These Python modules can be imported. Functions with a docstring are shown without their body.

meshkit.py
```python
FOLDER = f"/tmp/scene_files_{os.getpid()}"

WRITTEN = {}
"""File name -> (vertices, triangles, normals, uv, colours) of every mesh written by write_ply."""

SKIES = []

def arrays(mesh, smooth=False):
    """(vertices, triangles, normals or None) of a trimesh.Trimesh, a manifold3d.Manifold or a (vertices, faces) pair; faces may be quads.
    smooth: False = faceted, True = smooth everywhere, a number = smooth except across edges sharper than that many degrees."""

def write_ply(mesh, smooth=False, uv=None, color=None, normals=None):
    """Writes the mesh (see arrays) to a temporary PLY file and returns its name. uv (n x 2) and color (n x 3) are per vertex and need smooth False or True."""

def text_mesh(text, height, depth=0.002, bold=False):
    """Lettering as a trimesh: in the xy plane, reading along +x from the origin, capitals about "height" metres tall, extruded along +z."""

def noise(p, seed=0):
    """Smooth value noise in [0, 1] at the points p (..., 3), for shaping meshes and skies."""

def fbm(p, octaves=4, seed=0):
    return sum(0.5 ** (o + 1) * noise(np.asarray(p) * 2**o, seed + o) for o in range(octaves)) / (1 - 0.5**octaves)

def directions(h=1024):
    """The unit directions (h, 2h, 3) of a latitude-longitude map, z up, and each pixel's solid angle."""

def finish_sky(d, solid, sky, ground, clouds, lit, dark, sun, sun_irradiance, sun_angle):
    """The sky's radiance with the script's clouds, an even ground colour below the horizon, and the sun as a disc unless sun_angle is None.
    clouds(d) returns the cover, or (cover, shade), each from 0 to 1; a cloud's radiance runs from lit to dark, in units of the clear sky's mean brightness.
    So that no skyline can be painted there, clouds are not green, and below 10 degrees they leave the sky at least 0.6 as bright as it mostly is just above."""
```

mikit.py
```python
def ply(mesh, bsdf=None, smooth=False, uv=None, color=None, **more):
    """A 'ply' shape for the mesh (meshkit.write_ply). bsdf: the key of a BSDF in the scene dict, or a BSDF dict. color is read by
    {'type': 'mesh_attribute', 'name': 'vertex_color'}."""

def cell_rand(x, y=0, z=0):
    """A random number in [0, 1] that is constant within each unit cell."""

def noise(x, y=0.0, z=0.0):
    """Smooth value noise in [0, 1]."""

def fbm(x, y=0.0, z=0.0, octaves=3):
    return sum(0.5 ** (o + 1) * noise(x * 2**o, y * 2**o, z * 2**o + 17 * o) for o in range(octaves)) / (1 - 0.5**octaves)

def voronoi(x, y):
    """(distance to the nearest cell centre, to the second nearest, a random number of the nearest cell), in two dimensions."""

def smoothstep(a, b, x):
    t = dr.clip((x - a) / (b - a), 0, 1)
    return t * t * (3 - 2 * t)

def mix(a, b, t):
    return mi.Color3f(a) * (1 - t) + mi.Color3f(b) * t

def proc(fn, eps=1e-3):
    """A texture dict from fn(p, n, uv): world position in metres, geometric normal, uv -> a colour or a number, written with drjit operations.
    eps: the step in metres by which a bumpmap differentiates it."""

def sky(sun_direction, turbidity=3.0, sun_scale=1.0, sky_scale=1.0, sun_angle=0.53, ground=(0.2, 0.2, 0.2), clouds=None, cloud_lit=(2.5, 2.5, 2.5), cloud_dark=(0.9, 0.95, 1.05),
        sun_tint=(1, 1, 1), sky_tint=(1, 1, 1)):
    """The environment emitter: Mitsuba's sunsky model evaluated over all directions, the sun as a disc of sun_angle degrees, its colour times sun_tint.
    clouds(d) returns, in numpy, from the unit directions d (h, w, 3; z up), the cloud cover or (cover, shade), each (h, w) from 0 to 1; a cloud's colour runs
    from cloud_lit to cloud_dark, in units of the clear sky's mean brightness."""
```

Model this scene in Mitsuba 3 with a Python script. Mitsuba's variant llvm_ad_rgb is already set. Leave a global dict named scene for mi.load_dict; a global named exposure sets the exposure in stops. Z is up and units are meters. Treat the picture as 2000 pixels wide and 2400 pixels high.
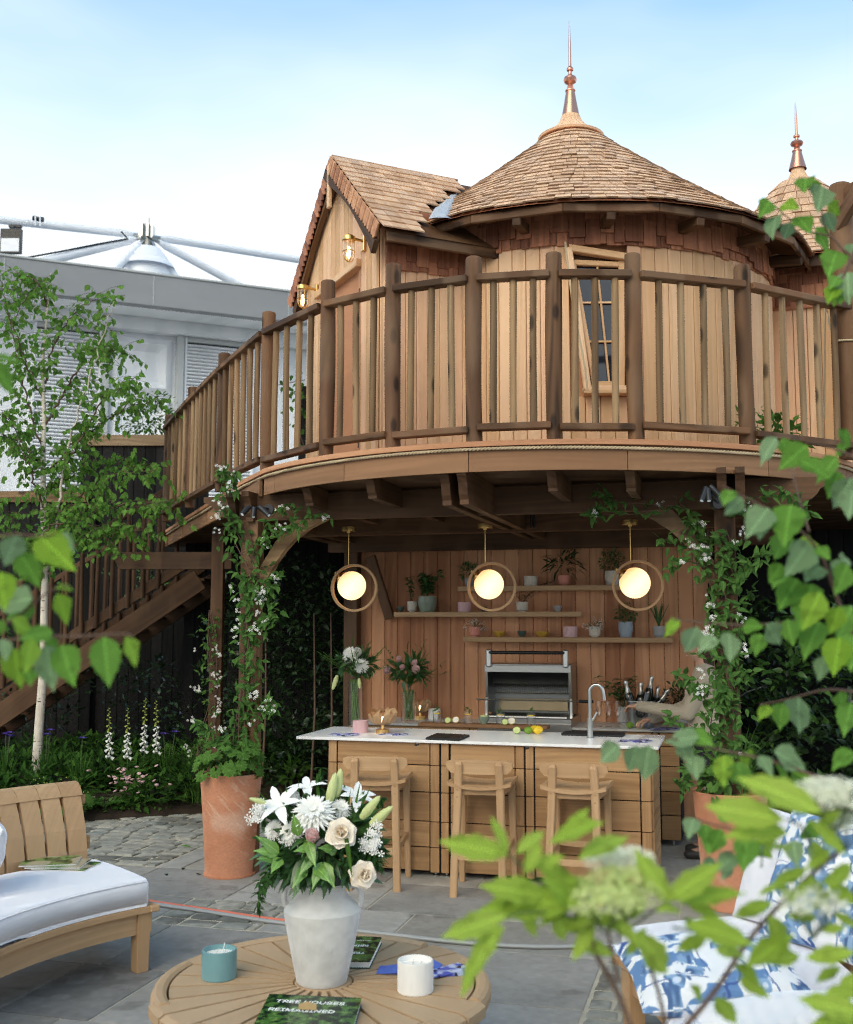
import math, random
import numpy as np, trimesh, drjit as dr, mitsuba as mi, mikit, meshkit
from mikit import noise, fbm, cell_rand, smoothstep, mix, proc, voronoi
T = mi.ScalarTransform4f
scene, labels = {}, {}

# ---------------------------------------------------------------- camera, sky, exposure
PITCH = math.radians(5.82)
scene['camera'] = {'type': 'thinlens', 'fov_axis': 'y', 'fov': 2 * math.degrees(math.atan(1200 / 2550)), 'near_clip': 0.05, 'far_clip': 400.0,
                   'aperture_radius': 0.0058, 'focus_distance': 6.6,
                   'to_world': T().look_at(origin=[0, 0, 1.8], target=[0, math.cos(PITCH), 1.8 + math.sin(PITCH)], up=[0, 0, 1])}


def cloud_cover(d):
    e = np.clip(d[..., 2], 0.02, 1)
    q = np.stack([d[..., 0] * 3.0, d[..., 1] * 3.0, e * 7.0], -1)
    n = meshkit.fbm(q, 5, 3)
    low = 1 - np.clip((e - 0.20) / 0.40, 0, 1)
    cover = np.clip(0.16 + 0.90 * low * low * (3 - 2 * low) + 0.75 * (n - 0.5), 0.02, 1)
    return cover, np.zeros_like(cover)


exposure = 3.15
scene['sky'] = mikit.sky([-0.38, -0.72, 0.60], turbidity=2.5, sun_scale=0.17, sun_angle=46, clouds=cloud_cover, cloud_lit=(1.84, 1.92, 2.0), sky_tint=(0.74, 1.05, 0.93), ground=(0.18, 0.18, 0.17))

# ---------------------------------------------------------------- helpers
RNG = np.random.default_rng(7)
PHI = math.radians(15.5)
UX, UY = math.cos(PHI), math.sin(PHI)


def W(u, v, z=0.0):  # the yard's own axes: u along the bar to the right, v away from it
    return np.array([-0.72 + UX * u + UY * v, 8.2 - UY * u + UX * v, z])


def KU(p):
    x, y, z = p
    return np.array([(x + 0.72) * UX - (y - 8.2) * UY, (x + 0.72) * UY + (y - 8.2) * UX, z])


UV_, VV_, ZV_ = np.array([UX, -UY, 0]), np.array([UY, UX, 0]), np.array([0, 0, 1.0])
_count = {}


def numbered(key):
    n = _count.get(key, 0)
    _count[key] = n + 1
    return key if n == 0 else f'{key}_{n:03d}'


def thing(name, label, cat, group=None):
    k = numbered(name)
    labels[k] = {'label': label, 'category': cat}
    if group:
        labels[k]['group'] = group
    return k


def add(key, m, bsdf, smooth=False, **more):
    v, f, uv = m
    if smooth is not False and smooth is not True:
        scene[key] = mikit.ply((v, f), 'mat_' + bsdf, smooth, **more)
    else:
        scene[key] = mikit.ply((v, f), 'mat_' + bsdf, smooth, uv=uv if bsdf in USES_UV else None, **more)
    return key


def part(parent, name, m, bsdf, smooth=False, label=None, kind=None, **more):
    k = numbered(parent + '__' + name)
    add(k, m, bsdf, smooth, **more)
    if label or kind:
        labels[k] = {}
        if label:
            labels[k]['label'] = label
        if kind:
            labels[k]['kind'] = kind
    return k


def whole(name, m, bsdf, label, cat, smooth=False, group=None, **more):
    k = thing(name, label, cat, group)
    return add(k, m, bsdf, smooth, **more)


def struct(name, m, bsdf, smooth=False, kind='structure', label=None):
    k = numbered(name)
    add(k, m, bsdf, smooth)
    labels[k] = {'kind': kind}
    if label:
        labels[k]['label'] = label
    return k


CAM = np.array([0, 0, 1.8])


def pieces(parent, name, ms, bsdf, smooth=False, limit=300, rest=None):
    """The nearest pieces as parts of their own, the others as one part."""
    order = sorted(range(len(ms)), key=lambda i: np.linalg.norm(ms[i][0].mean(0) - CAM) / (np.ptp(ms[i][0], 0).max() + 1e-6))
    for i in order[:limit]:
        part(parent, name, ms[i], bsdf if isinstance(bsdf, str) else bsdf[i % len(bsdf)], smooth)
    if len(ms) > limit:
        part(parent, rest or name + '_mass', cat([ms[i] for i in order[limit:]]), bsdf if isinstance(bsdf, str) else bsdf[0], smooth, kind='stuff')


def cat(ms):
    n, V, F, U = 0, [], [], []
    for v, f, uv in ms:
        V.append(v); F.append(f + n); U.append(uv)
        n += len(v)
    return np.vstack(V), np.vstack(F), np.vstack(U)


def tid(lo=0, hi=32):
    return int(RNG.integers(lo, hi))


def mk(v, f, uv=None, i=None):
    v = np.asarray(v, float)
    f = np.asarray(f, int)
    if f.shape[1] == 4:
        f = np.vstack([f[:, [0, 1, 2]], f[:, [0, 2, 3]]])
    if uv is None:
        uv = np.stack([v[:, 0] + 0.7 * v[:, 1], v[:, 2]], 1)
    uv = np.array(uv, float)
    i = tid() if i is None else i
    uv[:, 0] = np.clip(uv[:, 0], -3.9, 3.9) + 8 * i + 4
    return v, f, uv


def move(m, R=None, t=(0, 0, 0)):
    v, f, uv = m
    return (v @ np.asarray(R).T if R is not None else v) + np.asarray(t, float), f, uv


def rotz(a):
    return np.array([[math.cos(a), -math.sin(a), 0], [math.sin(a), math.cos(a), 0], [0, 0, 1]])


def rot(axis, a):
    axis = np.asarray(axis, float) / np.linalg.norm(axis)
    x, y, z = axis
    K_ = np.array([[0, -z, y], [z, 0, -x], [-y, x, 0]])
    return np.eye(3) + math.sin(a) * K_ + (1 - math.cos(a)) * K_ @ K_


KR = rotz(-PHI)  # turns a mesh made along x, y into the yard's axes


def hullmesh(P):
    P = np.asarray(P, float)
    h = trimesh.convex.convex_hull(P)
    return np.array(h.vertices), np.array(h.faces)


_BOXF = None


def box(sx, sy, sz, c=(0, 0, 0), ch=0.004, i=None, axis=None):
    """A box with chamfered edges; the grain runs along its longest side."""
    s = np.array([sx, sy, sz]) / 2
    ch = min(ch, 0.35 * s.min())
    V = []
    for k in range(3):
        for sg in np.ndindex(2, 2, 2):
            q = (2 * np.array(sg) - 1) * s
            for j in range(3):
                if j != k:
                    q[j] -= (2 * sg[j] - 1) * ch
            V.append(q)
    global _BOXF
    if _BOXF is None:
        big = np.array(V) / s
        h = trimesh.convex.convex_hull(np.array(V) + 0)
        # order of hull vertices may change: map back
        idx = [int(np.argmin(np.linalg.norm(np.array(V) - w, axis=1))) for w in h.vertices]
        _BOXF = np.array(idx)[np.array(h.faces)]
    V = np.array(V)
    ax = int(np.argmax(s)) if axis is None else axis
    o = [j for j in range(3) if j != ax]
    uv = np.stack([V[:, o[0]] + 0.73 * V[:, o[1]], V[:, ax]], 1)
    uv[:, 1] += RNG.random() * 20
    return mk(V + np.asarray(c, float), _BOXF, uv, i)


box(1, 1.1, 1.2, ch=.1)


def frame(d, up=(0, 0, 1)):
    d = np.asarray(d, float) / np.linalg.norm(d)
    if abs(d @ np.asarray(up, float)) > 0.999:
        up = (0, 1, 0)
    y = np.cross(up, d); y /= np.linalg.norm(y)
    return np.stack([d, y, np.cross(d, y)], 1)


def beam(a, b, w, h, up=(0, 0, 1), ch=0.005, i=None):
    """A chamfered bar from a to b: w across, h along up."""
    a, b = np.asarray(a, float), np.asarray(b, float)
    return move(box(np.linalg.norm(b - a), w, h, ch=ch, i=i, axis=0), frame(b - a, up), (a + b) / 2)


def tube(pts, r, n=8, cap=True, i=None):
    p = np.asarray(pts, float)
    r = np.broadcast_to(np.asarray(r, float), (len(p),))
    t = np.gradient(p, axis=0)
    t /= np.linalg.norm(t, axis=1, keepdims=True) + 1e-12
    ref = np.array([0, 0, 1.0]) if abs(t[0, 2]) < 0.9 else np.array([0, 1.0, 0])
    V, UVs = [], []
    L = np.r_[0, np.cumsum(np.linalg.norm(np.diff(p, axis=0), axis=1))]
    s0 = RNG.random() * 20
    a = np.cross(t[0], ref); a /= np.linalg.norm(a)
    for k in range(len(p)):
        a = a - (a @ t[k]) * t[k]; a /= np.linalg.norm(a) + 1e-12
        b = np.cross(t[k], a)
        for j in range(n + 1):
            q = 2 * math.pi * j / n
            V.append(p[k] + r[k] * (math.cos(q) * a + math.sin(q) * b))
            UVs.append((q * max(r.max(), 1e-3), L[k] + s0))
    F = []
    m = n + 1
    for k in range(len(p) - 1):
        for j in range(n):
            F.append((k * m + j, k * m + j + 1, (k + 1) * m + j + 1, (k + 1) * m + j))
    F = np.array(F); F = np.vstack([F[:, [0, 1, 2]], F[:, [0, 2, 3]]])
    if cap:
        extra = []
        for k, flip in ((0, True), (len(p) - 1, False)):
            base = len(V)
            V.append(p[k]); UVs.append((0, L[k] + s0))
            for j in range(n + 1):
                V.append(V[k * m + j].copy()); UVs.append((UVs[k * m + j][0] * 0.3, L[k] + s0))
            for j in range(n):
                extra.append((base, base + 2 + j, base + 1 + j) if flip else (base, base + 1 + j, base + 2 + j))
        F = np.vstack([F, extra])
    return mk(V, F, UVs, i)


def sharp(prof):
    """Doubles the corner points of a lathe profile so that smooth shading keeps its edges."""
    out = [prof[0]]
    for k in range(1, len(prof) - 1):
        a, b, c = np.array(prof[k - 1]), np.array(prof[k]), np.array(prof[k + 1])
        u, w = b - a, c - b
        out.append(prof[k])
        if (u @ w) < 0.8 * np.linalg.norm(u) * np.linalg.norm(w):
            out.append(prof[k])
    return out + [prof[-1]]


def lathe(prof, n=24, c=(0, 0, 0), i=None, arc=2 * math.pi, a0=0.0):
    prof = sharp([(max(r, 1e-5), z) for r, z in prof])
    V, U_, F = [], [], []
    L = 0
    for k, (r, z) in enumerate(prof):
        if k:
            L += math.hypot(r - prof[k - 1][0], z - prof[k - 1][1])
        for j in range(n + 1):
            q = a0 + arc * j / n
            V.append((r * math.cos(q), r * math.sin(q), z)); U_.append((q * 0.1, L))
    m = n + 1
    for k in range(len(prof) - 1):
        if prof[k] == prof[k + 1]:
            continue
        for j in range(n):
            F.append((k * m + j, k * m + j + 1, (k + 1) * m + j + 1, (k + 1) * m + j))
    return mk(np.array(V) + np.asarray(c, float), F, U_, i)


def extrude(poly, depth, i=None, axis=0):
    """A 2-D outline (shapely polygon or points) as a solid: x, y in its plane, z from 0 to depth."""
    from shapely.geometry import Polygon
    g = poly if hasattr(poly, 'exterior') else Polygon(poly)
    e = trimesh.creation.extrude_polygon(g, depth, engine='earcut')
    v = np.array(e.vertices)
    f = np.array(e.faces)
    v2 = v[f].reshape(-1, 3)
    uv = np.stack([v2[:, 1 - axis] + 0.7 * v2[:, 2], v2[:, axis] + RNG.random() * 20], 1)
    return mk(v2, np.arange(len(v2)).reshape(-1, 3), uv, i)


def setup(m, o, x, y):
    """Stands a mesh made in its own x, y plane into the world: origin o, axes x and y."""
    x = np.asarray(x, float) / np.linalg.norm(x); y = np.asarray(y, float)
    y = y - (y @ x) * x; y /= np.linalg.norm(y)
    return move(m, np.stack([x, y, np.cross(x, y)], 1), o)


def arcpts(c, r, a0, a1, n, z=0.0):
    q = np.radians(np.linspace(a0, a1, n))
    return np.stack([c[0] + r * np.cos(q), c[1] + r * np.sin(q), np.full(n, z)], 1)


def sweep(path, prof, i=None, closed=False, up=(0, 0, 1)):
    """A closed 2-D profile (across, up) swept along a level path."""
    p = np.asarray(path, float); prof = np.asarray(prof, float)
    t = np.gradient(p, axis=0); t /= np.linalg.norm(t, axis=1, keepdims=True)
    n = np.cross(t, up); n /= np.linalg.norm(n, axis=1, keepdims=True)
    L = np.r_[0, np.cumsum(np.linalg.norm(np.diff(p, axis=0), axis=1))]
    per = np.r_[0, np.cumsum(np.linalg.norm(np.diff(np.vstack([prof, prof[:1]]), axis=0), axis=1))]
    V, U_, F = [], [], []
    m = len(prof)
    s0 = RNG.random() * 20
    for e in range(m):  # one strip for each side of the profile: flat sides stay crisp
        b = len(V)
        for k in range(len(p)):
            for j in (e, (e + 1) % m):
                V.append(p[k] + n[k] * prof[j, 0] + np.asarray(up, float) * prof[j, 1])
                U_.append((per[e + (j != e)], L[k] + s0))
        for k in range(len(p) - 1):
            F.append((b + 2 * k, b + 2 * k + 1, b + 2 * k + 3, b + 2 * k + 2))
    F = np.array(F); F = np.vstack([F[:, [0, 1, 2]], F[:, [0, 2, 3]]]).tolist()
    for k in (0, len(p) - 1):
        b = len(V)
        for j in range(m):
            V.append(p[k] + n[k] * prof[j, 0] + np.asarray(up, float) * prof[j, 1]); U_.append((prof[j, 0], L[k] + s0))
        for j in range(1, m - 1):
            F.append((b, b + j, b + j + 1) if k == 0 else (b, b + j + 1, b + j))
    return mk(V, F, U_, i)


# ---------------------------------------------------------------- materials
USES_UV = set()


def twosided(b):
    return {'type': 'twosided', 'bsdf': b}


def rgb(c):
    return {'type': 'rgb', 'value': list(c)}


def plain(name, c, rough=0.5, metallic=0.0, spec=0.5, **more):
    scene['mat_' + name] = twosided({'type': 'principled', 'base_color': rgb(c), 'roughness': rough, 'metallic': metallic, 'specular': spec, **more})


def textured(name, fn, rough=0.6, uv=False, bump=None, bscale=1.0, beps=1e-3, **more):
    b = {'type': 'principled', 'base_color': proc(fn), 'roughness': rough, 'specular': 0.25, **more}
    if bump is not None:
        b = {'type': 'bumpmap', 'arbitrary': proc(bump, beps), 'scale': bscale, 'bsdf': b}
    scene['mat_' + name] = twosided(b)
    if uv:
        USES_UV.add(name)


def wood(name, dark, light, alt=None, fine=90.0, spread=0.5, rough=0.6, knots=0.0, wear=None, amp=.62):
    """Boards: grain along v, a tone of its own for each piece (its number is the u of eight metres it lies in)."""
    alt = alt or light

    def fn(p, n, uv):
        i = dr.floor(uv.x / 8.0)
        u, v = uv.x - 8 * i - 4, uv.y
        r1, r2 = cell_rand(i, 3, 1), cell_rand(i, 9, 4)
        bend = noise(u * 9 + i * 3.1, v * 1.3, i)
        g = noise(u * fine + 5 * bend, v * 2.2, i * 1.7)
        g2 = noise(u * fine * 0.28 + 3 * bend, v * 0.8, i * 2.3 + 40)
        t = dr.clip(0.5 + spread * (r1 - 0.5) + amp * (g - 0.5) + amp * (g2 - 0.5), 0, 1)
        c = mix(dark, mix(light, alt, r2), t)
        if knots:
            q = voronoi(u * 7 + i * 5, v * 3.0 + i)
            k = smoothstep(0.22, 0.08, q[0]) * dr.select(q[2] > 0.55, 1.0, 0.0)
            c = c * (1 - knots * k)
        c = c * dr.select(v < -50, 0.5, 1.0)  # shingle butts: end grain, darkened further to paint in the shadow gap
        if wear is not None:
            c = mix(c, wear, 0.35 * smoothstep(0.5, 0.75, noise(p.x * 7, p.y * 7, p.z * 2.5)))
        return c

    textured(name, fn, rough, True)


wood('w_cedar', (.55, .33, .165), (.78, .53, .335), (.76, .455, .285), 70, 0.8, amp=.5)
wood('w_shingle', (.40, .235, .135), (.70, .47, .30), (.64, .42, .28), 120, 0.7, wear=(.52, .39, .30), amp=.30)
wood('w_band', (.19, .072, .040), (.50, .22, .12), (.42, .165, .09), 110, 1.0)
wood('w_log', (.050, .024, .011), (.205, .105, .050), (.17, .085, .045), 34, 0.6, knots=0.7, wear=(.24, .155, .095), amp=1.0)
wood('w_pole', (.11, .062, .030), (.36, .225, .115), (.30, .21, .125), 50, 0.7, knots=0.75, amp=.85)
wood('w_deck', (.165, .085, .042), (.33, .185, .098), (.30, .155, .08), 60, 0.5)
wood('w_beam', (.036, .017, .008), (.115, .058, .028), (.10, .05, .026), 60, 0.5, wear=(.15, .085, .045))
wood('w_kitchen', (.32, .135, .065), (.62, .335, .185), (.56, .27, .14), 60, 1.0)
wood('w_teak', (.36, .22, .115), (.52, .345, .195), (.49, .31, .17), 130, 0.4, 0.55, amp=.42)
wood('w_oak', (.28, .155, .070), (.46, .285, .145), (.42, .255, .13), 130, 0.45, 0.5)
wood('w_fence', (.003, .003, .0035), (.016, .0155, .0155), (.012, .011, .011), 60, 0.9, rough=.85)
wood('w_tabletop', (.40, .27, .16), (.50, .35, .215), (.47, .32, .19), 150, 0.5, 0.55, amp=.16)
plain('copper', (.70, .33, .24), 0.33, 1.0)
plain('brass', (.72, .46, .17), 0.28, 1.0)
plain('lead', (.42, .45, .50), 0.55, 0.2)
plain('black_metal', (.012, .013, .015), 0.4)
plain('black_matt', (.015, .016, .018), 0.75)
plain('steel', (.56, .57, .56), 0.27, 1.0)
plain('steel_dark', (.20, .21, .21), 0.35, 1.0)
textured('white_paint', lambda p, n, uv: mix((.70, .73, .76), (.79, .81, .84), smoothstep(.25, .6, fbm((p.x + p.y) * 2.2, 0, p.z * .5, 4))), .5)
plain('white_metal', (.76, .79, .84), 0.35)
textured('grey_paint', lambda p, n, uv: mix((.25, .262, .275), (.31, .322, .335), fbm(p.x * .9, p.y * .9, p.z * 2.5, 4)), .55)
plain('grey_frame', (.44, .46, .46), 0.6)
plain('rope', (.50, .40, .26), 0.9)
plain('worktop', (.80, .81, .82), 0.25)
plain('worktop_grey', (.42, .42, .40), 0.35)
scene['mat_glass'] = {'type': 'dielectric', 'int_ior': 1.45, 'ext_ior': 1.0}
scene['mat_pane'] = {'type': 'thindielectric', 'int_ior': 1.5}
plain('dark_pane', (.012, .016, .024), 0.06, 0.0, 0.8)

# ---------------------------------------------------------------- the round treehouse
TC = np.array([1.31, 9.4, 0])
ZD = 2.92  # deck floor


def ring(r, a, z, c=TC):
    return np.array([c[0] + r * math.cos(a), c[1] + r * math.sin(a), z])


def curved_board(c, r, a0, a1, z0, z1, th, lean=0.0, i=None):
    """One upright board on a round wall, flat between its two edges, with its arrises eased."""
    A, B = ring(r, a0, 0, c), ring(r, a1, 0, c)
    d = B - A; w = np.linalg.norm(d)
    n = np.array([d[1], -d[0], 0]) / w
    m = box(w, th, z1 - z0, ch=0.005, i=i, axis=2)
    if lean:
        m = move(m, rot([1, 0, 0], lean))
    return setup2(m, (A + B) / 2 + np.array([0, 0, (z0 + z1) / 2]), d / w, -n)


def setup2(m, o, x, y):
    x, y = np.asarray(x, float), np.asarray(y, float)
    return move(m, np.stack([x, y, np.cross(x, y)], 1), o)


def band_shingles(parent, c, r, a0, a1, rows, wd, out):
    """Staggered shingles on a round wall: rows of (z of the butt, height, how far it stands out, jitter)."""
    for z, hgt, stand, jit in rows:
        a = a0 + RNG.random() * wd / r
        while a < a1:
            w = wd * (0.62 + 0.75 * RNG.random()) / r
            dz = (RNG.random() - 0.5) * jit
            out.append(curved_board(c, r + stand + 0.004 * RNG.random(), a + 0.0015, min(a + w, a1) - 0.0015, z + dz, z + dz + hgt, 0.012, lean=-0.05))
            a += w


def roof_shingles(c, rmax, zmax, prof, rows, wd, a0, a1, facets=0, th=0.011):
    """Courses of shingles on a round roof; prof(s) -> (radius, height) for s from 0 at the eave to 1."""
    out = []
    for k in range(rows):
        s0, s1 = k / rows, (k + 1.25) / rows
        (r0, z0), (r1, z1) = prof(s0), prof(min(s1, 1.0))
        a = a0 + RNG.random() * wd / max(r0, .2)
        while a < a1:
            w = wd * (0.7 + 0.65 * RNG.random()) / max(r0, .15)
            b = min(a + w, a1)
            m_ = (a + b) / 2
            fac = 1.0
            if facets:
                st = 2 * math.pi / facets
                q = (m_ % st) - st / 2
                fac = math.cos(st / 2) / math.cos(q) * 1.012
            j = 0.007 * (RNG.random() - 0.5)
            lift = th * (1.25 + 0.5 * RNG.random())
            e0, e1 = r0 * fac + 0.0 + j, r1 * fac
            g = 0.0025 / max(r0, .2)
            sl = math.atan2(z1 - z0, r0 - r1)
            up_r, up_z = math.sin(sl), math.cos(sl)
            P = []
            for (rr, zz, ll) in ((e0, z0 + j * 0.3, lift), (e1, z1, th * 0.45)):
                for aa in (a + g, b - g):
                    P.append(ring(rr + up_r * ll, aa, zz + up_z * ll, c))
                    P.append(ring(rr + up_r * (ll - th), aa, zz + up_z * (ll - th), c))
            # 0,2 butt top  1,3 butt bottom  4,6 head top  5,7 head bottom
            F = [(0, 2, 6, 4), (1, 5, 7, 3), (0, 1, 3, 2), (0, 4, 5, 1), (2, 3, 7, 6)]
            uv = [(0, 0), (0, .02), (b * r0 - a * r0, 0), (b * r0 - a * r0, .02), (0, .15), (0, .17), (b * r0 - a * r0, .15), (b * r0 - a * r0, .17)]
            P2, F2, U2 = [], [], []
            for f in F:
                base = len(P2)
                P2 += [P[x] for x in f]; U2 += [(uv[x][0], -100) if f == (0, 1, 3, 2) else uv[x] for x in f]; F2.append((base, base + 1, base + 2, base + 3))  # butt face marked so its colour takes the painted shadow tone
            out.append(mk(P2, F2, np.array(U2) + [0, RNG.random() * 9]))
            a = b
    return out


def finial(parent, c, zb, k, kc):
    """Turned wooden cap, copper skirt, balls and spike; k scales the copper's height, kc the cap."""
    part(parent, 'cap', lathe([(.0, zb - .005), (.300 * kc, zb - .02), (.305 * kc, zb), (.25 * kc, zb + .028), (.19 * kc, zb + .065), (.135 * kc, zb + .115), (.10 * kc, zb + .165), (.085 * kc, zb + .21), (0, zb + .22)], 28, c), 'w_cedar', True, label='pale turned wooden cap')
    z = zb + .195
    fin = [(.082, 0), (.080, .012), (.060, .13), (.040, .262), (.046, .268), (.046, .28), (.024, .29), (.030, .315), (.022, .33), (.03, .345), (.052, .36), (.060, .385), (.052, .41), (.03, .425), (.017, .44), (.016, .47), (.029, .48), (.031, .492), (.028, .505), (.017, .515), (.013, .53), (.0115, .75), (.0035, .995), (0, 1.0)]
    part(parent, 'finial', lathe([(r, z + h * k) for r, h in fin], 20, c), 'copper', True, label='bright copper finial with ball and spike')


th_ = thing('treehouse', 'round cedar treehouse room with conical shingle roof and copper spire', 'treehouse')
wall_ = part(th_, 'wall', lathe([(1.60, 2.8), (1.60, 4.95)], 64, TC), 'w_kitchen', True)
R_W = 1.655
nb = 98
WIN_A0, WIN_A1 = -1.725, -1.475  # the window's bearing on the wall
for k in range(nb):
    a0, a1 = 2 * math.pi * k / nb, 2 * math.pi * (k + 1) / nb
    am = (a0 + a1) / 2 - 2 * math.pi
    if not (-2.75 < am < 0.25):
        continue
    if WIN_A0 < am < WIN_A1:
        part(wall_, 'board', curved_board(TC, R_W, a0 + .0012, a1 - .0012, 3.0, 3.43, .022), 'w_cedar')
    else:
        part(wall_, 'board', curved_board(TC, R_W + .002 * RNG.random(), a0 + .0012, a1 - .0012, 3.0, 4.75, .022), 'w_cedar')
sh = []
band_shingles(None, TC, R_W, -2.7, 0.2, [(4.785, .2, .016, .03), (4.70, .2, .024, .10), (4.60, .2, .034, .11)], .105, sh)
band_shingles(None, TC, R_W, -2.7, 0.2, [(4.555, .11, .018, .025)], .095, sh)
b_ = part(th_, 'shingle_band', lathe([(R_W + .012, 4.6), (R_W + .012, 4.95)], 48, TC), 'w_band', True)
pieces(b_, 'shingle', sh, 'w_band', limit=150)
sk = []
band_shingles(None, TC, R_W + .02, -2.5, 0.1, [(2.925, .13, .035, .006)], .10, sk)
s_ = part(th_, 'skirt', lathe([(R_W + .03, 2.9), (R_W + .012, 3.06)], 48, TC), 'w_cedar', True)
pieces(s_, 'shingle', sk, 'w_cedar')

# roof
ZE, RE, ZA = 4.775, 2.0, 6.30


def main_prof(s):
    r = RE + (0.25 - RE) * s
    z = ZE + (ZA - ZE) * (RE - r) / RE
    return r, z - 0.035 * math.sin(math.pi * s) + 0.10 * max(0, s - .8) ** 2


roof_ = part(th_, 'roof', lathe([(main_prof(s)[0], main_prof(s)[1] - .012) for s in np.linspace(0, 1, 14)], 54, TC), 'w_band', True)
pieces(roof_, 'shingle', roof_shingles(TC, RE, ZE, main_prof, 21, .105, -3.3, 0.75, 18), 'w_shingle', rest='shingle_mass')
for k in range(18):
    a0, a1 = 2 * math.pi * k / 18 - math.pi * 1.0, 2 * math.pi * (k + 1) / 18 - math.pi
    if -2.9 < (a0 + a1) / 2 < 0.7:
        A, B = ring(RE - .03, a0, ZE - .043), ring(RE - .03, a1, ZE - .043)
        part(roof_, 'eave_board', beam(A, B, .03, .066), 'w_log')
        m_ = (a0 + a1) / 2
        A, B = ring(R_W - .02, m_, ZE - .005), ring(RE - .06, m_, ZE - .10)
        part(roof_, 'rafter_end', beam(ring(R_W, m_, ZE - .07), ring(RE - .055, m_, ZE - .095), .065, .075), 'w_beam')
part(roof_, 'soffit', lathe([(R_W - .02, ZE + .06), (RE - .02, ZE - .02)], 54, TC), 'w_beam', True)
finial(roof_, TC + [-.01, 0, 0], 6.135, .93, .98)

# window: a leaning frame with a casement of small panes
wm = -1.60
wo = ring(R_W + .0, wm, 0)
wx = np.array([-math.sin(wm), math.cos(wm), 0]); wy = np.array([math.cos(wm), math.sin(wm), 0])


def WN(x, z, o=0.0):
    return wo + wx * x + wy * (.02 + o) + np.array([0, 0, z])


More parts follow.
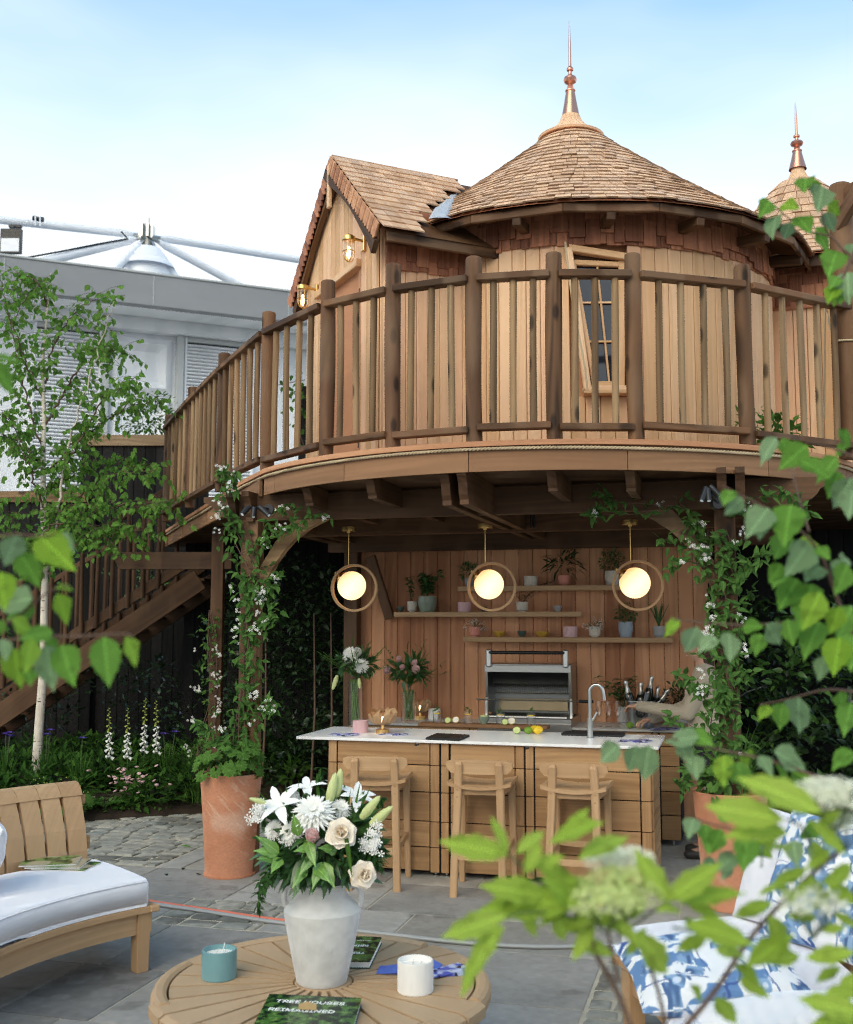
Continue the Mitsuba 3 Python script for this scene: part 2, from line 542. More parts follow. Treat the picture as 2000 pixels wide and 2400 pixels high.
TLc, TRc, BRc, BLc = (-.225, 4.52), (.24, 4.44), (.215, 3.47), (-.10, 3.47)
wn = part(th_, 'window', (lambda hv: mk(*hv))(hullmesh([WN(x, z, o) for x, z in (TLc, TRc, BRc, BLc) for o in (-.045, -.03)])), 'w_beam', label='leaning cedar casement window')
for a, b, w in ((TLc, TRc, .05), (TRc, BRc, .04), (BRc, BLc, .05), (BLc, TLc, .05)):
    part(wn, 'frame', beam(WN(*a, .02), WN(*b, .02), .07, w, up=wy if False else np.cross(WN(*b) - WN(*a), wy)), 'w_cedar')
part(wn, 'sill', beam(WN(-.13, 3.445, .035), WN(.25, 3.445, .035), .10, .03), 'w_cedar')
gl = [WN(*q, -.02) for q in ((-.19, 4.42), (.16, 4.40), (.14, 3.52), (-.03, 3.52))]
part(wn, 'pane', mk(gl, [(3, 2, 1, 0)]), 'dark_pane', label='dark window panes')
for q0, q1, w in (((-.19, 4.43), (-.045, 3.50), .035), ((.165, 4.43), (.145, 3.50), .05), ((-.045, 3.515), (.145, 3.515), .04), ((-.19, 4.42), (.165, 4.40), .04)):
    part(wn, 'casement_rail', beam(WN(*q0, .0), WN(*q1, .0), .035, w, up=np.cross(WN(*q1) - WN(*q0), wy)), 'w_cedar')
for q0, q1 in (((-.015, 4.41), (.06, 3.52)), ((-.15, 4.12), (.155, 4.12)), ((-.11, 3.83), (.15, 3.83))):
    part(wn, 'glazing_bar', beam(WN(*q0, -.005), WN(*q1, -.005), .02, .014, up=np.cross(WN(*q1) - WN(*q0), wy)), 'w_cedar')
for z in (4.25, 3.92, 3.6):
    part(wn, 'hinge', tube([WN(.19, z - .035, .055), WN(.19, z + .035, .055)], .006, 8), 'steel', True)
kn = [WN(-.25 + .0 * z, 4.56, .05), WN(-.225, 4.3, .05), WN(-.175, 3.95, .05), WN(-.12, 3.62, .05), WN(-.105, 3.46, .05), WN(-.13, 3.43, .06), WN(-.14, 3.47, .07)]
part(wn, 'pull_rope', tube(kn, .009, 7), 'rope', True)

# ---------------------------------------------------------------- the porch with its steep gable
pg = thing('gabled_porch', 'cedar porch with steep shingled gable and dark doorway left of round room', 'porch')
GA = np.array([-.74, 8.455, 0]); GW = np.array([-.43, .903, 0]); GW /= np.linalg.norm(GW)
GD = np.array([GW[1], -GW[0], 0])  # into the house
GZ = 5.53


def G(w, d, z):  # w along the gable wall (minus: the near corner), d into the house
    return GA + GW * w + GD * d + np.array([0, 0, z])


HW, EV = 1.045, 4.60  # half width, eave height
pitch = (GZ - EV) / HW
gwall = part(pg, 'wall', mk([G(-.77, .075, 2.8), G(.77, .075, 2.8), G(.77, .075, 4.66), G(0, .075, 5.40), G(-.77, .075, 4.66)], [(0, 1, 2), (0, 2, 3), (0, 3, 4)]), 'w_kitchen')
x = -.77
DOOR = (-.43, .42)
while x < .77:
    w = .088 + .02 * RNG.random()
    b = min(x + w, .77)
    zt0, zt1 = GZ - .06 - pitch * abs(x), GZ - .06 - pitch * abs(b)
    zb = 2.9
    xm = (x + b) / 2
    if DOOR[0] < xm < DOOR[1]:
        zb = 4.52 - .02
    P = [G(q, o, z) for o in (.045, .068) for q, z in ((x + .0025, zb), (b - .0025, zb), (b - .0025, zt1), (x + .0025, zt0))]
    hv, hf = hullmesh(P)
    loc = np.array([[(v - GA) @ GW, v[2]] for v in hv])
    part(gwall, 'board', mk(hv, hf, loc - [x, 0] + [0, RNG.random() * 9]), 'w_cedar')
    x = b
part(pg, 'door_recess', mk([G(-.43, .45, 2.9), G(.42, .45, 2.9), G(.42, .45, 4.6), G(-.43, .45, 4.6)], [(0, 1, 2, 3)]), 'w_beam', label='dark inside of the doorway')
for s in (-1, 1):
    q = DOOR[0] if s < 0 else DOOR[1]
    part(pg, 'door_jamb', beam(G(q, .15, 2.9), G(q, .15, 4.5), .05, .20, up=GD), 'w_kitchen')
part(pg, 'lintel', beam(G(-.47, .085, 4.53), G(.46, .085, 4.53), .16, .06), 'w_cedar')
dl = part(pg, 'door', setup2(box(.34, .04, 1.56, axis=2), G(-.40, .28, 3.71), GD, GW), 'w_kitchen', label='red cedar door leaf standing open')
for z in (3.15, 3.62, 4.3):
    part(dl, 'hinge', box(.02, .02, .08, G(-.425, .055, z)), 'black_metal')
# side wall between the porch and the round room
sw = part(pg, 'side_wall', mk([G(-.77, .075, 2.8), G(-.77, 1.0, 2.8), G(-.77, 1.0, 4.75), G(-.77, .075, 4.75)], [(0, 1, 2, 3)]), 'w_kitchen')
x = .07
while x < 1.0:
    w = .085 + .02 * RNG.random()
    part(sw, 'board', setup2(box(w - .004, .022, 1.8, axis=2), G(-.782, x + w / 2, 3.80), GD, GW), 'w_cedar')
    x += w
part(pg, 'corner_board', setup2(box(.05, .05, 1.72, axis=2), G(-.778, .118, 3.78), GD, GW), 'w_cedar')
ss = []
for z, hgt, st, jit in ((4.68, .17, .02, .04), (4.56, .18, .03, .10), (4.44, .18, .045, .10), (4.40, .10, .028, .02)):
    x = .10
    while x < 1.02:
        w = .06 + .07 * RNG.random(); dz = (RNG.random() - .5) * jit
        ss.append(setup2(move(box(w - .003, .012, hgt, axis=2, ch=.002), rot([1, 0, 0], .05)), G(-.782 - st, x + w / 2, z + dz + hgt / 2), GD, GW))
        x += w
pieces(sw, 'shingle', ss, 'w_band')
# roof: two slopes of shingles
for s in (-1, 1):
    L0 = 1.75
    P = [G(0, -.01, GZ), G(0, L0, GZ), G(s * HW, L0, EV), G(s * HW, -.01, EV)]
    sl = part(pg, 'roof_slope', mk([p + [0, 0, -.012] for p in P] , [(0, 1, 2, 3)]), 'w_beam')
    slen = math.hypot(HW, GZ - EV)
    dn = (G(s * HW, 0, EV) - G(0, 0, GZ)) / slen
    nn = np.cross(GD, dn) if s > 0 else np.cross(dn, GD)
    if nn[2] < 0:
        nn = -nn
    out = []
    rows = 13
    for k in range(rows):
        d = -.03
        while d < L0:
            w = .075 + .065 * RNG.random()
            t0 = slen * (1 - k / rows) + .02; ln = slen / rows * 1.4
            c_ = G(0, d + w / 2, GZ) + dn * (t0 - ln / 2) + nn * (.012 + .003 * RNG.random())
            keep = np.linalg.norm((c_ - TC)[:2]) > (ZA + .06 - c_[2]) / (ZA - ZE) * RE
            if keep:
                bx = move(box(w - .004, ln, .012, axis=1, ch=.001), rot([1, 0, 0], -.085 if True else 0))
                out.append(setup2(bx, c_ + nn * .006, GD if s < 0 else -GD, -dn if True else dn))
            d += w
    pieces(sl, 'shingle', out, 'w_shingle', limit=160)
    # verge: shingles hung along the edge, with their points showing, and a curved barge board under them
    vs = []
    for t in np.arange(.05, slen, .052):
        c_ = G(0, -.035, GZ) + dn * t
        m = extrude([(-.028, .0), (-.028, -.10), (0, -.135), (.028, -.10), (.028, 0)], .012)
        x_ = dn if s < 0 else dn
        y_ = np.cross(GD, dn); y_ = y_ if y_[2] > 0 else -y_
        m = setup(m, c_ - GD * .008 + y_ * .02 - GD * .004 * (len(vs) % 2), dn, y_)
        vs.append(m)
    pieces(sl, 'verge_shingle', vs, 'w_band' if s > 0 else 'w_kitchen')
    y_ = np.cross(GD, dn); y_ = y_ if y_[2] > 0 else -y_
    poly = [(t, -.10) for t in np.linspace(.0, slen, 12)] + [(t, -.10 - .07 - .05 * math.sin(math.pi * t / slen) ** 2 * -1 - .03 * (t > slen - .1)) for t in np.linspace(slen, .0, 12)]
    m = setup(extrude(poly, .04), G(0, .0, GZ) - GD * 0.02, dn, y_)
    part(sl, 'barge_board', m, 'w_beam' if s < 0 else 'w_log')
    part(sl, 'eave_board', beam(G(s * (HW - .03), .02, EV - .04), G(s * (HW - .03), 1.05 if s < 0 else L0, EV - .04), .03, .085), 'w_log')
part(pg, 'gable_post', beam(G(0, -.045, GZ - .06), G(0, -.045, GZ - .42), .05, .03, up=GD), 'w_cedar', label='small pale kingpost under the peak')
vl = [np.array(q) for q in ((.27, 8.93, 5.47), (.19, 8.45, 5.20), (.135, 8.02, 4.95), (.10, 7.66, 4.735))]
m = []
for p, w in zip(vl, (.03, .055, .075, .085)):
    m += [p + np.array([-w, .10, .03]), p + np.array([-w * .4, 0, 0]), p + np.array([w * .4, 0, 0]), p + np.array([w, .1, .03])]
part(pg, 'valley_flashing', mk(m, [(4 * r + c, 4 * r + c + 1, 4 * r + c + 5, 4 * r + c + 4) for r in range(3) for c in range(3)]), 'lead', label='grey lead valley between the roofs')

# ---------------------------------------------------------------- the small turret at the right
t2 = thing('turret', 'small round cedar turret with steep shingle cone and copper spire at right', 'turret')
C2 = np.array([3.49, 9.85, 0])
w2 = part(t2, 'wall', lathe([(.99, 2.8), (.99, 5.0)], 40, C2), 'w_kitchen', True)
for k in range(60):
    a0, a1 = 2 * math.pi * k / 60 - 2 * math.pi, 2 * math.pi * (k + 1) / 60 - 2 * math.pi
    if -3.3 < a0 < -.6:
        part(w2, 'board', curved_board(C2, 1.03, a0 + .002, a1 - .002, 2.95, 4.6, .022), 'w_cedar')
sh = []
band_shingles(None, C2, 1.03, -3.3, -.5, [(4.70, .2, .018, .05), (4.56, .2, .028, .10), (4.45, .2, .038, .1), (4.41, .11, .02, .02)], .10, sh)
b2 = part(t2, 'shingle_band', lathe([(1.045, 4.45), (1.045, 4.9)], 40, C2), 'w_band', True)
pieces(b2, 'shingle', sh, 'w_band')


def prof2(s):
    r = 1.32 + (0.19 - 1.32) * s
    return r, 4.80 + 1.06 * (s ** 1.0) - .10 * math.sin(math.pi * s) * (1 - .2 * s) + .03 * s


r2 = part(t2, 'roof', lathe([(prof2(s)[0], prof2(s)[1] - .012) for s in np.linspace(0, 1, 12)], 48, C2), 'w_band', True)
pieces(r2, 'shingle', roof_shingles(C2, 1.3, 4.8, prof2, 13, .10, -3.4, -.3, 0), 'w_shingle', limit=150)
part(r2, 'eave_board', lathe([(1.24, 4.70), (1.27, 4.70), (1.27, 4.79), (1.24, 4.79)], 40, C2), 'w_beam', True)
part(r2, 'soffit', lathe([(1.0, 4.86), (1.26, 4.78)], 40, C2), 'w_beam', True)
finial(r2, C2, 5.845, .66, .66)
wn2 = part(t2, 'window', setup2(box(.10, .05, 1.0, axis=2), (3.502, 8.750, 4.101), (1, 0, 0), (0, 1, 0)), 'w_cedar')
part(wn2, 'pane', setup2(box(.5, .02, .9, axis=2), np.array((3.514, 8.780, 4.109)) + [.3, 0, 0], (1, 0, 0), (0, 1, 0)), 'dark_pane')
part(wn2, 'sill', setup2(box(.36, .16, .035), np.array((3.441, 8.680, 3.525)) + [.12, 0, 0], (1, 0, 0), (0, 1, 0)), 'w_cedar')

# ---------------------------------------------------------------- deck
dk = thing('balcony_deck', 'curved timber deck round the treehouse with bent orange fascia boards', 'deck')
DC, DR = np.array([1.0, 9.06, 0]), 2.47
arc = arcpts(DC, DR, 206, 360, 60)
left = [np.array([-1.24, 7.98, 0]), np.array([-3.42, 13.9, 0])]
from shapely.geometry import Polygon
outline = [tuple(left[1][:2]), tuple(left[0][:2])] + [tuple(p[:2]) for p in arc] + [(4.6, 9.4), (4.6, 13.9)]
floor_ = Polygon(outline)
part(dk, 'floor', move(extrude(floor_.buffer(-.03), .05), None, (0, 0, ZD - .055)), 'w_deck')
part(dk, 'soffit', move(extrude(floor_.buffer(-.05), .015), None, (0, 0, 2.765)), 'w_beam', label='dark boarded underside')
edge = np.vstack([np.linspace(left[1], left[0], 12)[:-1], arc[1:]])
part(dk, 'nosing', sweep(edge + [0, 0, ZD - .032], [(-.06, 0), (.022, 0), (.022, .032), (-.06, .032)]), 'w_kitchen', label='reddish nosing board along the edge')
joints = [206.5, 211.5, 231, 252.5, 275.5, 299, 322, 345, 360]
for a0, a1 in zip(joints, joints[1:]):
    p = arcpts(DC, DR - .012, a0 + .06, a1 - .06, max(3, int((a1 - a0) / 2)))
    part(dk, 'fascia_board', sweep(p + [0, 0, 2.735], [(-.022, 0), (0, 0), (0, .152), (-.022, .152)]), 'w_deck')
for k, (s0, s1) in enumerate(((0, .33), (.335, .60), (.605, .80), (.805, .995))):
    p = np.linspace(left[1] + (left[0] - left[1]) * s0, left[1] + (left[0] - left[1]) * s1, 5)
    part(dk, 'fascia_board', sweep(p + [.012, 0, 2.735], [(-.022, 0), (0, 0), (0, .152), (-.022, .152)]), 'w_deck')
rp = edge.copy()
t = np.gradient(rp, axis=0); t /= np.linalg.norm(t, axis=1, keepdims=True)
nrm = np.cross(t, [0, 0, 1])
L = np.r_[0, np.cumsum(np.linalg.norm(np.diff(rp, axis=0), axis=1))]
s = np.arange(0, L[-1], .012)
rp = np.stack([np.interp(s, L, rp[:, k]) for k in range(3)], 1); rn = np.stack([np.interp(s, L, nrm[:, k]) for k in range(3)], 1)
strands = []
for k in range(2):
    q = 2 * math.pi * s / .05 + math.pi * k
    strands.append(tube(rp + rn * (.006 + .006 * np.cos(q))[:, None] + np.array([0, 0, ZD - .05]) + np.stack([0 * q, 0 * q, .006 * np.sin(q) - .004 * np.sin(s * 2.1)], 1), .0065, 5))
whole('deck_rope', cat(strands), 'rope', 'twisted pale rope pinned along the deck fascia', 'rope', True)

# ---------------------------------------------------------------- railing
rl = thing('balcony_railing', 'dark log railing with round balusters round the treehouse deck', 'railing')
posts = [np.array(p) for p in ((-2.886, 12.045, 3.990), (-2.311, 10.588, 3.990), (-1.758, 9.261, 3.990), (-1.221, 8.015, 3.990), (-0.699, 7.301, 3.990), (-0.237, 6.938, 3.990), (0.277, 6.667, 3.990), (0.790, 6.576, 3.990), (1.308, 6.576, 3.990), (2.026, 6.938, 3.990), (2.911, 7.382, 3.990))]
tilt = {}
for k, p in enumerate(posts):
    if 3 <= k < 10:
        d = p[:2] - DC[:2]
        p[:2] = DC[:2] + d / np.linalg.norm(d) * 2.42
    p[2] = 0
tops = [4.125, 4.12, 4.13, 4.135, 4.15, 4.15, 4.12, 4.115, 4.115, 4.115, 4.87]


def log(p, z0, z1, r, n=14, i=None):
    zs = np.r_[z0, np.linspace(z0 + .01, z1 - r * .35, 12), z1 - r * .1, z1]
    w = RNG.random(3) * 9
    pts = [p + np.array([.004 * math.sin(z * 3 + w[0]), .004 * math.sin(z * 2.3 + w[1]), z]) for z in zs]
    rr = [r * (1 + .035 * math.sin(z * 5 + w[2])) for z in zs]
    rr[-2] = r * .92; rr[-1] = r * .74
    return tube(pts, rr, n, True, i)


for k, p in enumerate(posts):
    part(rl, 'post', log(p, ZD - .0, tops[k], .052 if k < 10 else .078, 18), 'w_log', True)
nbal = [5, 6, 6, 4, 3, 3, 3, 3, 4, 5]
for k in range(10):
    a, b = posts[k], posts[k + 1]
    d = (b - a) / np.linalg.norm(b - a)
    o = np.array([d[1], -d[0], 0])
    o = o if (o @ (DC - a)) < 0 else -o
    jig = .012 if k % 2 else .0
    part(rl, 'handrail', beam(a + d * .025 + o * .035 + [0, 0, 3.968], b - d * .02 + o * .035 + [0, 0, 3.968], .085, .045), 'w_log')
    part(rl, 'bottom_rail', beam(a + d * .025 + o * .035 + [0, 0, 3.012 - jig], b - d * .02 + o * .035 + [0, 0, 3.012 - jig], .075, .042), 'w_log')
    for j in range(nbal[k]):
        q = a + (b - a) * (j + 1) / (nbal[k] + 1) + o * .03
        part(rl, 'baluster', log(q, 3.02, 3.955, .0225, 10), 'w_pole', True)
# beyond the frame's edge the rail runs on
e = np.array([4.2, 8.5, 0]); d = (e - posts[-1]) / np.linalg.norm(e - posts[-1])
part(rl, 'handrail', beam(posts[-1] + d * .05 + [0, 0, 3.968], e + [0, 0, 3.968], .085, .045), 'w_log')
part(rl, 'bottom_rail', beam(posts[-1] + d * .05 + [0, 0, 3.012], e + [0, 0, 3.012], .075, .042), 'w_log')
rp_ = posts[-1] + np.array([0, 0, 3.74])
whole('tied_rope', cat([tube([rp_ + np.array([.086 * math.cos(q), .086 * math.sin(q), .012 * math.sin(q)]) for q in np.linspace(0, 2 * math.pi, 24)], .008, 6), tube([rp_ + np.array([-.09, -.03, 0]), rp_ + np.array([-.115, 0, .12]), rp_ + np.array([-.12, .05, .3]), rp_ + np.array([-.10, .2, -.5])], .007, 6)]), 'rope', 'thin rope tied round the tall dark railing post', 'rope', True)
# gable rafters of the entrance at the far right
en = thing('entrance_gable', 'pair of brown rafters meeting above the tall post at right edge', 'rafters')
part(en, 'rafter', beam((2.873, 7.450, 4.748), np.array((3.065, 7.000, 4.820)), .06, .09), 'w_log')
part(en, 'rafter', beam((2.864, 7.350, 4.554), np.array((3.027, 6.900, 4.924)), .06, .10), 'w_log')

# ---------------------------------------------------------------- leaves
PAL = [((.10, .23, .036), (.17, .35, .07)),   # 0 birch, bright green
       ((.085, .19, .038), (.165, .31, .065)),  # 1 birch crown
       ((.05, .125, .032), (.14, .27, .07)),   # 2 jasmine
       ((.24, .37, .045), (.36, .50, .09)),     # 3 elder, yellow green
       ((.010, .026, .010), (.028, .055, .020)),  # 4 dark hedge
       ((.035, .095, .020), (.085, .18, .035)),  # 5 border plants
       ((.07, .16, .035), (.13, .26, .06)),      # 6 lady's mantle
       ((.022, .065, .022), (.07, .155, .042)),    # 7 bouquet leaves
       ((.15, .25, .12), (.26, .38, .20)),        # 8 birch, paler: sky reflection put into the leaf colour
       ((.16, .30, .03), (.26, .42, .06))]        # 9 birch, young yellow green


def leaf_colour(p, n, uv):
    i = dr.floor(uv.x / 8.0)
    x, y = uv.x - 8 * i - 4, uv.y
    k = dr.floor(i / 16.0)
    a, b = mi.Color3f(PAL[0][0]), mi.Color3f(PAL[0][1])
    for j in range(1, 10):
        a = dr.select(dr.eq(k, j) if hasattr(dr, 'eq') else k == j, mi.Color3f(PAL[j][0]), a)
        b = dr.select(dr.eq(k, j) if hasattr(dr, 'eq') else k == j, mi.Color3f(PAL[j][1]), b)
    r = cell_rand(i, 5, 2)
    ax = dr.abs(x)
    s = y * 9 - ax * 5.5
    vein = smoothstep(0.20, 0.03, dr.abs(s - dr.floor(s) - 0.5)) * 0.45 + smoothstep(0.10, 0.02, ax)
    t = dr.clip(0.15 + 0.65 * r + 0.30 * (noise(p.x * 40, p.y * 40, p.z * 40) - 0.5), 0, 1)
    c = a * (1 - t) + b * t
    blot = smoothstep(.70, .80, noise(p.x * 55, p.y * 55, p.z * 55 + i)) * .25
    return c * (.94 + 0.62 * dr.clip(vein, 0, 1)) * (1 - blot)


scene['mat_leaf'] = {'type': 'principledthin', 'base_color': proc(leaf_colour), 'roughness': 0.36, 'diff_trans': 0.75, 'eta': 1.45}
scene['mat_leaf_gloss'] = {'type': 'twosided', 'bsdf': {'type': 'principled', 'base_color': proc(leaf_colour), 'roughness': 0.32, 'specular': 0.5}}
USES_UV.update({'leaf', 'leaf_gloss'})


def lid(pal):
    return pal * 16 + int(RNG.integers(0, 16))


def leafmesh(L, Wd, pal, shape='ovate', fold=.25, curl=.25, rich=0):
    """One leaf: stalk end at the origin, along +x, upper side +z."""
    if rich:
        n = rich
        t = np.linspace(0, 1, n)
    else:
        t = np.array([0, .22, .5, .8, 1.0]); n = 5
    if shape == 'ovate':
        w = np.interp(t, [0, .06, .2, .38, .6, .82, .94, 1], [0, .42, .88, 1.0, .74, .32, .09, 0])
    elif shape == 'lance':
        w = np.interp(t, [0, .1, .3, .5, .75, .92, 1], [0, .35, .85, 1.0, .7, .22, 0])
    elif shape == 'round':
        w = np.sin(np.pi * np.clip(t * .97 + .02, 0, 1)) ** .6
    else:  # strap
        w = np.interp(t, [0, .2, .6, 1], [.8, 1, .8, 0])
    w = w * Wd / 2
    V, U_, F = [], [], []
    cz = -curl * L * t ** 2
    for k in range(n):
        tooth = (1 + .07 * (-1) ** k) if rich and shape != 'strap' and 0 < k < n - 1 else 1
        sx = -.012 * L * (k % 2) if rich else 0
        wave = .05 * Wd * math.sin(k * 1.1) if rich else 0
        V += [(t[k] * L + sx, -w[k] * tooth, cz[k] + fold * w[k] + wave), (t[k] * L, -w[k] * .5, cz[k] + fold * w[k] * .42), (t[k] * L, 0, cz[k]), (t[k] * L, w[k] * .5, cz[k] + fold * w[k] * .42), (t[k] * L + sx, w[k] * tooth, cz[k] + fold * w[k] - wave)] if rich else [(t[k] * L, -w[k], cz[k] + fold * w[k]), (t[k] * L, 0, cz[k]), (t[k] * L, w[k], cz[k] + fold * w[k])]
        U_ += [(-1 * w[k] * 2 / Wd, t[k]), (-.5 * w[k] * 2 / Wd, t[k]), (0, t[k]), (.5 * w[k] * 2 / Wd, t[k]), (w[k] * 2 / Wd, t[k])] if rich else [(-w[k] * 2 / Wd, t[k]), (0, t[k]), (w[k] * 2 / Wd, t[k])]
    m = 5 if rich else 3
    for k in range(n - 1):
        for j in range(m - 1):
            F.append((k * m + j, (k + 1) * m + j, (k + 1) * m + j + 1, k * m + j + 1))
    return mk(V, F, U_, lid(pal))


def orient(m, p, d, up=(0, 0, 1), roll=0.0):
    R = frame(d, up)
    if roll:
        R = R @ rot([1, 0, 0], roll)
    return move(m, R, p)


def rdir(lo=-1, hi=1):
    a = RNG.random() * 2 * math.pi
    z = lo + (hi - lo) * RNG.random()
    r = math.sqrt(max(0, 1 - z * z))
    return np.array([r * math.cos(a), r * math.sin(a), z])


def tuft(c, r, n, L, Wd, pal, shape='ovate', lo=-.2, hi=1, flat=1.0):
    """Leaves through a rounded volume, pointing outwards."""
    out = []
    for _ in range(n):
        d = rdir(lo, hi)
        q = np.asarray(c) + d * r * RNG.random() ** .45 * np.array([1, 1, flat])
        s = .7 + .6 * RNG.random()
        out.append(orient(leafmesh(L * s, Wd * s, pal, shape), q, d + rdir() * .7, roll=RNG.normal() * .5))
    return out


# ---------------------------------------------------------------- timber frame under the deck
tf = thing('timber_frame', 'dark stained post and beam frame carrying the balcony above the outdoor kitchen', 'timber frame')


def corbel(u, v0, v1, w=.058, z0=2.635, z1=2.76):
    """A joist whose outer end is cut to a double curve."""
    h = z1 - z0
    prof = [(v0, z1), (v0, z1 - .17 * h), (v0 + .018, z1 - .24 * h), (v0 + .04, z1 - .38 * h), (v0 + .05, z1 - .55 * h), (v0 + .062, z1 - .72 * h), (v0 + .085, z1 - .86 * h), (v0 + .085, z0), (v1, z0), (v1, z1)]
    m = extrude([(a - v0, b - z1) for a, b in prof], w, axis=0)
    return setup(m, W(u - w / 2, v0, z1), VV_, ZV_) if False else move((np.stack([m[0][:, 2] - w / 2, m[0][:, 0], m[0][:, 1]], 1), m[1], m[2]), KR, W(u, v0, z1))


VF = -.25
for u, v0 in ((-.655, -.40), (-.51, -.44), (.05, -.66), (.62, -.97), (1.17, -1.12), (1.29, -1.15), (1.84, -1.06), (2.31, -.92), (2.86, -.78), (2.97, -.78)):
    part(tf, 'joist', corbel(u, v0, 2.05, z0=2.545 if u in (-.655, -.51, 1.17, 1.29, 2.86, 2.97) else 2.622), 'w_beam')


def ubeam(u0, u1, v, z0, z1, w=.09, b='w_beam'):
    return beam(W(u0, v, (z0 + z1) / 2), W(u1, v, (z0 + z1) / 2), w, z1 - z0)


def fancy(u0, u1, v, z0, z1, w):
    h = z1 - z0
    e = [(0, h), (0, h * .78), (.03, h * .72), (.075, h * .60), (.095, h * .42), (.13, h * .25), (.20, h * .12), (.24, 0)]
    L = u1 - u0
    m = extrude(e + [(L - a, b) for a, b in e[::-1]], w, axis=0)
    return move((np.stack([m[0][:, 0], -m[0][:, 2] + w / 2, m[0][:, 1]], 1), m[1][:, ::-1], m[2]), KR, W(u0, v, z0))


part(tf, 'beam', fancy(-.92, 3.55, VF, 2.555, 2.745, .075), 'w_beam', label='front beam with carved ends')
part(tf, 'beam', ubeam(-.75, 3.3, VF + .20, 2.60, 2.74, .05), 'w_beam')
part(tf, 'beam', ubeam(-.75, 3.3, .95, 2.53, 2.74, .075), 'w_beam')
part(tf, 'beam', ubeam(-.75, 3.3, 1.95, 2.46, 2.74, .075), 'w_beam')
for k in range(3):
    part(tf, 'steel_bracket', box(.012, .05, .17, W(1.37 + .02 * k, .90 + .02 * k, 2.645)), 'black_metal')
for u in (-.53, 2.87):
    part(tf, 'post', move(box(.135, .12, 2.56, axis=2), KR, W(u, VF, 1.28)), 'w_log')
    part(tf, 'post', move(box(.13, .12, 2.56, axis=2), KR, W(u, 2.0, 1.28)), 'w_beam')
    s = 1 if u < 1 else -1
    # curved brace: thick board cut to an arc
    poly = Polygon([(0, -.52), (.035, -.52), (.075, -.42), (.13, -.32), (.20, -.225), (.29, -.135), (.40, -.06), (.53, 0), (.27, 0), (.13, -.16), (0, -.36)])
    m = extrude(poly, .07, axis=0)
    part(tf, 'brace', move((np.stack([s * m[0][:, 0], -m[0][:, 2] + .035, m[0][:, 1]], 1), m[1][:, ::-1] if s > 0 else m[1], m[2]), KR, W(u + s * .0675, VF, 2.555)), 'w_pole', label='curved brown brace')
# side beam and its posts going back at the left
part(tf, 'beam', beam(W(-.55, VF, 2.64), W(-.9, 4.2, 2.64), .09, .19), 'w_beam')
sb0, sb1 = np.array((-3.199, 10.900, 2.425)), np.array((-2.010, 10.900, 2.412))
m = extrude([(0, .17), (.02, .14), (.07, .12), (.10, .06), (.13, .0), (1.25, .0), (1.25, .17)], .09, axis=0)
part(tf, 'beam', move((np.stack([m[0][:, 0], -m[0][:, 2], m[0][:, 1]], 1), m[1][:, ::-1], m[2]), None, (sb0[0], 10.95, sb0[2] - .09)), 'w_beam', label='lower side beam with curved end')
part(tf, 'post', beam((-2.085, 10.900, 0.794) * np.array([1, 1, 0]), (-2.085, 10.900, 0.794) * np.array([1, 1, 0]) + np.array([0, 0, 2.75]), .12, .12), 'w_beam')
wb = W(-.33, 1.93, 2.42)
part(tf, 'brace', beam(W(-.33, 1.93, 2.42), W(-.17, 2.03, 1.84), .05, .09, up=UV_), 'w_beam')

# ---------------------------------------------------------------- kitchen back wall and shelves
kw = thing('kitchen_wall', 'red cedar plank wall behind the outdoor kitchen', 'wall')
part(kw, 'backing', move(box(3.22, .03, 2.6, c=(1.1, 0, 1.3), axis=2), KR, W(0, 2.14)), 'w_beam')
u = -.5
while u < 2.69:
    part(kw, 'plank', move(box(.125, .022, 2.58, ch=.006, c=(u + .064, 0, 1.30), axis=2), KR, W(0, 2.105)), 'w_kitchen')
    u += .1285
VS = 1.985
for (u0, u1, z, lab) in ((-.09, 1.63, 1.877, 'middle oak shelf reaching left end of the plank wall'), (.565, 2.41, 1.652, 'lowest oak shelf just above the open grill'), (.515, 2.02, 2.108, 'highest oak shelf behind the pendant lamps')):
    whole('shelf', move(box(u1 - u0, .19, .045, c=((u0 + u1) / 2, 0, z)), KR, W(0, VS)), 'w_teak', lab, 'shelf')

# ---------------------------------------------------------------- pots on the shelves
for nm, c, ro in (('sage', (.20, .25, .19), .3), ('sage_dark', (.06, .09, .075), .4), ('cream', (.56, .52, .44), .55), ('pink', (.60, .38, .40), .45), ('mustard', (.50, .30, .05), .35), ('concrete', (.34, .35, .35), .8), ('blue_pot', (.28, .34, .40), .5), ('terracotta_pot', (.55, .27, .18), .7), ('soil', (.02, .014, .01), .95), ('wax', (.82, .80, .74), .45), ('marble', (.75, .74, .72), .4)):
    plain(nm, c, ro)


def ombre(p, n, uv):
    q = (p.z - 1.5) * 4.0
    return mix((.60, .24, .18), (.66, .60, .52), smoothstep(.9, .5, (p.z - dr.floor(p.z * 2.17) / 2.17) * 9 - .3))


textured('ombre', ombre, .5)


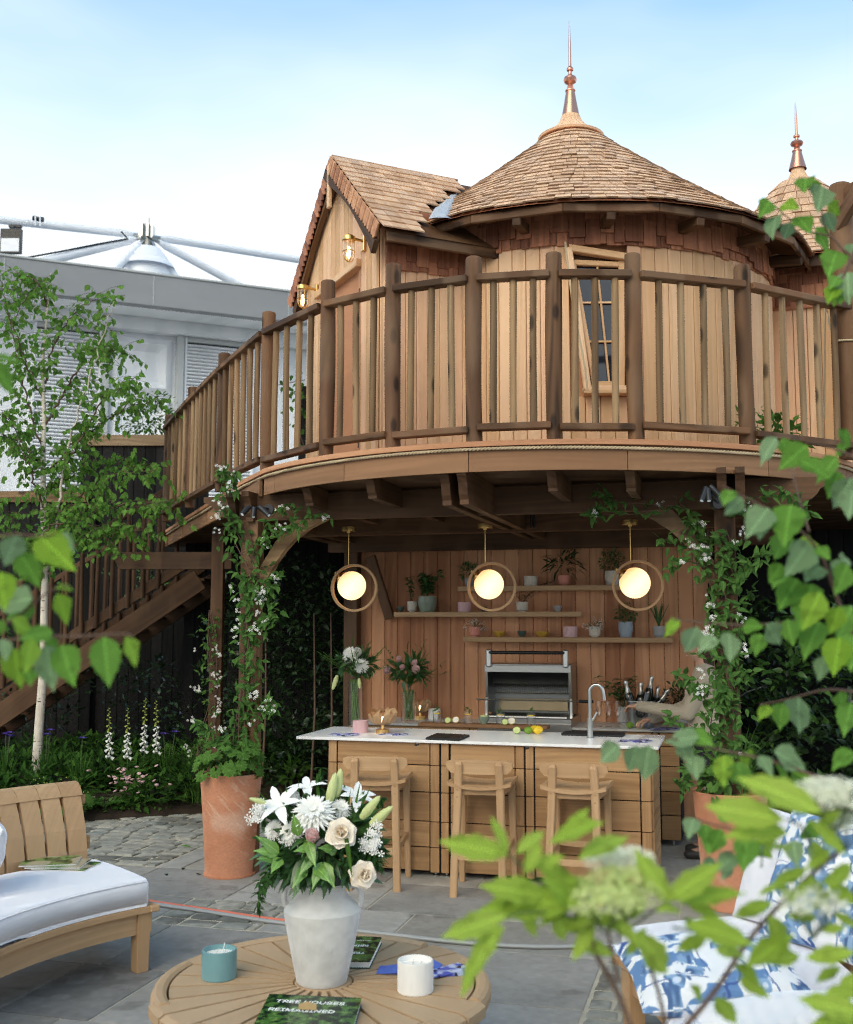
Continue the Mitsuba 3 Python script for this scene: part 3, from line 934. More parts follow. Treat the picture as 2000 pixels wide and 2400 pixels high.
def pot_mesh(c, r, h, kind):
    if kind == 'bowl':
        p = [(0, 0), (r * .5, 0), (r * .55, .006), (r * .85, h * .5), (r, h), (r * .94, h), (r * .78, h * .5), (r * .4, .012), (0, .012)]
    elif kind == 'jar':
        p = [(0, 0), (r * .97, 0), (r, .006), (r, h - .004), (r * .98, h), (r * .9, h), (r * .9, h * .82), (0, h * .82)]
    elif kind == 'footed':
        p = [(0, 0), (r * .62, 0), (r * .62, h * .1), (r * .95, h * .16), (r, h * .9), (r, h), (r * .92, h), (r * .9, h * .86), (0, h * .86)]
    else:
        p = [(0, 0), (r * .72, 0), (r * .82, h * .12), (r * .98, h * .5), (r, h * .72), (r * .93, h * .92), (r * .97, h), (r * .88, h), (r * .85, h * .86), (0, h * .86)]
    return lathe(p, 24, c)


def pot(px_u, z, r, h, kind, bsdf, label, plant=None, v=VS, catname='plant pot', mark=False):
    nm = {'bowl': 'bowl', 'jar': 'jar'}.get(kind, 'plant_pot') if not plant else 'potted_plant'
    t_ = thing(nm, label, 'bowl' if kind == 'bowl' and not plant else catname)
    c = W(px_u, v, z)
    part(t_, 'pot', pot_mesh(c, r, h, kind), bsdf, True)
    if kind == 'jar':
        if mark:  # the ring with a T pressed into the jar's side
            o = W(px_u, v - r - .0005, z + h * .5)
            rr = h * .26
            part(t_, 'emblem', cat([tube([o + UV_ * rr * math.cos(q) + ZV_ * rr * math.sin(q) + VV_ * (r - math.sqrt(r * r - (rr * math.cos(q)) ** 2)) for q in np.linspace(.0, 2 * math.pi, 24)], .0014, 4), tube([o - UV_ * rr * .5 + ZV_ * rr * .3, o + UV_ * rr * .5 + ZV_ * rr * .3], .0014, 4), tube([o + ZV_ * rr * .3, o - ZV_ * rr * .6], .0014, 4)]), bsdf, True)
    if plant:
        if kind != 'jar':
            part(t_, 'soil', lathe([(r * .86, h * .87), (0, h * .88)], 16, c), 'soil', True)
        top = c + np.array([0, 0, h * .9])
        plant(t_, top)
    return t_


def stems(t_, top, n, hgt, spread, r=.0025, bs='stalk'):
    out, ends = [], []
    for _ in range(n):
        d = np.array([RNG.normal() * spread, RNG.normal() * spread, 1.0]) * hgt * (.7 + .5 * RNG.random())
        mid = top + d * .5 + np.array([0, 0, hgt * .06])
        out.append(tube([top + d * 0, mid, top + d], [r, r * .8, r * .5], 5))
        ends.append((top, mid, top + d))
    part(t_, 'stem', cat(out), bs, True)
    return ends


plain('stalk', (.05, .085, .025), .7)
plain('twig', (.11, .065, .045), .75)
plain('white_petal', (.78, .78, .74), .6)
plain('bark_dark', (.035, .026, .02), .9)


def herb(n, hgt, spread, L, Wd, pal=7, per=5):
    def f(t_, top):
        ls = []
        for a, b, c in stems(t_, top, n, hgt, spread):
            for s in np.linspace(.3, 1, per):
                p = (a * (1 - s) ** 2 + 2 * b * s * (1 - s) + c * s * s)
                for _ in range(3):
                    ls.append(orient(leafmesh(L * (.7 + .5 * RNG.random()), Wd, pal), p, rdir(-.3, .7)))
        pieces(t_, 'leaf', ls, 'leaf_gloss', limit=60, rest='foliage')
    return f


def bush(r, n, L, Wd, pal=7, up=.8, hi=1.0):
    def f(t_, top):
        part(t_, 'foliage', cat(tuft(top + np.array([0, 0, r * up]), r, n, L, Wd, pal, lo=-.7)), 'leaf_gloss', kind='stuff')
    return f


def gyp(t_, top):
    out, fl = [], []
    for _ in range(26):
        d = rdir(-.4, 1) * .09 * np.array([1.1, 1, .9])
        out.append(tube([top, top + d * .6 + [0, 0, .02], top + d], .0012, 4))
        for _ in range(5):
            fl.append(move(lathe([(0, -.004), (.004, 0), (0, .004)], 5), None, top + d * (.6 + .5 * RNG.random()) + RNG.normal(size=3) * .008))
    part(t_, 'stem', cat(out), 'stalk', True)
    part(t_, 'flower_spray', cat(fl), 'white_petal', kind='stuff')


def aloe(t_, top):
    for k in range(8):
        a = k * 2.4; d = np.array([math.cos(a) * .42, math.sin(a) * .42, 1.0])
        part(t_, 'leaf', orient(leafmesh(.22 + .05 * RNG.random(), .022, 7, 'strap', .5, .05), top, d), 'leaf_gloss')


def trail(dx):
    def f(t_, top):
        ls = []
        for k in range(7):
            d = UV_ * dx * (.5 + RNG.random()) + np.array([0, 0, .12 + .08 * RNG.random()]) if k < 4 else rdir(.2, 1) * .11
            pts = [top, top + d * .5 + [0, 0, .03], top + d * .9 + [0, 0, .0], top + d * 1.3 - [0, 0, .05]] if k < 4 else [top, top + d]
            part(t_, 'stem', tube(pts, .0016, 4), 'twig', True)
            P = np.array(pts)
            for s in np.linspace(.2, 1, 8):
                i = min(int(s * (len(P) - 1)), len(P) - 2); q = P[i] + (P[i + 1] - P[i]) * (s * (len(P) - 1) - i)
                ls.append(orient(leafmesh(.045, .014, 4, 'lance'), q, rdir(-.4, .8)))
        pieces(t_, 'leaf', ls, 'leaf_gloss', limit=60)
    return f


Z1, Z2, Z3 = 1.90, 1.675, 2.131
su = lambda px, z: None
pot(-.05, Z1, .034, .052, 'bowl', 'sage_dark', 'small dark green bowl at left end of the middle shelf')
pot(.06, Z1, .046, .098, 'footed', 'cream', 'small cream pot with climbing herb beside the green glazed pot', herb(3, .20, .14, .045, .03, 7, 6))
pot(.205, Z1, .086, .145, 'belly', 'sage', 'round green glazed pot with tall basil on the middle shelf', herb(9, .24, .28, .075, .05, 7, 5))
pot(.555, Z1, .060, .088, 'jar', 'pink', 'pink candle jar on middle shelf left of the middle pendant lamp', mark=True, catname='candle jar')
pot(.735, Z1, .030, .045, 'bowl', 'sage_dark', 'tiny green bowl behind ring of the middle pendant lamp')
pot(1.09, Z1, .054, .088, 'footed', 'cream', 'cream footed pot with trailing dark stems on the middle shelf', trail(.26))
pot(1.41, Z1, .040, .052, 'bowl', 'concrete', 'small grey bowl at right end of the middle shelf')
pot(.655, Z2, .048, .09, 'footed', 'ombre', 'pink and white pot with baby breath at left of lowest shelf', gyp)
pot(.88, Z2, .060, .052, 'bowl', 'mustard', 'mustard yellow bowl on lowest shelf left of the green cup')
pot(1.085, Z2, .040, .054, 'bowl', 'sage_dark', 'small green cup between the two mustard bowls')
pot(1.27, Z2, .062, .050, 'bowl', 'mustard', 'mustard yellow bowl on lowest shelf beside pink jar')
pot(1.52, Z2, .062, .094, 'jar', 'pink', 'pink candle jar on the lowest shelf right of mustard bowl', mark=True, catname='candle jar')
pot(1.735, Z2, .052, .094, 'footed', 'cream', 'cream pot with baby breath on the lowest shelf', gyp)
pot(2.005, Z2, .064, .135, 'belly', 'blue_pot', 'grey blue pot with bushy herb on the lowest shelf', bush(.10, 230, .03, .014))
pot(2.29, Z2, .050, .098, 'footed', 'concrete', 'grey ribbed pot with aloe at right end of lowest shelf', aloe)
pot(.60, Z3, .040, .075, 'belly', 'blue_pot', 'small blue pot with grey green succulent at left of highest shelf', bush(.085, 90, .05, .02))
pot(1.17, Z3, .060, .088, 'jar', 'cream', 'white candle jar on highest shelf right of middle pendant', mark=True, catname='candle jar')
pot(1.47, Z3, .052, .09, 'footed', 'ombre', 'pink and white pot with dark leafy plant on highest shelf', bush(.14, 70, .10, .022, 4))
pot(1.90, Z3, .068, .125, 'belly', 'cream', 'cream pot with round bush at right end of highest shelf', bush(.115, 300, .03, .012))

# ---------------------------------------------------------------- pendant lamps
USES_UV.add('glow')
scene['mat_glow'] = {'type': 'diffuse', 'reflectance': rgb((.8, .75, .65))}


def glow(c, k):
    return {'emitter': {'type': 'area', 'radiance': rgb([c[0] * k, c[1] * k, c[2] * k])}}


def pendant(u, lab, zc, v=.45, yaw=.10):
    t_ = thing('pendant_lamp', lab, 'pendant lamp', 'pendant lamps over the bar')
    part(t_, 'ceiling_rose', lathe([(0, 0), (.058, 0), (.058, -.032), (.055, -.036), (.018, -.036), (.014, -.048), (0, -.048)], 28, W(u, v, 2.56)), 'brass', True)
    c = W(u + .05, v, zc)
    part(t_, 'rod', tube([W(u, v, 2.53), W(u, v, zc + .172)], .0038, 8), 'brass', True)
    # wooden hoop, facing the terrace
    x_ = np.cos(yaw) * UV_ + math.sin(yaw) * VV_; n_ = np.cross(x_, ZV_)
    q = np.linspace(0, 2 * math.pi, 49)
    P = np.stack([c + x_ * .178 * math.cos(a) + ZV_ * .178 * math.sin(a) for a in q])
    V, F = [], []
    for a in q:
        rd = x_ * math.cos(a) + ZV_ * math.sin(a)
        for rr, dd in ((.170, -.022), (.188, -.022), (.188, .022), (.170, .022)):
            V.append(c + rd * rr + n_ * dd)
    vv, ff, uu = [], [], []
    for k in range(48):
        for j in range(4):
            b = len(vv)
            for kk, jj in ((k, j), (k, (j + 1) % 4), (k + 1, (j + 1) % 4), (k + 1, j)):
                vv.append(V[4 * kk + jj]); uu.append((.02 * (jj % 2), kk * .024))
            ff.append((b, b + 1, b + 2, b + 3))
    part(t_, 'hoop', mk(vv, ff, uu), 'w_teak')
    g = c + x_ * -.022 + ZV_ * .018
    gc, gd = g.tolist(), (-x_ * .78 + ZV_ * .62).tolist()

    def glass_glow(p, n, uv):  # opal glass: brightest round the bulb, dimmer towards the metal holder
        h = ((p.x - gc[0]) * gd[0] + (p.y - gc[1]) * gd[1] + (p.z - gc[2]) * gd[2]) / .114
        t = smoothstep(.95, -.25, h) * (1 - .30 * smoothstep(-.1, -1.0, h))
        return mix((.11, .055, .016), (.215, .152, .072), t)
    k_ = part(t_, 'globe', lathe([(.114 * math.sin(a), -.114 * math.cos(a)) for a in np.linspace(0, math.pi, 20)], 32, g), 'glow', True, emitter={'type': 'area', 'radiance': proc(glass_glow)})
    d = (-x_ * .78 + ZV_ * .62)
    part(t_, 'holder', move(lathe([(.0, .095), (.052, .10), (.045, .118), (.02, .13), (.012, .15), (.012, .172)], 18), frame(np.cross([0, 1, 0], d), d) if False else np.stack([np.cross(d, n_), n_, d], 1), g), 'brass', True)


pendant(-.02, 'left pendant lamp with wooden hoop round glowing globe', 2.075)
pendant(1.09, 'middle pendant lamp with wooden hoop round glowing globe', 2.075)
pendant(2.19, 'right pendant lamp with wooden hoop round glowing globe', 2.075)

# ---------------------------------------------------------------- bar island
ki = thing('bar_island', 'oak panelled bar island with thin white worktop', 'bar counter')
ZT = .962
part(ki, 'worktop', move(box(2.64, .80, .022, c=(1.075, .35, ZT - .011), ch=.004), KR, W(0, 0)), 'worktop')
part(ki, 'carcass', move(box(2.33, .66, .90, c=(1.17, .345, .485), axis=0), KR, W(0, 0)), 'black_matt')
rows_ = [(.04, .20), (.207, .38), (.387, .585), (.592, .775), (.782, .935)]
for (u0, u1) in ((.0, .062), (.07, .772), (.78, .845), (.860, .915), (.930, 1.395), (1.402, 1.462), (1.475, 1.530), (1.540, 2.262), (2.272, 2.338)):
    wide = u1 - u0 > .1
    for (z0, z1) in rows_ if wide else [(.03, .20), (.205, .38), (.385, .585), (.59, .775), (.78, .935)]:
        part(ki, 'panel', move(box(u1 - u0, .02, z1 - z0, c=((u0 + u1) / 2, .0, (z0 + z1) / 2), ch=.003, axis=0 if wide else 2), KR, W(0, 0 if wide else -.006)), 'w_oak')
for z0, z1 in rows_:
    part(ki, 'panel', move(box(.02, .66, z1 - z0, c=(2.343, .345, (z0 + z1) / 2), ch=.003, axis=1), KR, W(0, 0)), 'w_oak')
for u in (.03, .81, .89, 1.43, 1.50, 2.30):
    part(ki, 'foot', lathe([(0, 0), (.022, 0), (.022, .008), (.009, .012), (.009, .04)], 14, W(u, .03)), 'steel', True)
for u in (.70, 1.50):
    part(ki, 'hook', move(box(.02, .05, .015, c=(u, -.09, .933)), KR, W(0, 0)), 'black_metal')
# sink and tap
sk_ = thing('sink', 'black sink bowl cover set in the white worktop', 'sink')
m = extrude(Polygon([(-.20, -.08), (.20, -.08), (.20, .08), (-.20, .08)]).buffer(.03), .014)
part(sk_, 'cover', move(m, KR, np.array(W(*(1.874, 0.631, 0.970)[:2], ZT))), 'black_matt')
tp = thing('tap', 'tall brushed steel swan neck tap standing on the white worktop', 'tap')
tu, tv = (1.880, 0.397, 0.965)[:2]
P = [W(tu, tv, ZT + .10)] + [W(tu, tv, ZT + z) for z in np.linspace(.12, .33, 4)] + [W(tu + .055 * (1 - math.cos(a)) * .9, tv, ZT + .33 + .058 * math.sin(a)) for a in np.linspace(.3, math.pi, 9)] + [W(tu + .104, tv, ZT + .30), W(tu + .106, tv, ZT + .275)]
part(tp, 'neck', tube(P, .013, 14), 'steel', True)
part(tp, 'body', lathe([(0, 0), (.027, 0), (.027, .003), (.021, .006), (.021, .145), (.013, .148)], 20, W(tu, tv, ZT)), 'steel', True)
part(tp, 'lever', tube([W(tu + .02, tv, ZT + .13), W(tu + .055, tv - .02, ZT + .195)], [.010, .008], 10), 'steel', True)

# ---------------------------------------------------------------- bar stools
def stool(u, lab, yaw=0.0):
    t_ = thing('bar_stool', lab, 'bar stool', 'teak bar stools at the island')
    R = rotz(-PHI + yaw)
    o = W(u, -.28)

    def S(m):
        return move(m, R, o)

    def curve(pts, w, d, i=None):  # a squared bar along a curved line
        pts = np.array(pts); ms = []
        V, F, U_ = [], [], []
        L = 0
        for k, p in enumerate(pts):
            if k:
                L += np.linalg.norm(p - pts[k - 1])
            ww = w[k] if hasattr(w, '__len__') else w
            dd = d[k] if hasattr(d, '__len__') else d
            e = .006
            ring_ = [(-ww / 2 + e, -dd / 2), (ww / 2 - e, -dd / 2), (ww / 2, -dd / 2 + e), (ww / 2, dd / 2 - e), (ww / 2 - e, dd / 2), (-ww / 2 + e, dd / 2), (-ww / 2, dd / 2 - e), (-ww / 2, -dd / 2 + e)]
            for j, (a, b) in enumerate(ring_):
                V.append(p + [a, b, 0]); U_.append((a + .73 * b, L))
        n = len(pts)
        for k in range(n - 1):
            for j in range(8):
                F.append((k * 8 + j, k * 8 + (j + 1) % 8, (k + 1) * 8 + (j + 1) % 8, (k + 1) * 8 + j))
        for b, fl in ((0, 1), ((n - 1) * 8, 0)):
            for q in ((0, 1, 2, 3), (0, 3, 4, 7), (7, 4, 5, 6)):
                f = tuple(b + x for x in q)
                F.append(f[::-1] if fl else f)
        return mk(V, F, U_, i)
    # rear uprights splay out at the foot and lean back at the top (y minus is towards the terrace)
    for s in (-1, 1):
        part(t_, 'rear_leg', S(curve([(s * .165, -.235, 0), (s * .158, -.215, .25), (s * .148, -.185, .5), (s * .142, -.17, .68), (s * .138, -.185, .80), (s * .135, -.20, .855), (s * .135, -.195, .872)], [.048, .05, .05, .052, .052, .05, .04], [.045, .05, .055, .06, .05, .04, .03])), 'w_teak')
        part(t_, 'front_leg', S(curve([(s * .185, .205, 0), (s * .178, .19, .35), (s * .172, .175, .70)], [.038, .045, .048], [.035, .042, .046])), 'w_teak')
        part(t_, 'seat_rail', S(beam((s * .15, -.16, .675), (s * .17, .17, .675), .025, .05)), 'w_teak')
        part(t_, 'foot_rail', S(beam((s * .158, -.20, .26), (s * .178, .19, .30), .024, .04)), 'w_teak')
        for z in (.64, .69):
            part(t_, 'peg', S(move(lathe([(.006, 0), (.006, .004), (0, .005)], 8), rot([1, 0, 0], math.pi / 2), (s * .145, -.1995, z))), 'w_oak', True)
    ft = [(x, .19 - .10 * (1 - (x / .19) ** 2) * -1, .295) for x in np.linspace(-.19, .19, 9)]
    part(t_, 'foot_rail', S(sweep([(x, -.215 - .03 * (1 - (x / .17) ** 2), .262) for x in np.linspace(-.165, .165, 9)], [(-.012, -.02), (.012, -.02), (.012, .02), (-.012, .02)])), 'w_teak')
    part(t_, 'foot_rail', S(sweep([(x, .20 - .06 * (1 - (x / .18) ** 2), .31) for x in np.linspace(-.175, .175, 9)], [(-.012, -.02), (.012, -.02), (.012, .02), (-.012, .02)])), 'w_teak')
    part(t_, 'seat_rail', S(beam((-.15, .14, .675), (.15, .14, .675), .025, .05)), 'w_teak')
    part(t_, 'seat_rail', S(beam((-.13, -.15, .675), (.13, -.15, .675), .025, .05)), 'w_teak')
    # dished seat: slats that follow a curve across
    nx, ny = 13, 5
    V, F, U_ = [], [], []
    for zo in (0, -.024):
        for x in np.linspace(-.215, .215, nx):
            for y in (-.205, -.19, 0, .19, .205):
                V.append((x, y, .712 + .028 * (x / .215) ** 2 + zo - (.004 if abs(y) > .2 and zo == 0 else 0))); U_.append((y + .3 * (zo != 0), x))
    g = lambda a, b, c: a * nx * ny + b * ny + c
    for b in range(nx - 1):
        for c in range(ny - 1):
            F.append((g(0, b, c), g(0, b + 1, c), g(0, b + 1, c + 1), g(0, b, c + 1))); F.append((g(1, b, c), g(1, b, c + 1), g(1, b + 1, c + 1), g(1, b + 1, c)))
    for b in range(nx - 1):
        F.append((g(0, b, 0), g(1, b, 0), g(1, b + 1, 0), g(0, b + 1, 0))); F.append((g(0, b, ny - 1), g(0, b + 1, ny - 1), g(1, b + 1, ny - 1), g(1, b, ny - 1)))
    for c in range(ny - 1):
        F.append((g(0, 0, c), g(0, 0, c + 1), g(1, 0, c + 1), g(1, 0, c))); F.append((g(0, nx - 1, c), g(1, nx - 1, c), g(1, nx - 1, c + 1), g(0, nx - 1, c + 1)))
    part(t_, 'seat', S(mk(V, F, U_)), 'w_teak')
    # backrest: a curved board with rounded ends, behind the uprights
    V, F, U_ = [], [], []
    xs = np.linspace(-.225, .225, 15)
    for dy in (0, .026):
        for x in xs:
            e = max(0, abs(x) - .185) / .04
            top, bot = .885 - .006 * (x / .225) ** 2 - .010 * e ** 2, .790 + .035 * min(1, e) ** 2 + .006 * (x / .2) ** 2
            for z in (bot, (bot + top) / 2, top):
                V.append((x, -.172 + dy - .02 * (1 - (x / .225) ** 2), z)); U_.append((z + dy, x))
    g = lambda a, b, c: a * 45 + b * 3 + c
    for b in range(14):
        for c in range(2):
            F.append((g(0, b, c), g(0, b + 1, c), g(0, b + 1, c + 1), g(0, b, c + 1))); F.append((g(1, b, c), g(1, b, c + 1), g(1, b + 1, c + 1), g(1, b + 1, c)))
        F.append((g(0, b, 2), g(0, b + 1, 2), g(1, b + 1, 2), g(1, b, 2))); F.append((g(0, b, 0), g(1, b, 0), g(1, b + 1, 0), g(0, b + 1, 0)))
    for b in (0, 14):
        for c in range(2):
            F.append((g(0, b, c), g(0, b, c + 1), g(1, b, c + 1), g(1, b, c)))
    part(t_, 'backrest', S(mk(V, F, U_)), 'w_teak')


stool((0.476, -0.460, 0.777)[0], 'left teak bar stool of the three at the island', .16)
stool((1.228, -0.460, 0.804)[0], 'middle teak bar stool of the three at the island', .06)
stool((1.874, -0.460, 0.814)[0], 'right teak bar stool of the three at the island', -.02)

# ---------------------------------------------------------------- back counter and grill
bc = thing('back_counter', 'long oak fronted back counter under the plank wall', 'counter')
ZB = .93
part(bc, 'worktop', move(box(1.12, .62, .02, c=(.25, 1.80, ZB - .01)), KR, W(0, 0)), 'worktop_grey')
part(bc, 'worktop', move(box(.92, .62, .02, c=(2.03, 1.80, ZB - .01)), KR, W(0, 0)), 'worktop_grey')
part(bc, 'carcass', move(box(2.75, .55, .86, c=(1.09, 1.82, .475), axis=0), KR, W(0, 0)), 'black_matt')
for (u0, u1) in ((-.30, .70), (.71, 1.58), (1.60, 2.24), (2.25, 2.29), (2.31, 2.46)):
    for z0, z1 in ((.05, .24), (.247, .43), (.437, .63), (.637, .79), (.797, .905)):
        part(bc, 'drawer_front', move(box(u1 - u0, .02, z1 - z0, c=((u0 + u1) / 2, 1.535, (z0 + z1) / 2), ch=.003, axis=0), KR, W(0, 0)), 'w_oak')
for u in (2.1, 2.4):
    part(bc, 'foot', lathe([(0, 0), (.022, 0), (.022, .008), (.009, .012), (.009, .05)], 14, W(u, 1.56)), 'steel', True)
plain('steel_warm', (.34, .30, .22), .35, 1.0)
plain('steel_hood', (.36, .37, .36), .33, 1.0)
gr = thing('gas_grill', 'stainless steel built in grill with its hood open', 'grill')


def GB(m):
    return move(m, KR, W(1.19, 1.8))


part(gr, 'firebox', GB(box(.80, .56, .10, c=(0, -.02, ZB + .02), ch=.006)), 'steel')
part(gr, 'control_panel', GB(box(.80, .02, .11, c=(0, -.315, ZB - .03), ch=.006)), 'steel')
# hood: side cheeks, back, top lip
for s in (-1, 1):
    part(gr, 'hood_cheek', GB(move((lambda m: (np.stack([m[0][:, 2] - .012, m[0][:, 0], m[0][:, 1]], 1), m[1], m[2]))(extrude([(.18, .07), (-.06, .10), (-.10, .22), (-.14, .46), (-.10, .50), (.20, .50)], .024)), None, (s * .365, 0, ZB))), 'steel_hood')
part(gr, 'hood_back', GB(box(.71, .02, .44, c=(0, .19, ZB + .28), ch=.003)), 'steel_dark')
part(gr, 'hood_top', GB(box(.755, .33, .02, c=(0, .04, ZB + .505), ch=.006)), 'steel_hood')
part(gr, 'hood_lip', GB(box(.755, .016, .06, c=(0, -.145, ZB + .475), ch=.004)), 'steel_hood')
part(gr, 'hood_lining', GB(move(box(.70, .015, .20, ch=.003), rot([1, 0, 0], -.5), (0, .08, ZB + .40))), 'steel_dark')
part(gr, 'handle', GB(tube([(-.33, -.17, ZB + .615), (.33, -.17, ZB + .615)], .015, 12)), 'black_metal', True)
for s in (-1, 1):
    part(gr, 'handle_bracket', GB(box(.045, .05, .15, c=(s * .335, -.155, ZB + .565), ch=.012)), 'steel')
    part(gr, 'spit_bracket', GB(box(.03, .03, .16, c=(s * .37, -.10, ZB + .14), ch=.006)), 'steel')
part(gr, 'spit_rod', GB(tube([(-.46, -.12, ZB + .205), (.44, -.12, ZB + .205)], .006, 8)), 'steel', True)
part(gr, 'spit_handle', GB(tube([(.44, -.12, ZB + .205), (.56, -.12, ZB + .205)], .014, 10)), 'black_matt', True)
rk = part(gr, 'warming_rack', GB(cat([tube([(-.33, .0, ZB + .34), (.33, .0, ZB + .34)], .005, 6), tube([(-.33, .12, ZB + .25), (.33, .12, ZB + .25)], .005, 6)])), 'steel', True)
for x in np.linspace(-.32, .32, 34):
    part(rk, 'wire', GB(tube([(x, .0, ZB + .34), (x, .06, ZB + .25), (x, .14, ZB + .25)], .0032, 5)), 'steel', True)
gt = part(gr, 'grate', GB(box(.70, .02, .02, c=(0, -.22, ZB + .07))), 'steel')
for x in np.linspace(-.33, .33, 30):
    part(gt, 'bar', GB(tube([(x, -.24, ZB + .08), (x, .14, ZB + .08)], .005, 5)), 'steel_dark', True)
part(gr, 'burner_shield', GB(move(box(.62, .012, .11, ch=.003), rot([1, 0, 0], -.4), (0, .13, ZB + .15))), 'steel_warm')

# ---------------------------------------------------------------- ground, paving, beds
def slab_col(p, n, uv):
    i = dr.floor(uv.x / 8.0)
    r, r2 = cell_rand(i, 2, 8), cell_rand(i, 6, 1)
    c = mix((.212, .210, .206), (.385, .376, .352), r)
    c = mix(c, (.33, .30, .25), 0.45 * r2 * r2)
    m = fbm(p.x * 3.1, p.y * 3.1, i, 4)
    f = fbm(p.x * 26, p.y * 26, i, 3)
    c = c * (0.72 + 0.42 * m + 0.30 * (f - 0.5))
    speck = smoothstep(.80, .90, noise(p.x * 120, p.y * 120, 3)) * smoothstep(.45, .7, noise(p.x * 5, p.y * 5, 9))
    stain = smoothstep(.78, .86, noise(p.x * 2.9 + 4, p.y * 5.6, 5)) * smoothstep(.4, .7, noise(p.x * 13, p.y * 13, 2))
    return mix(c * (1 - .25 * stain), (.30, .30, .29), .6 * speck)


textured('slab', slab_col, .55, True, bump=lambda p, n, uv: fbm(p.x * 14, p.y * 14, 0, 3) * .6 + noise(p.x * 90, p.y * 90, 0) * .12, bscale=.004, beps=2e-3)


def sett_col(p, n, uv):
    i = dr.floor(uv.x / 8.0)
    r, r2 = cell_rand(i, 2, 8), cell_rand(i, 6, 1)
    c = mix((.24, .23, .205), (.38, .355, .30), r)
    c = mix(c, (.22, .245, .23), .6 * r2)
    return c * (.65 + .6 * fbm(p.x * 22, p.y * 22, 1, 3)) * (1 - .45 * smoothstep(.62, .72, noise(p.x * 2.6, p.y * 3.5, 8)))


textured('sett', sett_col, .6, True, bump=lambda p, n, uv: fbm(p.x * 30, p.y * 30, 0, 3), bscale=.006, beps=2e-3)
textured('mortar', lambda p, n, uv: mix((.36, .325, .255), (.48, .44, .35), fbm(p.x * 18, p.y * 18, 0, 3)), .9)
textured('earth', lambda p, n, uv: mix((.016, .011, .008), (.05, .036, .026), fbm(p.x * 9, p.y * 9, p.z * 9, 4)), .95)

textured('gravel', lambda p, n, uv: mix((.20, .19, .17), (.34, .32, .28), fbm(p.x * 12, p.y * 12, 0, 4)), .9)
nx = 90
xs, ys = np.linspace(-60, 60, nx), np.linspace(-50, 70, nx)
struct('ground', mk([(-90, -90, -.06), (90, -90, -.06), (90, 90, -.06), (-90, 90, -.06)], [(0, 1, 2, 3)]), 'gravel')
pt_ = struct('patio', move(mk([(-7, -9.5, -.006), (7, -9.5, -.006), (7, 3.2, -.006), (-7, 3.2, -.006)], [(0, 1, 2, 3)]), KR, W(0, 0)), 'mortar')
setts, slabs = [], []
rows_v = [-5.4, -4.62, -3.90, -3.15, -2.42, -1.62, -1.0, -.25, .45, 1.15, 1.85, 2.6]
holes = [(-.56, .15, -1.62, -1.0), (2.18, 5.0, -3.9, -1.62), (-6, -1.27, -.25, 2.6)]
pins = {-3.15: [.02, 2.18], -2.42: [-.38, 1.30, 2.18], -1.62: [-.56, .15, .95, 2.0], -1.0: [-.36, .62, 1.5], -.25: [-1.06, .52, 1.17], .45: [-1.27], 1.15: [-1.27], -3.9: [-.9, .9, 2.18]}
for k in range(len(rows_v) - 1):
    v0, v1 = rows_v[k], rows_v[k + 1]
    cuts = sorted(pins.get(v0, []) + [x for h in holes if h[2] <= v0 + .01 and v1 <= h[3] + .01 for x in h[:2]])
    us = [-4.2]
    for c in cuts + [4.4]:
        while c - us[-1] > 1.15:
            us.append(us[-1] + min(.72 + .35 * RNG.random(), c - us[-1] - .45))
        if c - us[-1] > .05:
            us.append(c)
    for u0, u1 in zip(us, us[1:]):
        um, vm = (u0 + u1) / 2, (v0 + v1) / 2
        if any(h[0] - .01 < um < h[1] + .01 and h[2] < vm < h[3] for h in holes):
            continue
        if vm > .5 and um < -1.7:
            continue
        m = box(u1 - u0 - .012, v1 - v0 - .012, .03, ch=.004, axis=0)
        m = (m[0] + np.array([RNG.normal() * .001, RNG.normal() * .001, 0]), m[1], m[2])
        slabs.append(move(move(m, KR @ rot([1, 0, 0], RNG.normal() * .0012) @ rot([0, 1, 0], RNG.normal() * .0012)), None, W(um, vm, -.015 + RNG.normal() * .0008)))
for h in holes:
    v = h[2] + .012
    while v < h[3] - .04:
        hv = .128 + .022 * RNG.random()
        hv = min(hv, h[3] - .006 - v)
        u = max(h[0], -4.3) + .012 - .12 * RNG.random()
        while u < min(h[1], 4.4):
            w = .17 + .11 * RNG.random()
            a, b = max(u, max(h[0], -4.3) + .008), min(u + w, min(h[1], 4.4) - .008)
            wp = W((a + b) / 2, v)
            if b - a > .04 and not (wp[0] < -1.2 and wp[1] > 11.3) and wp[1] > 3.4:
                e = .016
                L_, H_ = (b - a - e) / 2, (hv - e) / 2
                q = [(-L_, -H_), (0, -H_ * 1.04), (L_, -H_), (L_ * 1.02, 0), (L_, H_), (0, H_ * 1.03), (-L_, H_), (-L_ * 1.02, 0)]
                j = RNG.normal(size=(8, 2)) * .0035
                z = RNG.normal() * .0025
                V = [(x + d[0], y + d[1], -.02) for (x, y), d in zip(q, j)] + [((x + d[0]) * .96, (y + d[1]) * .93, .000 + z) for (x, y), d in zip(q, j)] + [((x + d[0]) * .80, (y + d[1]) * .72, .0055 + z) for (x, y), d in zip(q, j)] + [(0, 0, .007 + z)]
                F = [(r * 8 + k_, r * 8 + (k_ + 1) % 8, (r + 1) * 8 + (k_ + 1) % 8, (r + 1) * 8 + k_) for r in (0, 1) for k_ in range(8)]
                F3 = np.vstack([np.array(F)[:, [0, 1, 2]], np.array(F)[:, [0, 2, 3]], [(16 + k_, 16 + (k_ + 1) % 8, 24) for k_ in range(8)]])
                setts.append(move(mk(V, F3), KR, W((a + b) / 2, v + hv / 2, 0)))
            u += w
        v += hv
pieces(pt_, 'slab', slabs, 'slab')
pieces(pt_, 'sett', setts, 'sett', limit=290)
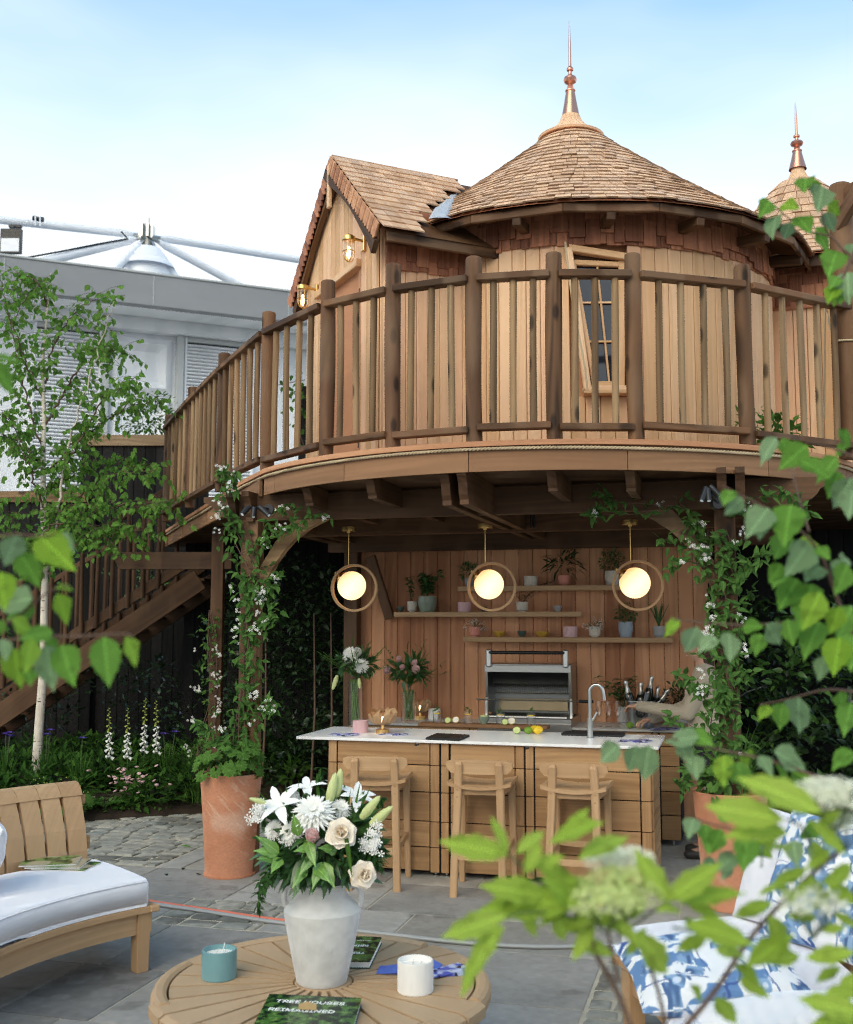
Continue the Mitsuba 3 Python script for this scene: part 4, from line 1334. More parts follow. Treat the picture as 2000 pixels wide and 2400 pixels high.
# raised planting beds
def bed(poly, h, name):
    from shapely.geometry import Point
    P = Polygon(poly)
    V, F = [], []
    x0, y0, x1, y1 = P.bounds
    n = 60
    X, Y_ = np.linspace(x0, x1, n), np.linspace(y0, y1, n)
    for y in Y_:
        for x in X:
            d = P.exterior.distance(Point(x, y)) * (1 if P.contains(Point(x, y)) else -1)
            V.append((x, y, -.05 + min(1, max(0, (d + .05) / .35)) * (h + .05) + .02 * meshkit.noise(np.array([x * 7, y * 7, 0]))))
    for a in range(n - 1):
        for b in range(n - 1):
            F.append((a * n + b, a * n + b + 1, (a + 1) * n + b + 1, (a + 1) * n + b))
    return struct(name, mk(V, F), 'earth', True)


bed([(-9, 9.1), (-4.2, 9.7), (-3.19, 10.1), (-2.1, 10.55), (-1.3, 10.9), (-.9, 11.9), (-.9, 14), (-9, 14)], .14, 'planting_bed')
bed([(2.9, 8.3), (8, 7.2), (8, 14), (2.6, 14)], .12, 'planting_bed')

# ---------------------------------------------------------------- black fences
def fence(label, P0, P1, h, cap=True, low=0.0):
    t_ = thing('black_fence', label, 'fence')
    P0, P1 = np.array(P0, float), np.array(P1, float)
    L = np.linalg.norm(P1 - P0); d = (P1 - P0) / L; n = np.array([d[1], -d[0], 0])
    x = 0
    ms = []
    while x < L:
        w = .145
        ms.append(setup2(box(w - .006, .02 + .004 * RNG.random(), h - low, axis=2, ch=.004), P0 + d * (x + w / 2) + n * .006 * RNG.random() + [0, 0, (h + low) / 2], d, -n))
        x += w
    pieces(t_, 'plank', ms, 'w_fence')
    part(t_, 'backing', setup2(box(L, .012, h - low - .02, ch=.001), P0 + d * L / 2 - n * .022 + [0, 0, (h + low) / 2], d, -n), 'black_matt')
    if cap:
        part(t_, 'cap_rail', beam(P0 + [0, 0, h + .06], P1 + [0, 0, h + .06], .10, .15), 'w_pole', label='weathered grey brown cap rail')
    return t_


fence('tall black plank fence with pale cap rail behind the balcony stairs', (-4.68, 14.6, 0), (-3.0, 14.6, 0), 4.20)
fence('lower black plank fence with cap rail behind the birch at left', (-9.5, 14.5, 0), (-4.55, 14.5, 0), 3.42)
fence('black plank fence in the dark behind the outdoor kitchen', W(-3.5, 4.3), W(6.5, 4.3), 2.9, False)
t_ = fence('black plank fence on the balcony behind the porch', (-1.599, 13.400, 4.344) * np.array([1, 1, 0]), (-0.506, 13.400, 4.344) * np.array([1, 1, 0]), 4.75, False, 2.9)

# ---------------------------------------------------------------- grey pavilion beyond the fence
pv = thing('pavilion', 'grey and white pavilion with louvred bays beyond the black fence', 'building')
BE_ = np.array([.9165, .3999, 0]); BN_ = np.array([-.3999, .9165, 0]); B0_ = np.array([-8.63, 22.0, 0])


def BP(s, o, z):
    return B0_ + BE_ * s + BN_ * o + np.array([0, 0, z])


def bbox(s0, s1, o0, o1, z0, z1, ch=.01):
    return setup2(box(s1 - s0, o1 - o0, z1 - z0, ch=ch), BP((s0 + s1) / 2, (o0 + o1) / 2, (z0 + z1) / 2), BE_, BN_)


zt, zl = (2.351, 9.374)[1], (2.369, 8.683)[1]
part(pv, 'fascia', bbox(-6, 14, 0, .25, zl, zt), 'grey_paint', label='wide grey roof fascia')
part(pv, 'roof', bbox(-6, 14, .25, 9, zt - .35, zt - .1), 'grey_paint')
part(pv, 'soffit', bbox(-6, 14, .25, 1.4, zl + .02, zl + .08), 'white_paint')
for s_ in np.arange(-3.2, 14, 3.05):
    part(pv, 'seam', bbox(s_, s_ + .018, -.012, .0, zl + .01, zt - .01, .002), 'grey_frame')
part(pv, 'coping', bbox(-6, 14, -.03, .3, zt, zt + .05), 'grey_frame')
zf = (3.027, 8.413)[1]
part(pv, 'frieze', bbox(-6, 14, 1.15, 1.4, zf, zl + .02), 'white_paint')
part(pv, 'frieze', bbox(-6, 14, 1.05, 1.15, zl - .28, zl + .02), 'white_paint')
part(pv, 'wall', bbox(-6, 14, 1.42, 1.6, 0, zf + .05), 'white_paint')
sx = [(0.617, 7.009)[0], (1.949, 7.127)[0], (2.133, 7.144)[0], (3.652, 7.279)[0], (3.916, 7.302)[0], (5.455, 7.439)[0]]
for a, b in ((sx[0], sx[1]), (sx[4], sx[5]), (sx[4] + (sx[4] - sx[0]), sx[5] + (sx[4] - sx[0]))):
    lv = part(pv, 'louvre', bbox(a, b, 1.36, 1.38, 2.5, zf - .02), 'black_matt', label='louvred bay of white slats')
    part(lv, 'frame', bbox(a - .06, a, 1.25, 1.42, 2.5, zf), 'white_paint'); part(lv, 'frame', bbox(b, b + .06, 1.25, 1.42, 2.5, zf), 'white_paint')
    part(lv, 'head', bbox(a, b, 1.25, 1.42, zf - .12, zf), 'grey_frame')
    z = 4.2
    while z < zf - .16:
        part(lv, 'slat', setup2(move(box(b - a, .06, .045, ch=.004), rot([1, 0, 0], -.6)), BP((a + b) / 2, 1.30, z), BE_, BN_), 'white_paint')
        z += .082
for a in (sx[1] + .06, sx[3] + .02):
    part(pv, 'pilaster', bbox(a, a + .16, 1.18, 1.42, 0, zf), 'grey_frame')
for z0, z1 in ((4.6, 5.7), (5.78, 6.9), (6.98, zf - .1)):
    a, b = sx[2] + .05, sx[3] - .05
    zc, g = (z0 + z1) / 2, .16
    V = [BP(s, 1.40, z) for s, z in ((a, z0), (b, z0), (b, z1), (a, z1))] + [BP(s, 1.26, z) for s, z in ((a + g, z0 + g), (b - g, z0 + g), (b - g, z1 - g), (a + g, z1 - g))] + [BP(s, 1.40, z) for s, z in ((a + 2 * g, z0 + 2 * g), (b - 2 * g, z0 + 2 * g), (b - 2 * g, z1 - 2 * g), (a + 2 * g, z1 - 2 * g))]
    part(pv, 'moulded_panel', mk(V, [(0, 1, 5, 4), (1, 2, 6, 5), (2, 3, 7, 6), (3, 0, 4, 7), (4, 5, 9, 8), (5, 6, 10, 9), (6, 7, 11, 10), (7, 4, 8, 11), (8, 9, 10, 11)]), 'white_paint')

# roof frame of white tubes with a cowl, and the floodlight on it
tr = thing('roof_truss', 'white tubular roof frame with steel node and cowl on the pavilion', 'roof frame')
ND = np.array((-6.891, 26.000, 11.293))
for q, r in (((-10.328, 24.500, 11.175), .095), ((-3.221, 28.500, 11.505), .095), ((-9.047, 24.500, 10.082), .11), ((-4.426, 27.500, 10.276), .10), ((-7.439, 25.000, 10.022), .09), ((-6.130, 26.000, 10.222), .09)):
    q = np.array(q); d = (q - ND) / np.linalg.norm(q - ND)
    part(tr, 'tube', tube([ND + d * .30, ND + d * .36, ND + d * .5, q], [r * .4, r * .6, r, r], 14), 'white_metal', True)
    part(tr, 'tube_end', tube([ND, ND + d * .34], .05, 8), 'steel', True)
nd = part(tr, 'node', tube([ND - [0, 0, .32], ND + [0, 0, .28]], .13, 6), 'steel_dark')
for k in range(6):
    a = k * math.pi / 3
    part(nd, 'plate', box(.06, .30, .34, ND + [.14 * math.cos(a), .14 * math.sin(a), .08]), 'steel')
part(nd, 'cap', tube([ND + [0, 0, .28], ND + [0, 0, .46]], .06, 6), 'steel')
part(tr, 'cowl', lathe([(.30, .42), (.48, .22), (.66, -.08), (.70, -.10), (.62, .04), (.40, .2)], 32, (-6.872, 26.000, 10.546)), 'white_metal', True)
part(tr, 'cowl', lathe([(.34, .35), (.44, .14), (.58, -.20), (.60, -.5)], 32, (-6.872, 26.000, 10.546)), 'white_metal', True)
part(tr, 'cable', tube([(-9.321, 24.300, 10.135), (-8.583, 24.700, 10.437), (-7.846, 25.200, 10.801), (-7.249, 25.600, 11.072), (-7.410, 25.600, 11.253)], .022, 6), 'black_metal', True)
fl = thing('floodlight', 'black framed floodlight with white lens hanging from the roof frame', 'floodlight')
FB = np.array((-9.248, 23.500, 10.252))
part(fl, 'housing', box(.46, .12, .56, FB), 'black_metal')
part(fl, 'lens', box(.40, .02, .30, FB + [0, -.065, -.10]), 'white_metal')
part(fl, 'bracket', cat([tube([FB + [0, 0, .28], FB + [0, .2, .42]], .03, 8), box(.28, .1, .06, FB + [0, .2, .42])]), 'black_metal')
cl = thing('clamp_motor', 'small dark blue clamp on top of the white roof tube', 'clamp')
part(cl, 'body', tube([(-9.231, 24.700, 11.252), (-8.989, 24.700, 11.210)], .06, 10), 'black_metal', True)
part(cl, 'strap', tube([(-9.128, 24.600, 11.038), (-9.145, 24.600, 11.244), (-9.035, 24.600, 11.244), (-9.017, 24.600, 11.018)], .02, 6), 'white_metal', True)

# ---------------------------------------------------------------- staircase
st = thing('staircase', 'dark timber staircase running down left from the balcony', 'staircase')
YN, YF = 12.3, 13.2
for Y_, o in ((0, np.zeros(3)), (1, np.array([0, YF - YN, 0]))):
    part(st, 'stringer', beam(np.array((-5.496, 12.300, 0.268)) + o, np.array((-2.554, 12.300, 2.289)) + o, .05, .24), 'w_beam')
    part(st, 'bottom_rail', beam(np.array((-5.514, 12.300, 0.655)) + o, np.array((-2.702, 12.300, 2.481)) + o, .05, .115), 'w_beam')
    part(st, 'handrail', beam(np.array((-5.559, 12.300, 1.638)) + o, np.array((-2.973, 12.300, 3.298)) + o, .075, .06), 'w_beam')
a, b = np.array((-5.559, 12.300, 1.638)), np.array((-2.973, 12.300, 3.298))
c, d = np.array((-5.514, 12.300, 0.655)), np.array((-2.702, 12.300, 2.481))
for x in np.arange(-4.9, -3.0, .171):
    for o in (0, YF - YN):
        z1 = a[2] + (x - a[0]) / (b[0] - a[0]) * (b[2] - a[2]); z0 = c[2] + (x - c[0]) / (d[0] - c[0]) * (d[2] - c[2])
        if x < b[0] - .04:
            part(st, 'baluster', log(np.array([x, YN - .045 + o, 0]), z0 - .09, z1 - .02, .027, 10), 'w_beam', True)
e0, e1 = np.array((-5.496, 12.300, 0.268)), np.array((-2.554, 12.300, 2.289))
for k in range(14):
    p = e0 + (e1 - e0) * (k + .5) / 14
    part(st, 'tread', box(.26, YF - YN, .035, p + [.02, (YF - YN) / 2, .07]), 'w_beam')

# ---------------------------------------------------------------- terracotta pots with their plants
def terra(p, n, uv):
    a = fbm(p.x * 5, p.y * 5, p.z * 7, 4)
    c = mix((.40, .155, .080), (.56, .27, .165), a)
    scr = smoothstep(.60, .74, noise((p.x + p.z) * 55, p.y * 20, (p.z - p.x) * 6)) * smoothstep(.45, .7, noise(p.x * 6, p.y * 6, p.z * 4 + 3))
    bloom = smoothstep(.52, .8, noise(p.x * 7 + 9, p.y * 7, p.z * 5))
    return mix(mix(c, (.60, .40, .30), .65 * bloom), (.66, .50, .40), .26 * scr) * (.9 + .2 * noise(p.x * 90, p.y * 90, p.z * 90))


textured('terracotta', terra, .75)


def lobed(R, pal):
    """A scalloped, fan folded leaf with its stalk at the centre of its base."""
    n = 27
    V, U_, F = [(0, 0, 0)], [(0, 0)], []
    for k in range(n):
        a = -2.75 + 5.5 * k / (n - 1)
        r = R * (.86 + .14 * math.cos(9 * a * .57 * 2)) * (1 - .12 * abs(a) / 2.75)
        V.append((r * .5 * math.cos(a), r * .5 * math.sin(a), .05 * R * math.cos(12 * a) + .06 * R)); U_.append((.4 * math.sin(6 * a), .5))
        V.append((r * math.cos(a), r * math.sin(a), .10 * R * math.cos(12 * a) - .02 * R)); U_.append((.4 * math.sin(6 * a), 1))
    for k in range(n - 1):
        F += [(0, 1 + 2 * k, 3 + 2 * k), (1 + 2 * k, 2 + 2 * k, 4 + 2 * k), (1 + 2 * k, 4 + 2 * k, 3 + 2 * k)]
    return mk(V, F, U_, lid(pal))


def mantle(parent, c, r, n, R, name='leaf', drop=.3):
    ls, st_ = [], []
    for k in range(n):
        d = rdir(-drop, 1); d[2] = abs(d[2]) * .8 + .12 if RNG.random() < .75 else d[2]
        q = c + d * r * (.55 + .5 * RNG.random())
        up = d * .8 + np.array([0, -.5, .7]) + rdir() * .35
        m = lobed(R * (.65 + .6 * RNG.random()), 6)
        ls.append(orient(m, q, np.cross(np.cross(up, d + [0, 0, -.4]), up), up))
        st_.append(tube([c - [0, 0, .02], (c + q) / 2 + [0, 0, .02], q], .0022, 4))
    part(parent, 'stem', cat(st_), 'stalk', True)
    pieces(parent, name, ls, 'leaf', True, limit=140)


for lab, cx, cy, rb, rt, H in (('tall terracotta pot beside the left vine post', -1.42, 8.06, .172, .222, .715), ('tall terracotta pot beside the right vine post', 1.955, 7.16, .178, .235, .72)):
    tp_ = thing('terracotta_pot', lab, 'flower pot')
    C_ = np.array([cx, cy, 0])
    prof = [(0, .0), (rb, .0), (rb + .006, .012), (rb + .003, .03)] + [(rb + (rt - rb) * s ** 1.15, H * s) for s in np.linspace(.08, .98, 9)] + [(rt + .002, H), (rt - .006, H + .006), (rt - .022, H), (rt - .03, H - .06), (0, H - .06)]
    part(tp_, 'body', lathe(prof, 48, C_), 'terracotta', True)
    part(tp_, 'soil', lathe([(rt - .03, H - .055), (0, H - .04)], 24, C_), 'soil', True)
    part(tp_, 'saucer', lathe([(0, .002), (rb + .012, .002), (rb + .014, .016), (rb, .018)], 32, C_), 'terracotta', True)
mp = thing('mantle_plant', 'fresh green scalloped leaf plant filling the left terracotta pot', 'plant')
mantle(mp, np.array([-1.43, 8.0, .76]), .24, 70, .062)
mp = thing('mantle_plant', 'small scalloped leaf plant spilling from the right terracotta pot', 'plant')
mantle(mp, np.array([1.83, 7.05, .78]), .11, 26, .040)
for q in ((1.80, 6.93, .70), (1.84, 6.915, .60), (1.98, 6.90, .57)):
    part(mp, 'leaf', orient(lobed(.035, 6), q, (.2, -.3, -1), (0, -1, .2)), 'leaf', True)


def grass_clump(parent, c, n, hgt, arch, pal=6, w=.006, name='blade', limit=120, spread=.05):
    ls = []
    for _ in range(n):
        a = RNG.random() * 2 * math.pi; k = arch * (.4 + RNG.random())
        h = hgt * (.6 + .5 * RNG.random())
        d = np.array([math.cos(a), math.sin(a), 0])
        b = c + d * spread * RNG.random()
        P = [b + d * k * h * t ** 2.0 + np.array([0, 0, h * (t - .35 * k * t ** 3)]) for t in np.linspace(0, 1, 6)]
        s = np.cross(d, [0, 0, 1]); ws = [w, w * 1.1, w, w * .8, w * .5, .0004]
        V = [p + s * x * ww / 2 for p, ww in zip(P, ws) for x in (-1, 1)]
        ls.append(mk(V, [(2 * i, 2 * i + 1, 2 * i + 3, 2 * i + 2) for i in range(5)], [(0.3 * x, i / 5) for i in range(6) for x in (-1, 1)], lid(pal)))
    pieces(parent, name, ls, 'leaf', False, limit, rest='blades')


gp = thing('grass_plant', 'arching fine green grass in the right terracotta pot', 'plant')
grass_clump(gp, np.array([2.05, 7.2, .70]), 90, .50, .75, 6, .006)

# ---------------------------------------------------------------- climbing jasmine on the posts
def star(r):
    V, F = [(0, 0, .0)], []
    for k in range(5):
        a = 2 * math.pi * k / 5 + .2
        for da, rr, z in ((-.30, .45, .1), (-.36, 1.0, .12), (.16, 1.05, .0), (.22, .5, .06)):
            V.append((rr * r * math.cos(a + da), rr * r * math.sin(a + da), z * r))
        b = 1 + 4 * k
        F += [(0, b, b + 3), (b, b + 1, b + 2), (b, b + 2, b + 3)]
    return mk(V, F)


def vine(label, spine, n_leaf, n_flower, pal=2, L=.062, twigs=(), v0=-.33, dv=.09):
    """spine: (u, z, half width) up the post; leaves and starry flowers along winding stems. twigs: lists of (u, v, z)."""
    t_ = thing('climbing_jasmine', label, 'climbing plant')
    sp = np.array(spine)
    ls, fl, stm = [], [], []

    def at(z):
        return np.interp(z, sp[:, 1], sp[:, 0]), np.interp(z, sp[:, 1], sp[:, 2])
    z0, z1 = sp[0, 1], sp[-1, 1]
    paths = []
    for k in range(6):
        zs = np.linspace(z0, z1, 40); ph = RNG.random() * 6
        P = np.array([W(at(z)[0] + at(z)[1] * .45 * math.sin(z * 4 + ph), v0 + dv * .5 * math.cos(z * 4 + ph), z) for z in zs])
        stm.append(tube(P, .0035, 5)); paths.append(P)
    for tw in twigs:
        P = np.array([W(*q) for q in tw])
        s = np.linspace(0, len(P) - 1, 5 * len(P)); P = np.stack([np.interp(s, np.arange(len(P)), P[:, k]) for k in range(3)], 1)
        P += RNG.normal(size=P.shape) * .004
        stm.append(tube(P, .0026, 5)); paths.append(P); paths.append(P)
    def leafpair(q, d):
        for sgn in (-1, 1):
            dd = np.cross(d, rdir()) * sgn + np.array([0, 0, -.25]) + VV_ * -.35
            up = np.array([0, 0, .6]) - VV_ * .7 + rdir() * .5
            s = .65 + .6 * RNG.random()
            ls.append(orient(leafmesh(L * s, L * .48 * s, pal, 'ovate', .18, .18), q, dd, up))
    ntw = len(twigs) * 2
    for k in range(n_leaf // 2):
        if ntw and RNG.random() < .34:
            P = paths[6 + int(RNG.integers(ntw))]
            q = P[int(RNG.integers(len(P)))]; jit = .02
        else:
            z = z0 + (z1 - z0) * RNG.random(); u_, h_ = at(z)
            q = W(u_ + RNG.normal() * h_ * .5, v0 + RNG.normal() * dv * .6 - .02, z); jit = .01
            if RNG.random() < .35:
                P = paths[int(RNG.integers(6))]; e = P[np.argmin(abs(P[:, 2] - z))]
                stm.append(tube([e, (e + q) / 2 + [0, 0, .015], q], .0016, 4))
        leafpair(q + RNG.normal(size=3) * jit, rdir())
    for k in range(n_flower):
        if ntw and RNG.random() < .4:
            P = paths[6 + int(RNG.integers(ntw))]; q = P[int(RNG.integers(len(P)))].copy()
        else:
            z = z0 + (z1 - z0) * RNG.random() ** .8; u_, h_ = at(z)
            q = W(u_ + (1 if RNG.random() < .5 else -1) * h_ * (.5 + .6 * RNG.random()), v0 - .04 - .05 * RNG.random(), z)
        q = q - VV_ * .03
        ms = []
        for _ in range(int(RNG.integers(3, 8))):
            o = RNG.normal(size=3) * .016
            ms.append(orient(star(.0095 + .003 * RNG.random()), q + o, np.cross(rdir(), [0, -1, .2]), np.array([0, -1, .35]) + rdir() * .7))
        fl.append(cat(ms))
    part(t_, 'stem', cat(stm), 'twig', True)
    pieces(t_, 'leaf', ls, 'leaf', True, limit=220, rest='foliage')
    pieces(t_, 'flower_cluster', fl, 'white_petal', False, limit=60)
    return t_


def spine(*rows, v=-.32):
    return rows


sp1 = [(*(-0.574, -0.360, 0.606)[::2], .13), (*(-0.596, -0.360, 0.878)[::2], .15), (*(-0.540, -0.360, 1.123)[::2], .12), (*(-0.504, -0.360, 1.368)[::2], .10), (*(-0.492, -0.360, 1.676)[::2], .10), (*(-0.481, -0.360, 1.986)[::2], .11), (*(-0.520, -0.360, 2.236)[::2], .15), (*(-0.592, -0.360, 2.458)[::2], .17), (*(-0.647, -0.360, 2.602)[::2], .10)]
tw1 = [[(-0.388, -0.360, 2.485), (-0.271, -0.400, 2.620), (-0.130, -0.420, 2.629), (-0.030, -0.420, 2.595), (0.118, -0.420, 2.545)], [(-0.453, -0.360, 2.298), (-0.302, -0.400, 2.449), (-0.161, -0.420, 2.490), (-0.062, -0.420, 2.528)], [(-0.593, -0.360, 2.490), (-0.655, -0.450, 2.609), (-0.684, -0.500, 2.699), (-0.643, -0.520, 2.853)], [(-0.413, -0.360, 1.986), (-0.297, -0.400, 2.076), (-0.248, -0.400, 2.169)], [(-0.410, -0.360, 1.769), (-0.284, -0.420, 1.861), (-0.252, -0.420, 1.907)], [(-0.431, -0.360, 1.064), (-0.308, -0.420, 1.253), (-0.249, -0.440, 1.196)], [(-0.612, -0.360, 0.847), (-0.698, -0.500, 1.010), (-0.801, -0.500, 1.098)], [(-0.534, -0.500, 2.883), (-0.600, -0.500, 2.759), (-0.671, -0.500, 2.919)]]
vine('white starred jasmine twining up the left front post', sp1, 1050, 42, 2, .070, tw1)
sp2 = [(*(2.801, -0.360, 0.741)[::2], .12), (*(2.809, -0.360, 1.036)[::2], .15), (*(2.830, -0.360, 1.307)[::2], .16), (*(2.850, -0.360, 1.580)[::2], .15), (*(2.858, -0.360, 1.855)[::2], .15), (*(2.877, -0.360, 2.076)[::2], .17), (*(2.842, -0.360, 2.271)[::2], .19), (*(2.819, -0.360, 2.411)[::2], .13)]
tw2 = [[(2.733, -0.360, 2.245), (2.629, -0.420, 2.327), (2.520, -0.420, 2.351), (2.459, -0.420, 2.336)], [(2.758, -0.360, 2.161), (2.653, -0.420, 2.201), (2.558, -0.420, 2.194), (2.495, -0.420, 2.189)], [(2.710, -0.360, 2.386), (2.607, -0.420, 2.552), (2.443, -0.420, 2.585), (2.248, -0.420, 2.590), (2.136, -0.420, 2.622), (2.046, -0.420, 2.697)], [(2.496, -0.400, 2.557), (2.275, -0.420, 2.518), (2.049, -0.420, 2.524), (2.027, -0.420, 2.528)], [(2.738, -0.360, 2.413), (2.633, -0.420, 2.523), (2.554, -0.420, 2.638)], [(2.945, -0.360, 2.130), (3.026, -0.440, 2.208), (3.105, -0.450, 2.233)], [(2.956, -0.360, 2.520), (3.090, -0.440, 2.605), (3.247, -0.450, 2.640), (3.384, -0.450, 2.499)], [(2.729, -0.360, 1.007), (2.627, -0.420, 1.145), (2.521, -0.420, 1.170)], [(2.675, -0.360, 0.978), (2.580, -0.420, 0.848), (2.565, -0.420, 0.767)], [(2.684, -0.360, 1.359), (2.608, -0.420, 1.443), (2.580, -0.420, 1.416)]]
vine('leafy jasmine with few flowers smothering the right front post', sp2, 1250, 30, 2, .070, tw2)
P_ = (-1.029, 0.199, 1.000)
q0 = KU((-2.076, 10.800, 0.271)); q1 = KU((-2.109, 10.800, 1.926))
vine('sparse jasmine on the shaded rear post below the stairs', [(q0[0] - .15, q0[2], .16), (q0[0] - .05, .9, .14), (q1[0], q1[2], .10)], 190, 20, 2, .055, (), q0[1], .08)

# ---------------------------------------------------------------- young birch at the left
bt = thing('birch_tree', 'slender young birch with white trunk and airy green crown at left', 'tree')


def bark(p, n, uv):
    lent = smoothstep(.74, .82, noise(p.x * 22, p.y * 22, p.z * 70)) * smoothstep(.4, .65, noise(p.x * 3, p.y * 3, p.z * 5))
    c = mix((.50, .43, .34), (.72, .66, .57), fbm(p.x * 8, p.y * 8, p.z * 14, 3))
    return mix(c, (.05, .04, .035), lent)


textured('birch_bark', bark, .7)
YB = 11.3
tp = [np.array(q) for q in ((-3.981, 11.300, 0.115), (-3.965, 11.300, 0.757), (-3.944, 11.300, 1.263), (-3.951, 11.300, 1.712), (-3.960, 11.300, 2.315), (-3.995, 11.300, 2.929), (-4.020, 11.300, 3.388), (-4.044, 11.350, 3.955), (-4.100, 11.400, 4.519), (-4.069, 11.400, 5.173), (-4.045, 11.400, 5.549))]
part(bt, 'trunk', tube(tp, [.052, .046, .043, .039, .036, .032, .027, .02, .015, .01, .005], 12), 'birch_bark', True)
for q in ((1480, .04), (1620, .044), (1343, .037), (1740, .047)):
    pass
br = [[(-3.951, 11.300, 2.328), (-3.865, 11.250, 2.503), (-3.819, 11.200, 2.942), (-3.736, 11.100, 3.417), (-3.548, 11.000, 4.022), (-3.299, 10.900, 4.756), (-3.209, 10.900, 5.115)],
      [(-3.996, 11.300, 2.952), (-4.086, 11.100, 3.373), (-4.194, 11.000, 3.756), (-4.338, 10.900, 3.958)],
      [(-4.013, 11.300, 3.311), (-3.798, 11.400, 3.644), (-3.427, 11.200, 3.836), (-3.066, 11.000, 4.022), (-2.667, 10.800, 4.025)],
      [(-4.014, 11.300, 3.582), (-4.220, 11.400, 4.057), (-4.419, 11.500, 4.730), (-4.540, 11.400, 5.267), (-4.597, 11.400, 5.549)],
      [(-3.995, 11.300, 2.818), (-3.602, 11.000, 3.008), (-3.194, 10.800, 2.944), (-2.760, 10.600, 2.965), (-2.444, 10.500, 2.974)],
      [(-3.978, 11.300, 2.595), (-3.592, 11.000, 2.704), (-3.301, 10.900, 2.653), (-3.019, 10.800, 2.773), (-2.736, 10.700, 2.679)],
      [(-4.037, 11.350, 3.864), (-3.854, 11.500, 4.356), (-3.605, 11.400, 4.705), (-3.319, 11.200, 4.700), (-3.137, 11.200, 4.608)],
      [(-4.069, 11.400, 4.149), (-4.246, 11.300, 4.541), (-4.359, 11.200, 4.929), (-4.154, 11.100, 5.221)],
      [(-4.012, 11.300, 3.176), (-3.911, 11.500, 3.338), (-3.674, 11.600, 3.490), (-3.235, 11.500, 3.545), (-2.956, 11.400, 3.461)],
      [(-3.957, 11.300, 2.240), (-4.095, 11.100, 2.450), (-4.249, 11.000, 2.921), (-4.434, 10.900, 3.127)],
      [(-3.736, 11.100, 3.417), (-3.527, 11.100, 3.773), (-3.289, 11.000, 4.155), (-2.960, 10.900, 4.311)],
      [(-4.075, 11.400, 4.334), (-3.938, 11.300, 4.772), (-3.733, 11.200, 5.021), (-3.425, 11.200, 5.252)],
      [(-4.016, 11.300, 3.401), (-4.289, 11.500, 3.706), (-4.659, 11.500, 3.845)],
      [(-4.069, 11.400, 5.173), (-4.143, 11.300, 5.423), (-4.374, 11.300, 5.517)],
      [(-3.833, 11.200, 2.720), (-3.476, 11.000, 3.140), (-3.105, 10.900, 3.301), (-2.650, 10.800, 3.330)],
      [(-4.095, 11.100, 2.450), (-3.777, 10.900, 2.782), (-3.403, 10.800, 2.815), (-2.983, 10.700, 2.468)]]
lv, tws = [], []
for k, b in enumerate(br):
    P = np.array(b); s = np.linspace(0, len(P) - 1, 8 * len(P))
    P = np.stack([np.interp(s, np.arange(len(P)), P[:, j]) for j in range(3)], 1)
    P[1:] += RNG.normal(size=P[1:].shape) * .012
    part(bt, 'branch', tube(P, np.linspace(.013 if k else .02, .003, len(P)), 6), 'birch_bark' if k in (0,) else 'twig', True)
    n = len(P)
    for j in range(4, n):
        if RNG.random() < .92:
            for _ in range(2):
                d = rdir(-.7, .5); ln = .10 + .22 * RNG.random()
                e = P[j] + d * ln + [0, 0, -.05 * ln]
                tws.append(tube([P[j], P[j] + d * ln * .5 + [0, 0, .01], e], .0018, 4))
                for t in np.linspace(.3, 1, 4):
                    q = P[j] + (e - P[j]) * t
                    dd = d * .5 + rdir(-1, .2) + [0, 0, -.55]
                    sz = .055 + .03 * RNG.random()
                    lv.append(orient(leafmesh(sz, sz * .72, 1 if RNG.random() < .72 else 0, 'ovate', .15, .15), q, dd, rdir(-.2, 1) + [0, -.6, .3]))
part(bt, 'twigs', cat(tws), 'twig', True, kind='stuff')
pieces(bt, 'leaf', lv, 'leaf', True, limit=300, rest='foliage')

# ---------------------------------------------------------------- border plants
plain('purple_petal', (.10, .05, .36), .6)
plain('pink_petal', (.62, .40, .40), .6)
plain('lime_flower', (.40, .46, .10), .7)
plain('cream_petal', (.72, .70, .52), .6)


def bell(L, r):
    return lathe([(.0, 0), (r * .45, .08 * L), (r * .7, .4 * L), (r * .85, .75 * L), (r * 1.25, L), (r * 1.1, L * .98), (r * .6, .5 * L)], 8)


def foxglove(c, h, lab):
    t_ = thing('foxglove', lab, 'foxglove', 'white foxgloves in the left border')
    lean = RNG.normal(size=2) * .03
    tip = c + np.array([lean[0], lean[1], h])
    part(t_, 'stem', tube([c, (c + tip) / 2 + [.01, 0, 0], tip], [.006, .005, .002], 6), 'stalk', True)
    n = 27
    for k in range(n):
        s = .42 + .58 * k / n
        p = c + (tip - c) * s
        a = k * 2.4
        sz = .047 * (1 - .85 * ((s - .42) / .58)) + .006
        d = np.array([math.cos(a), math.sin(a), -.7 if s < .8 else .1])
        d /= np.linalg.norm(d)
        x_ = np.cross(d, [0, 0, 1]); x_ /= np.linalg.norm(x_)
        part(t_, 'bell' if s < .8 else 'bud', move(bell(sz, sz * .30), np.stack([x_, np.cross(d, x_), d], 1), p), 'white_petal' if s < .72 else 'lime_flower', True)
    pieces(t_, 'leaf', tuft(c + [0, 0, .12], .15, 26, .16, .055, 5, 'lance'), 'leaf', True)


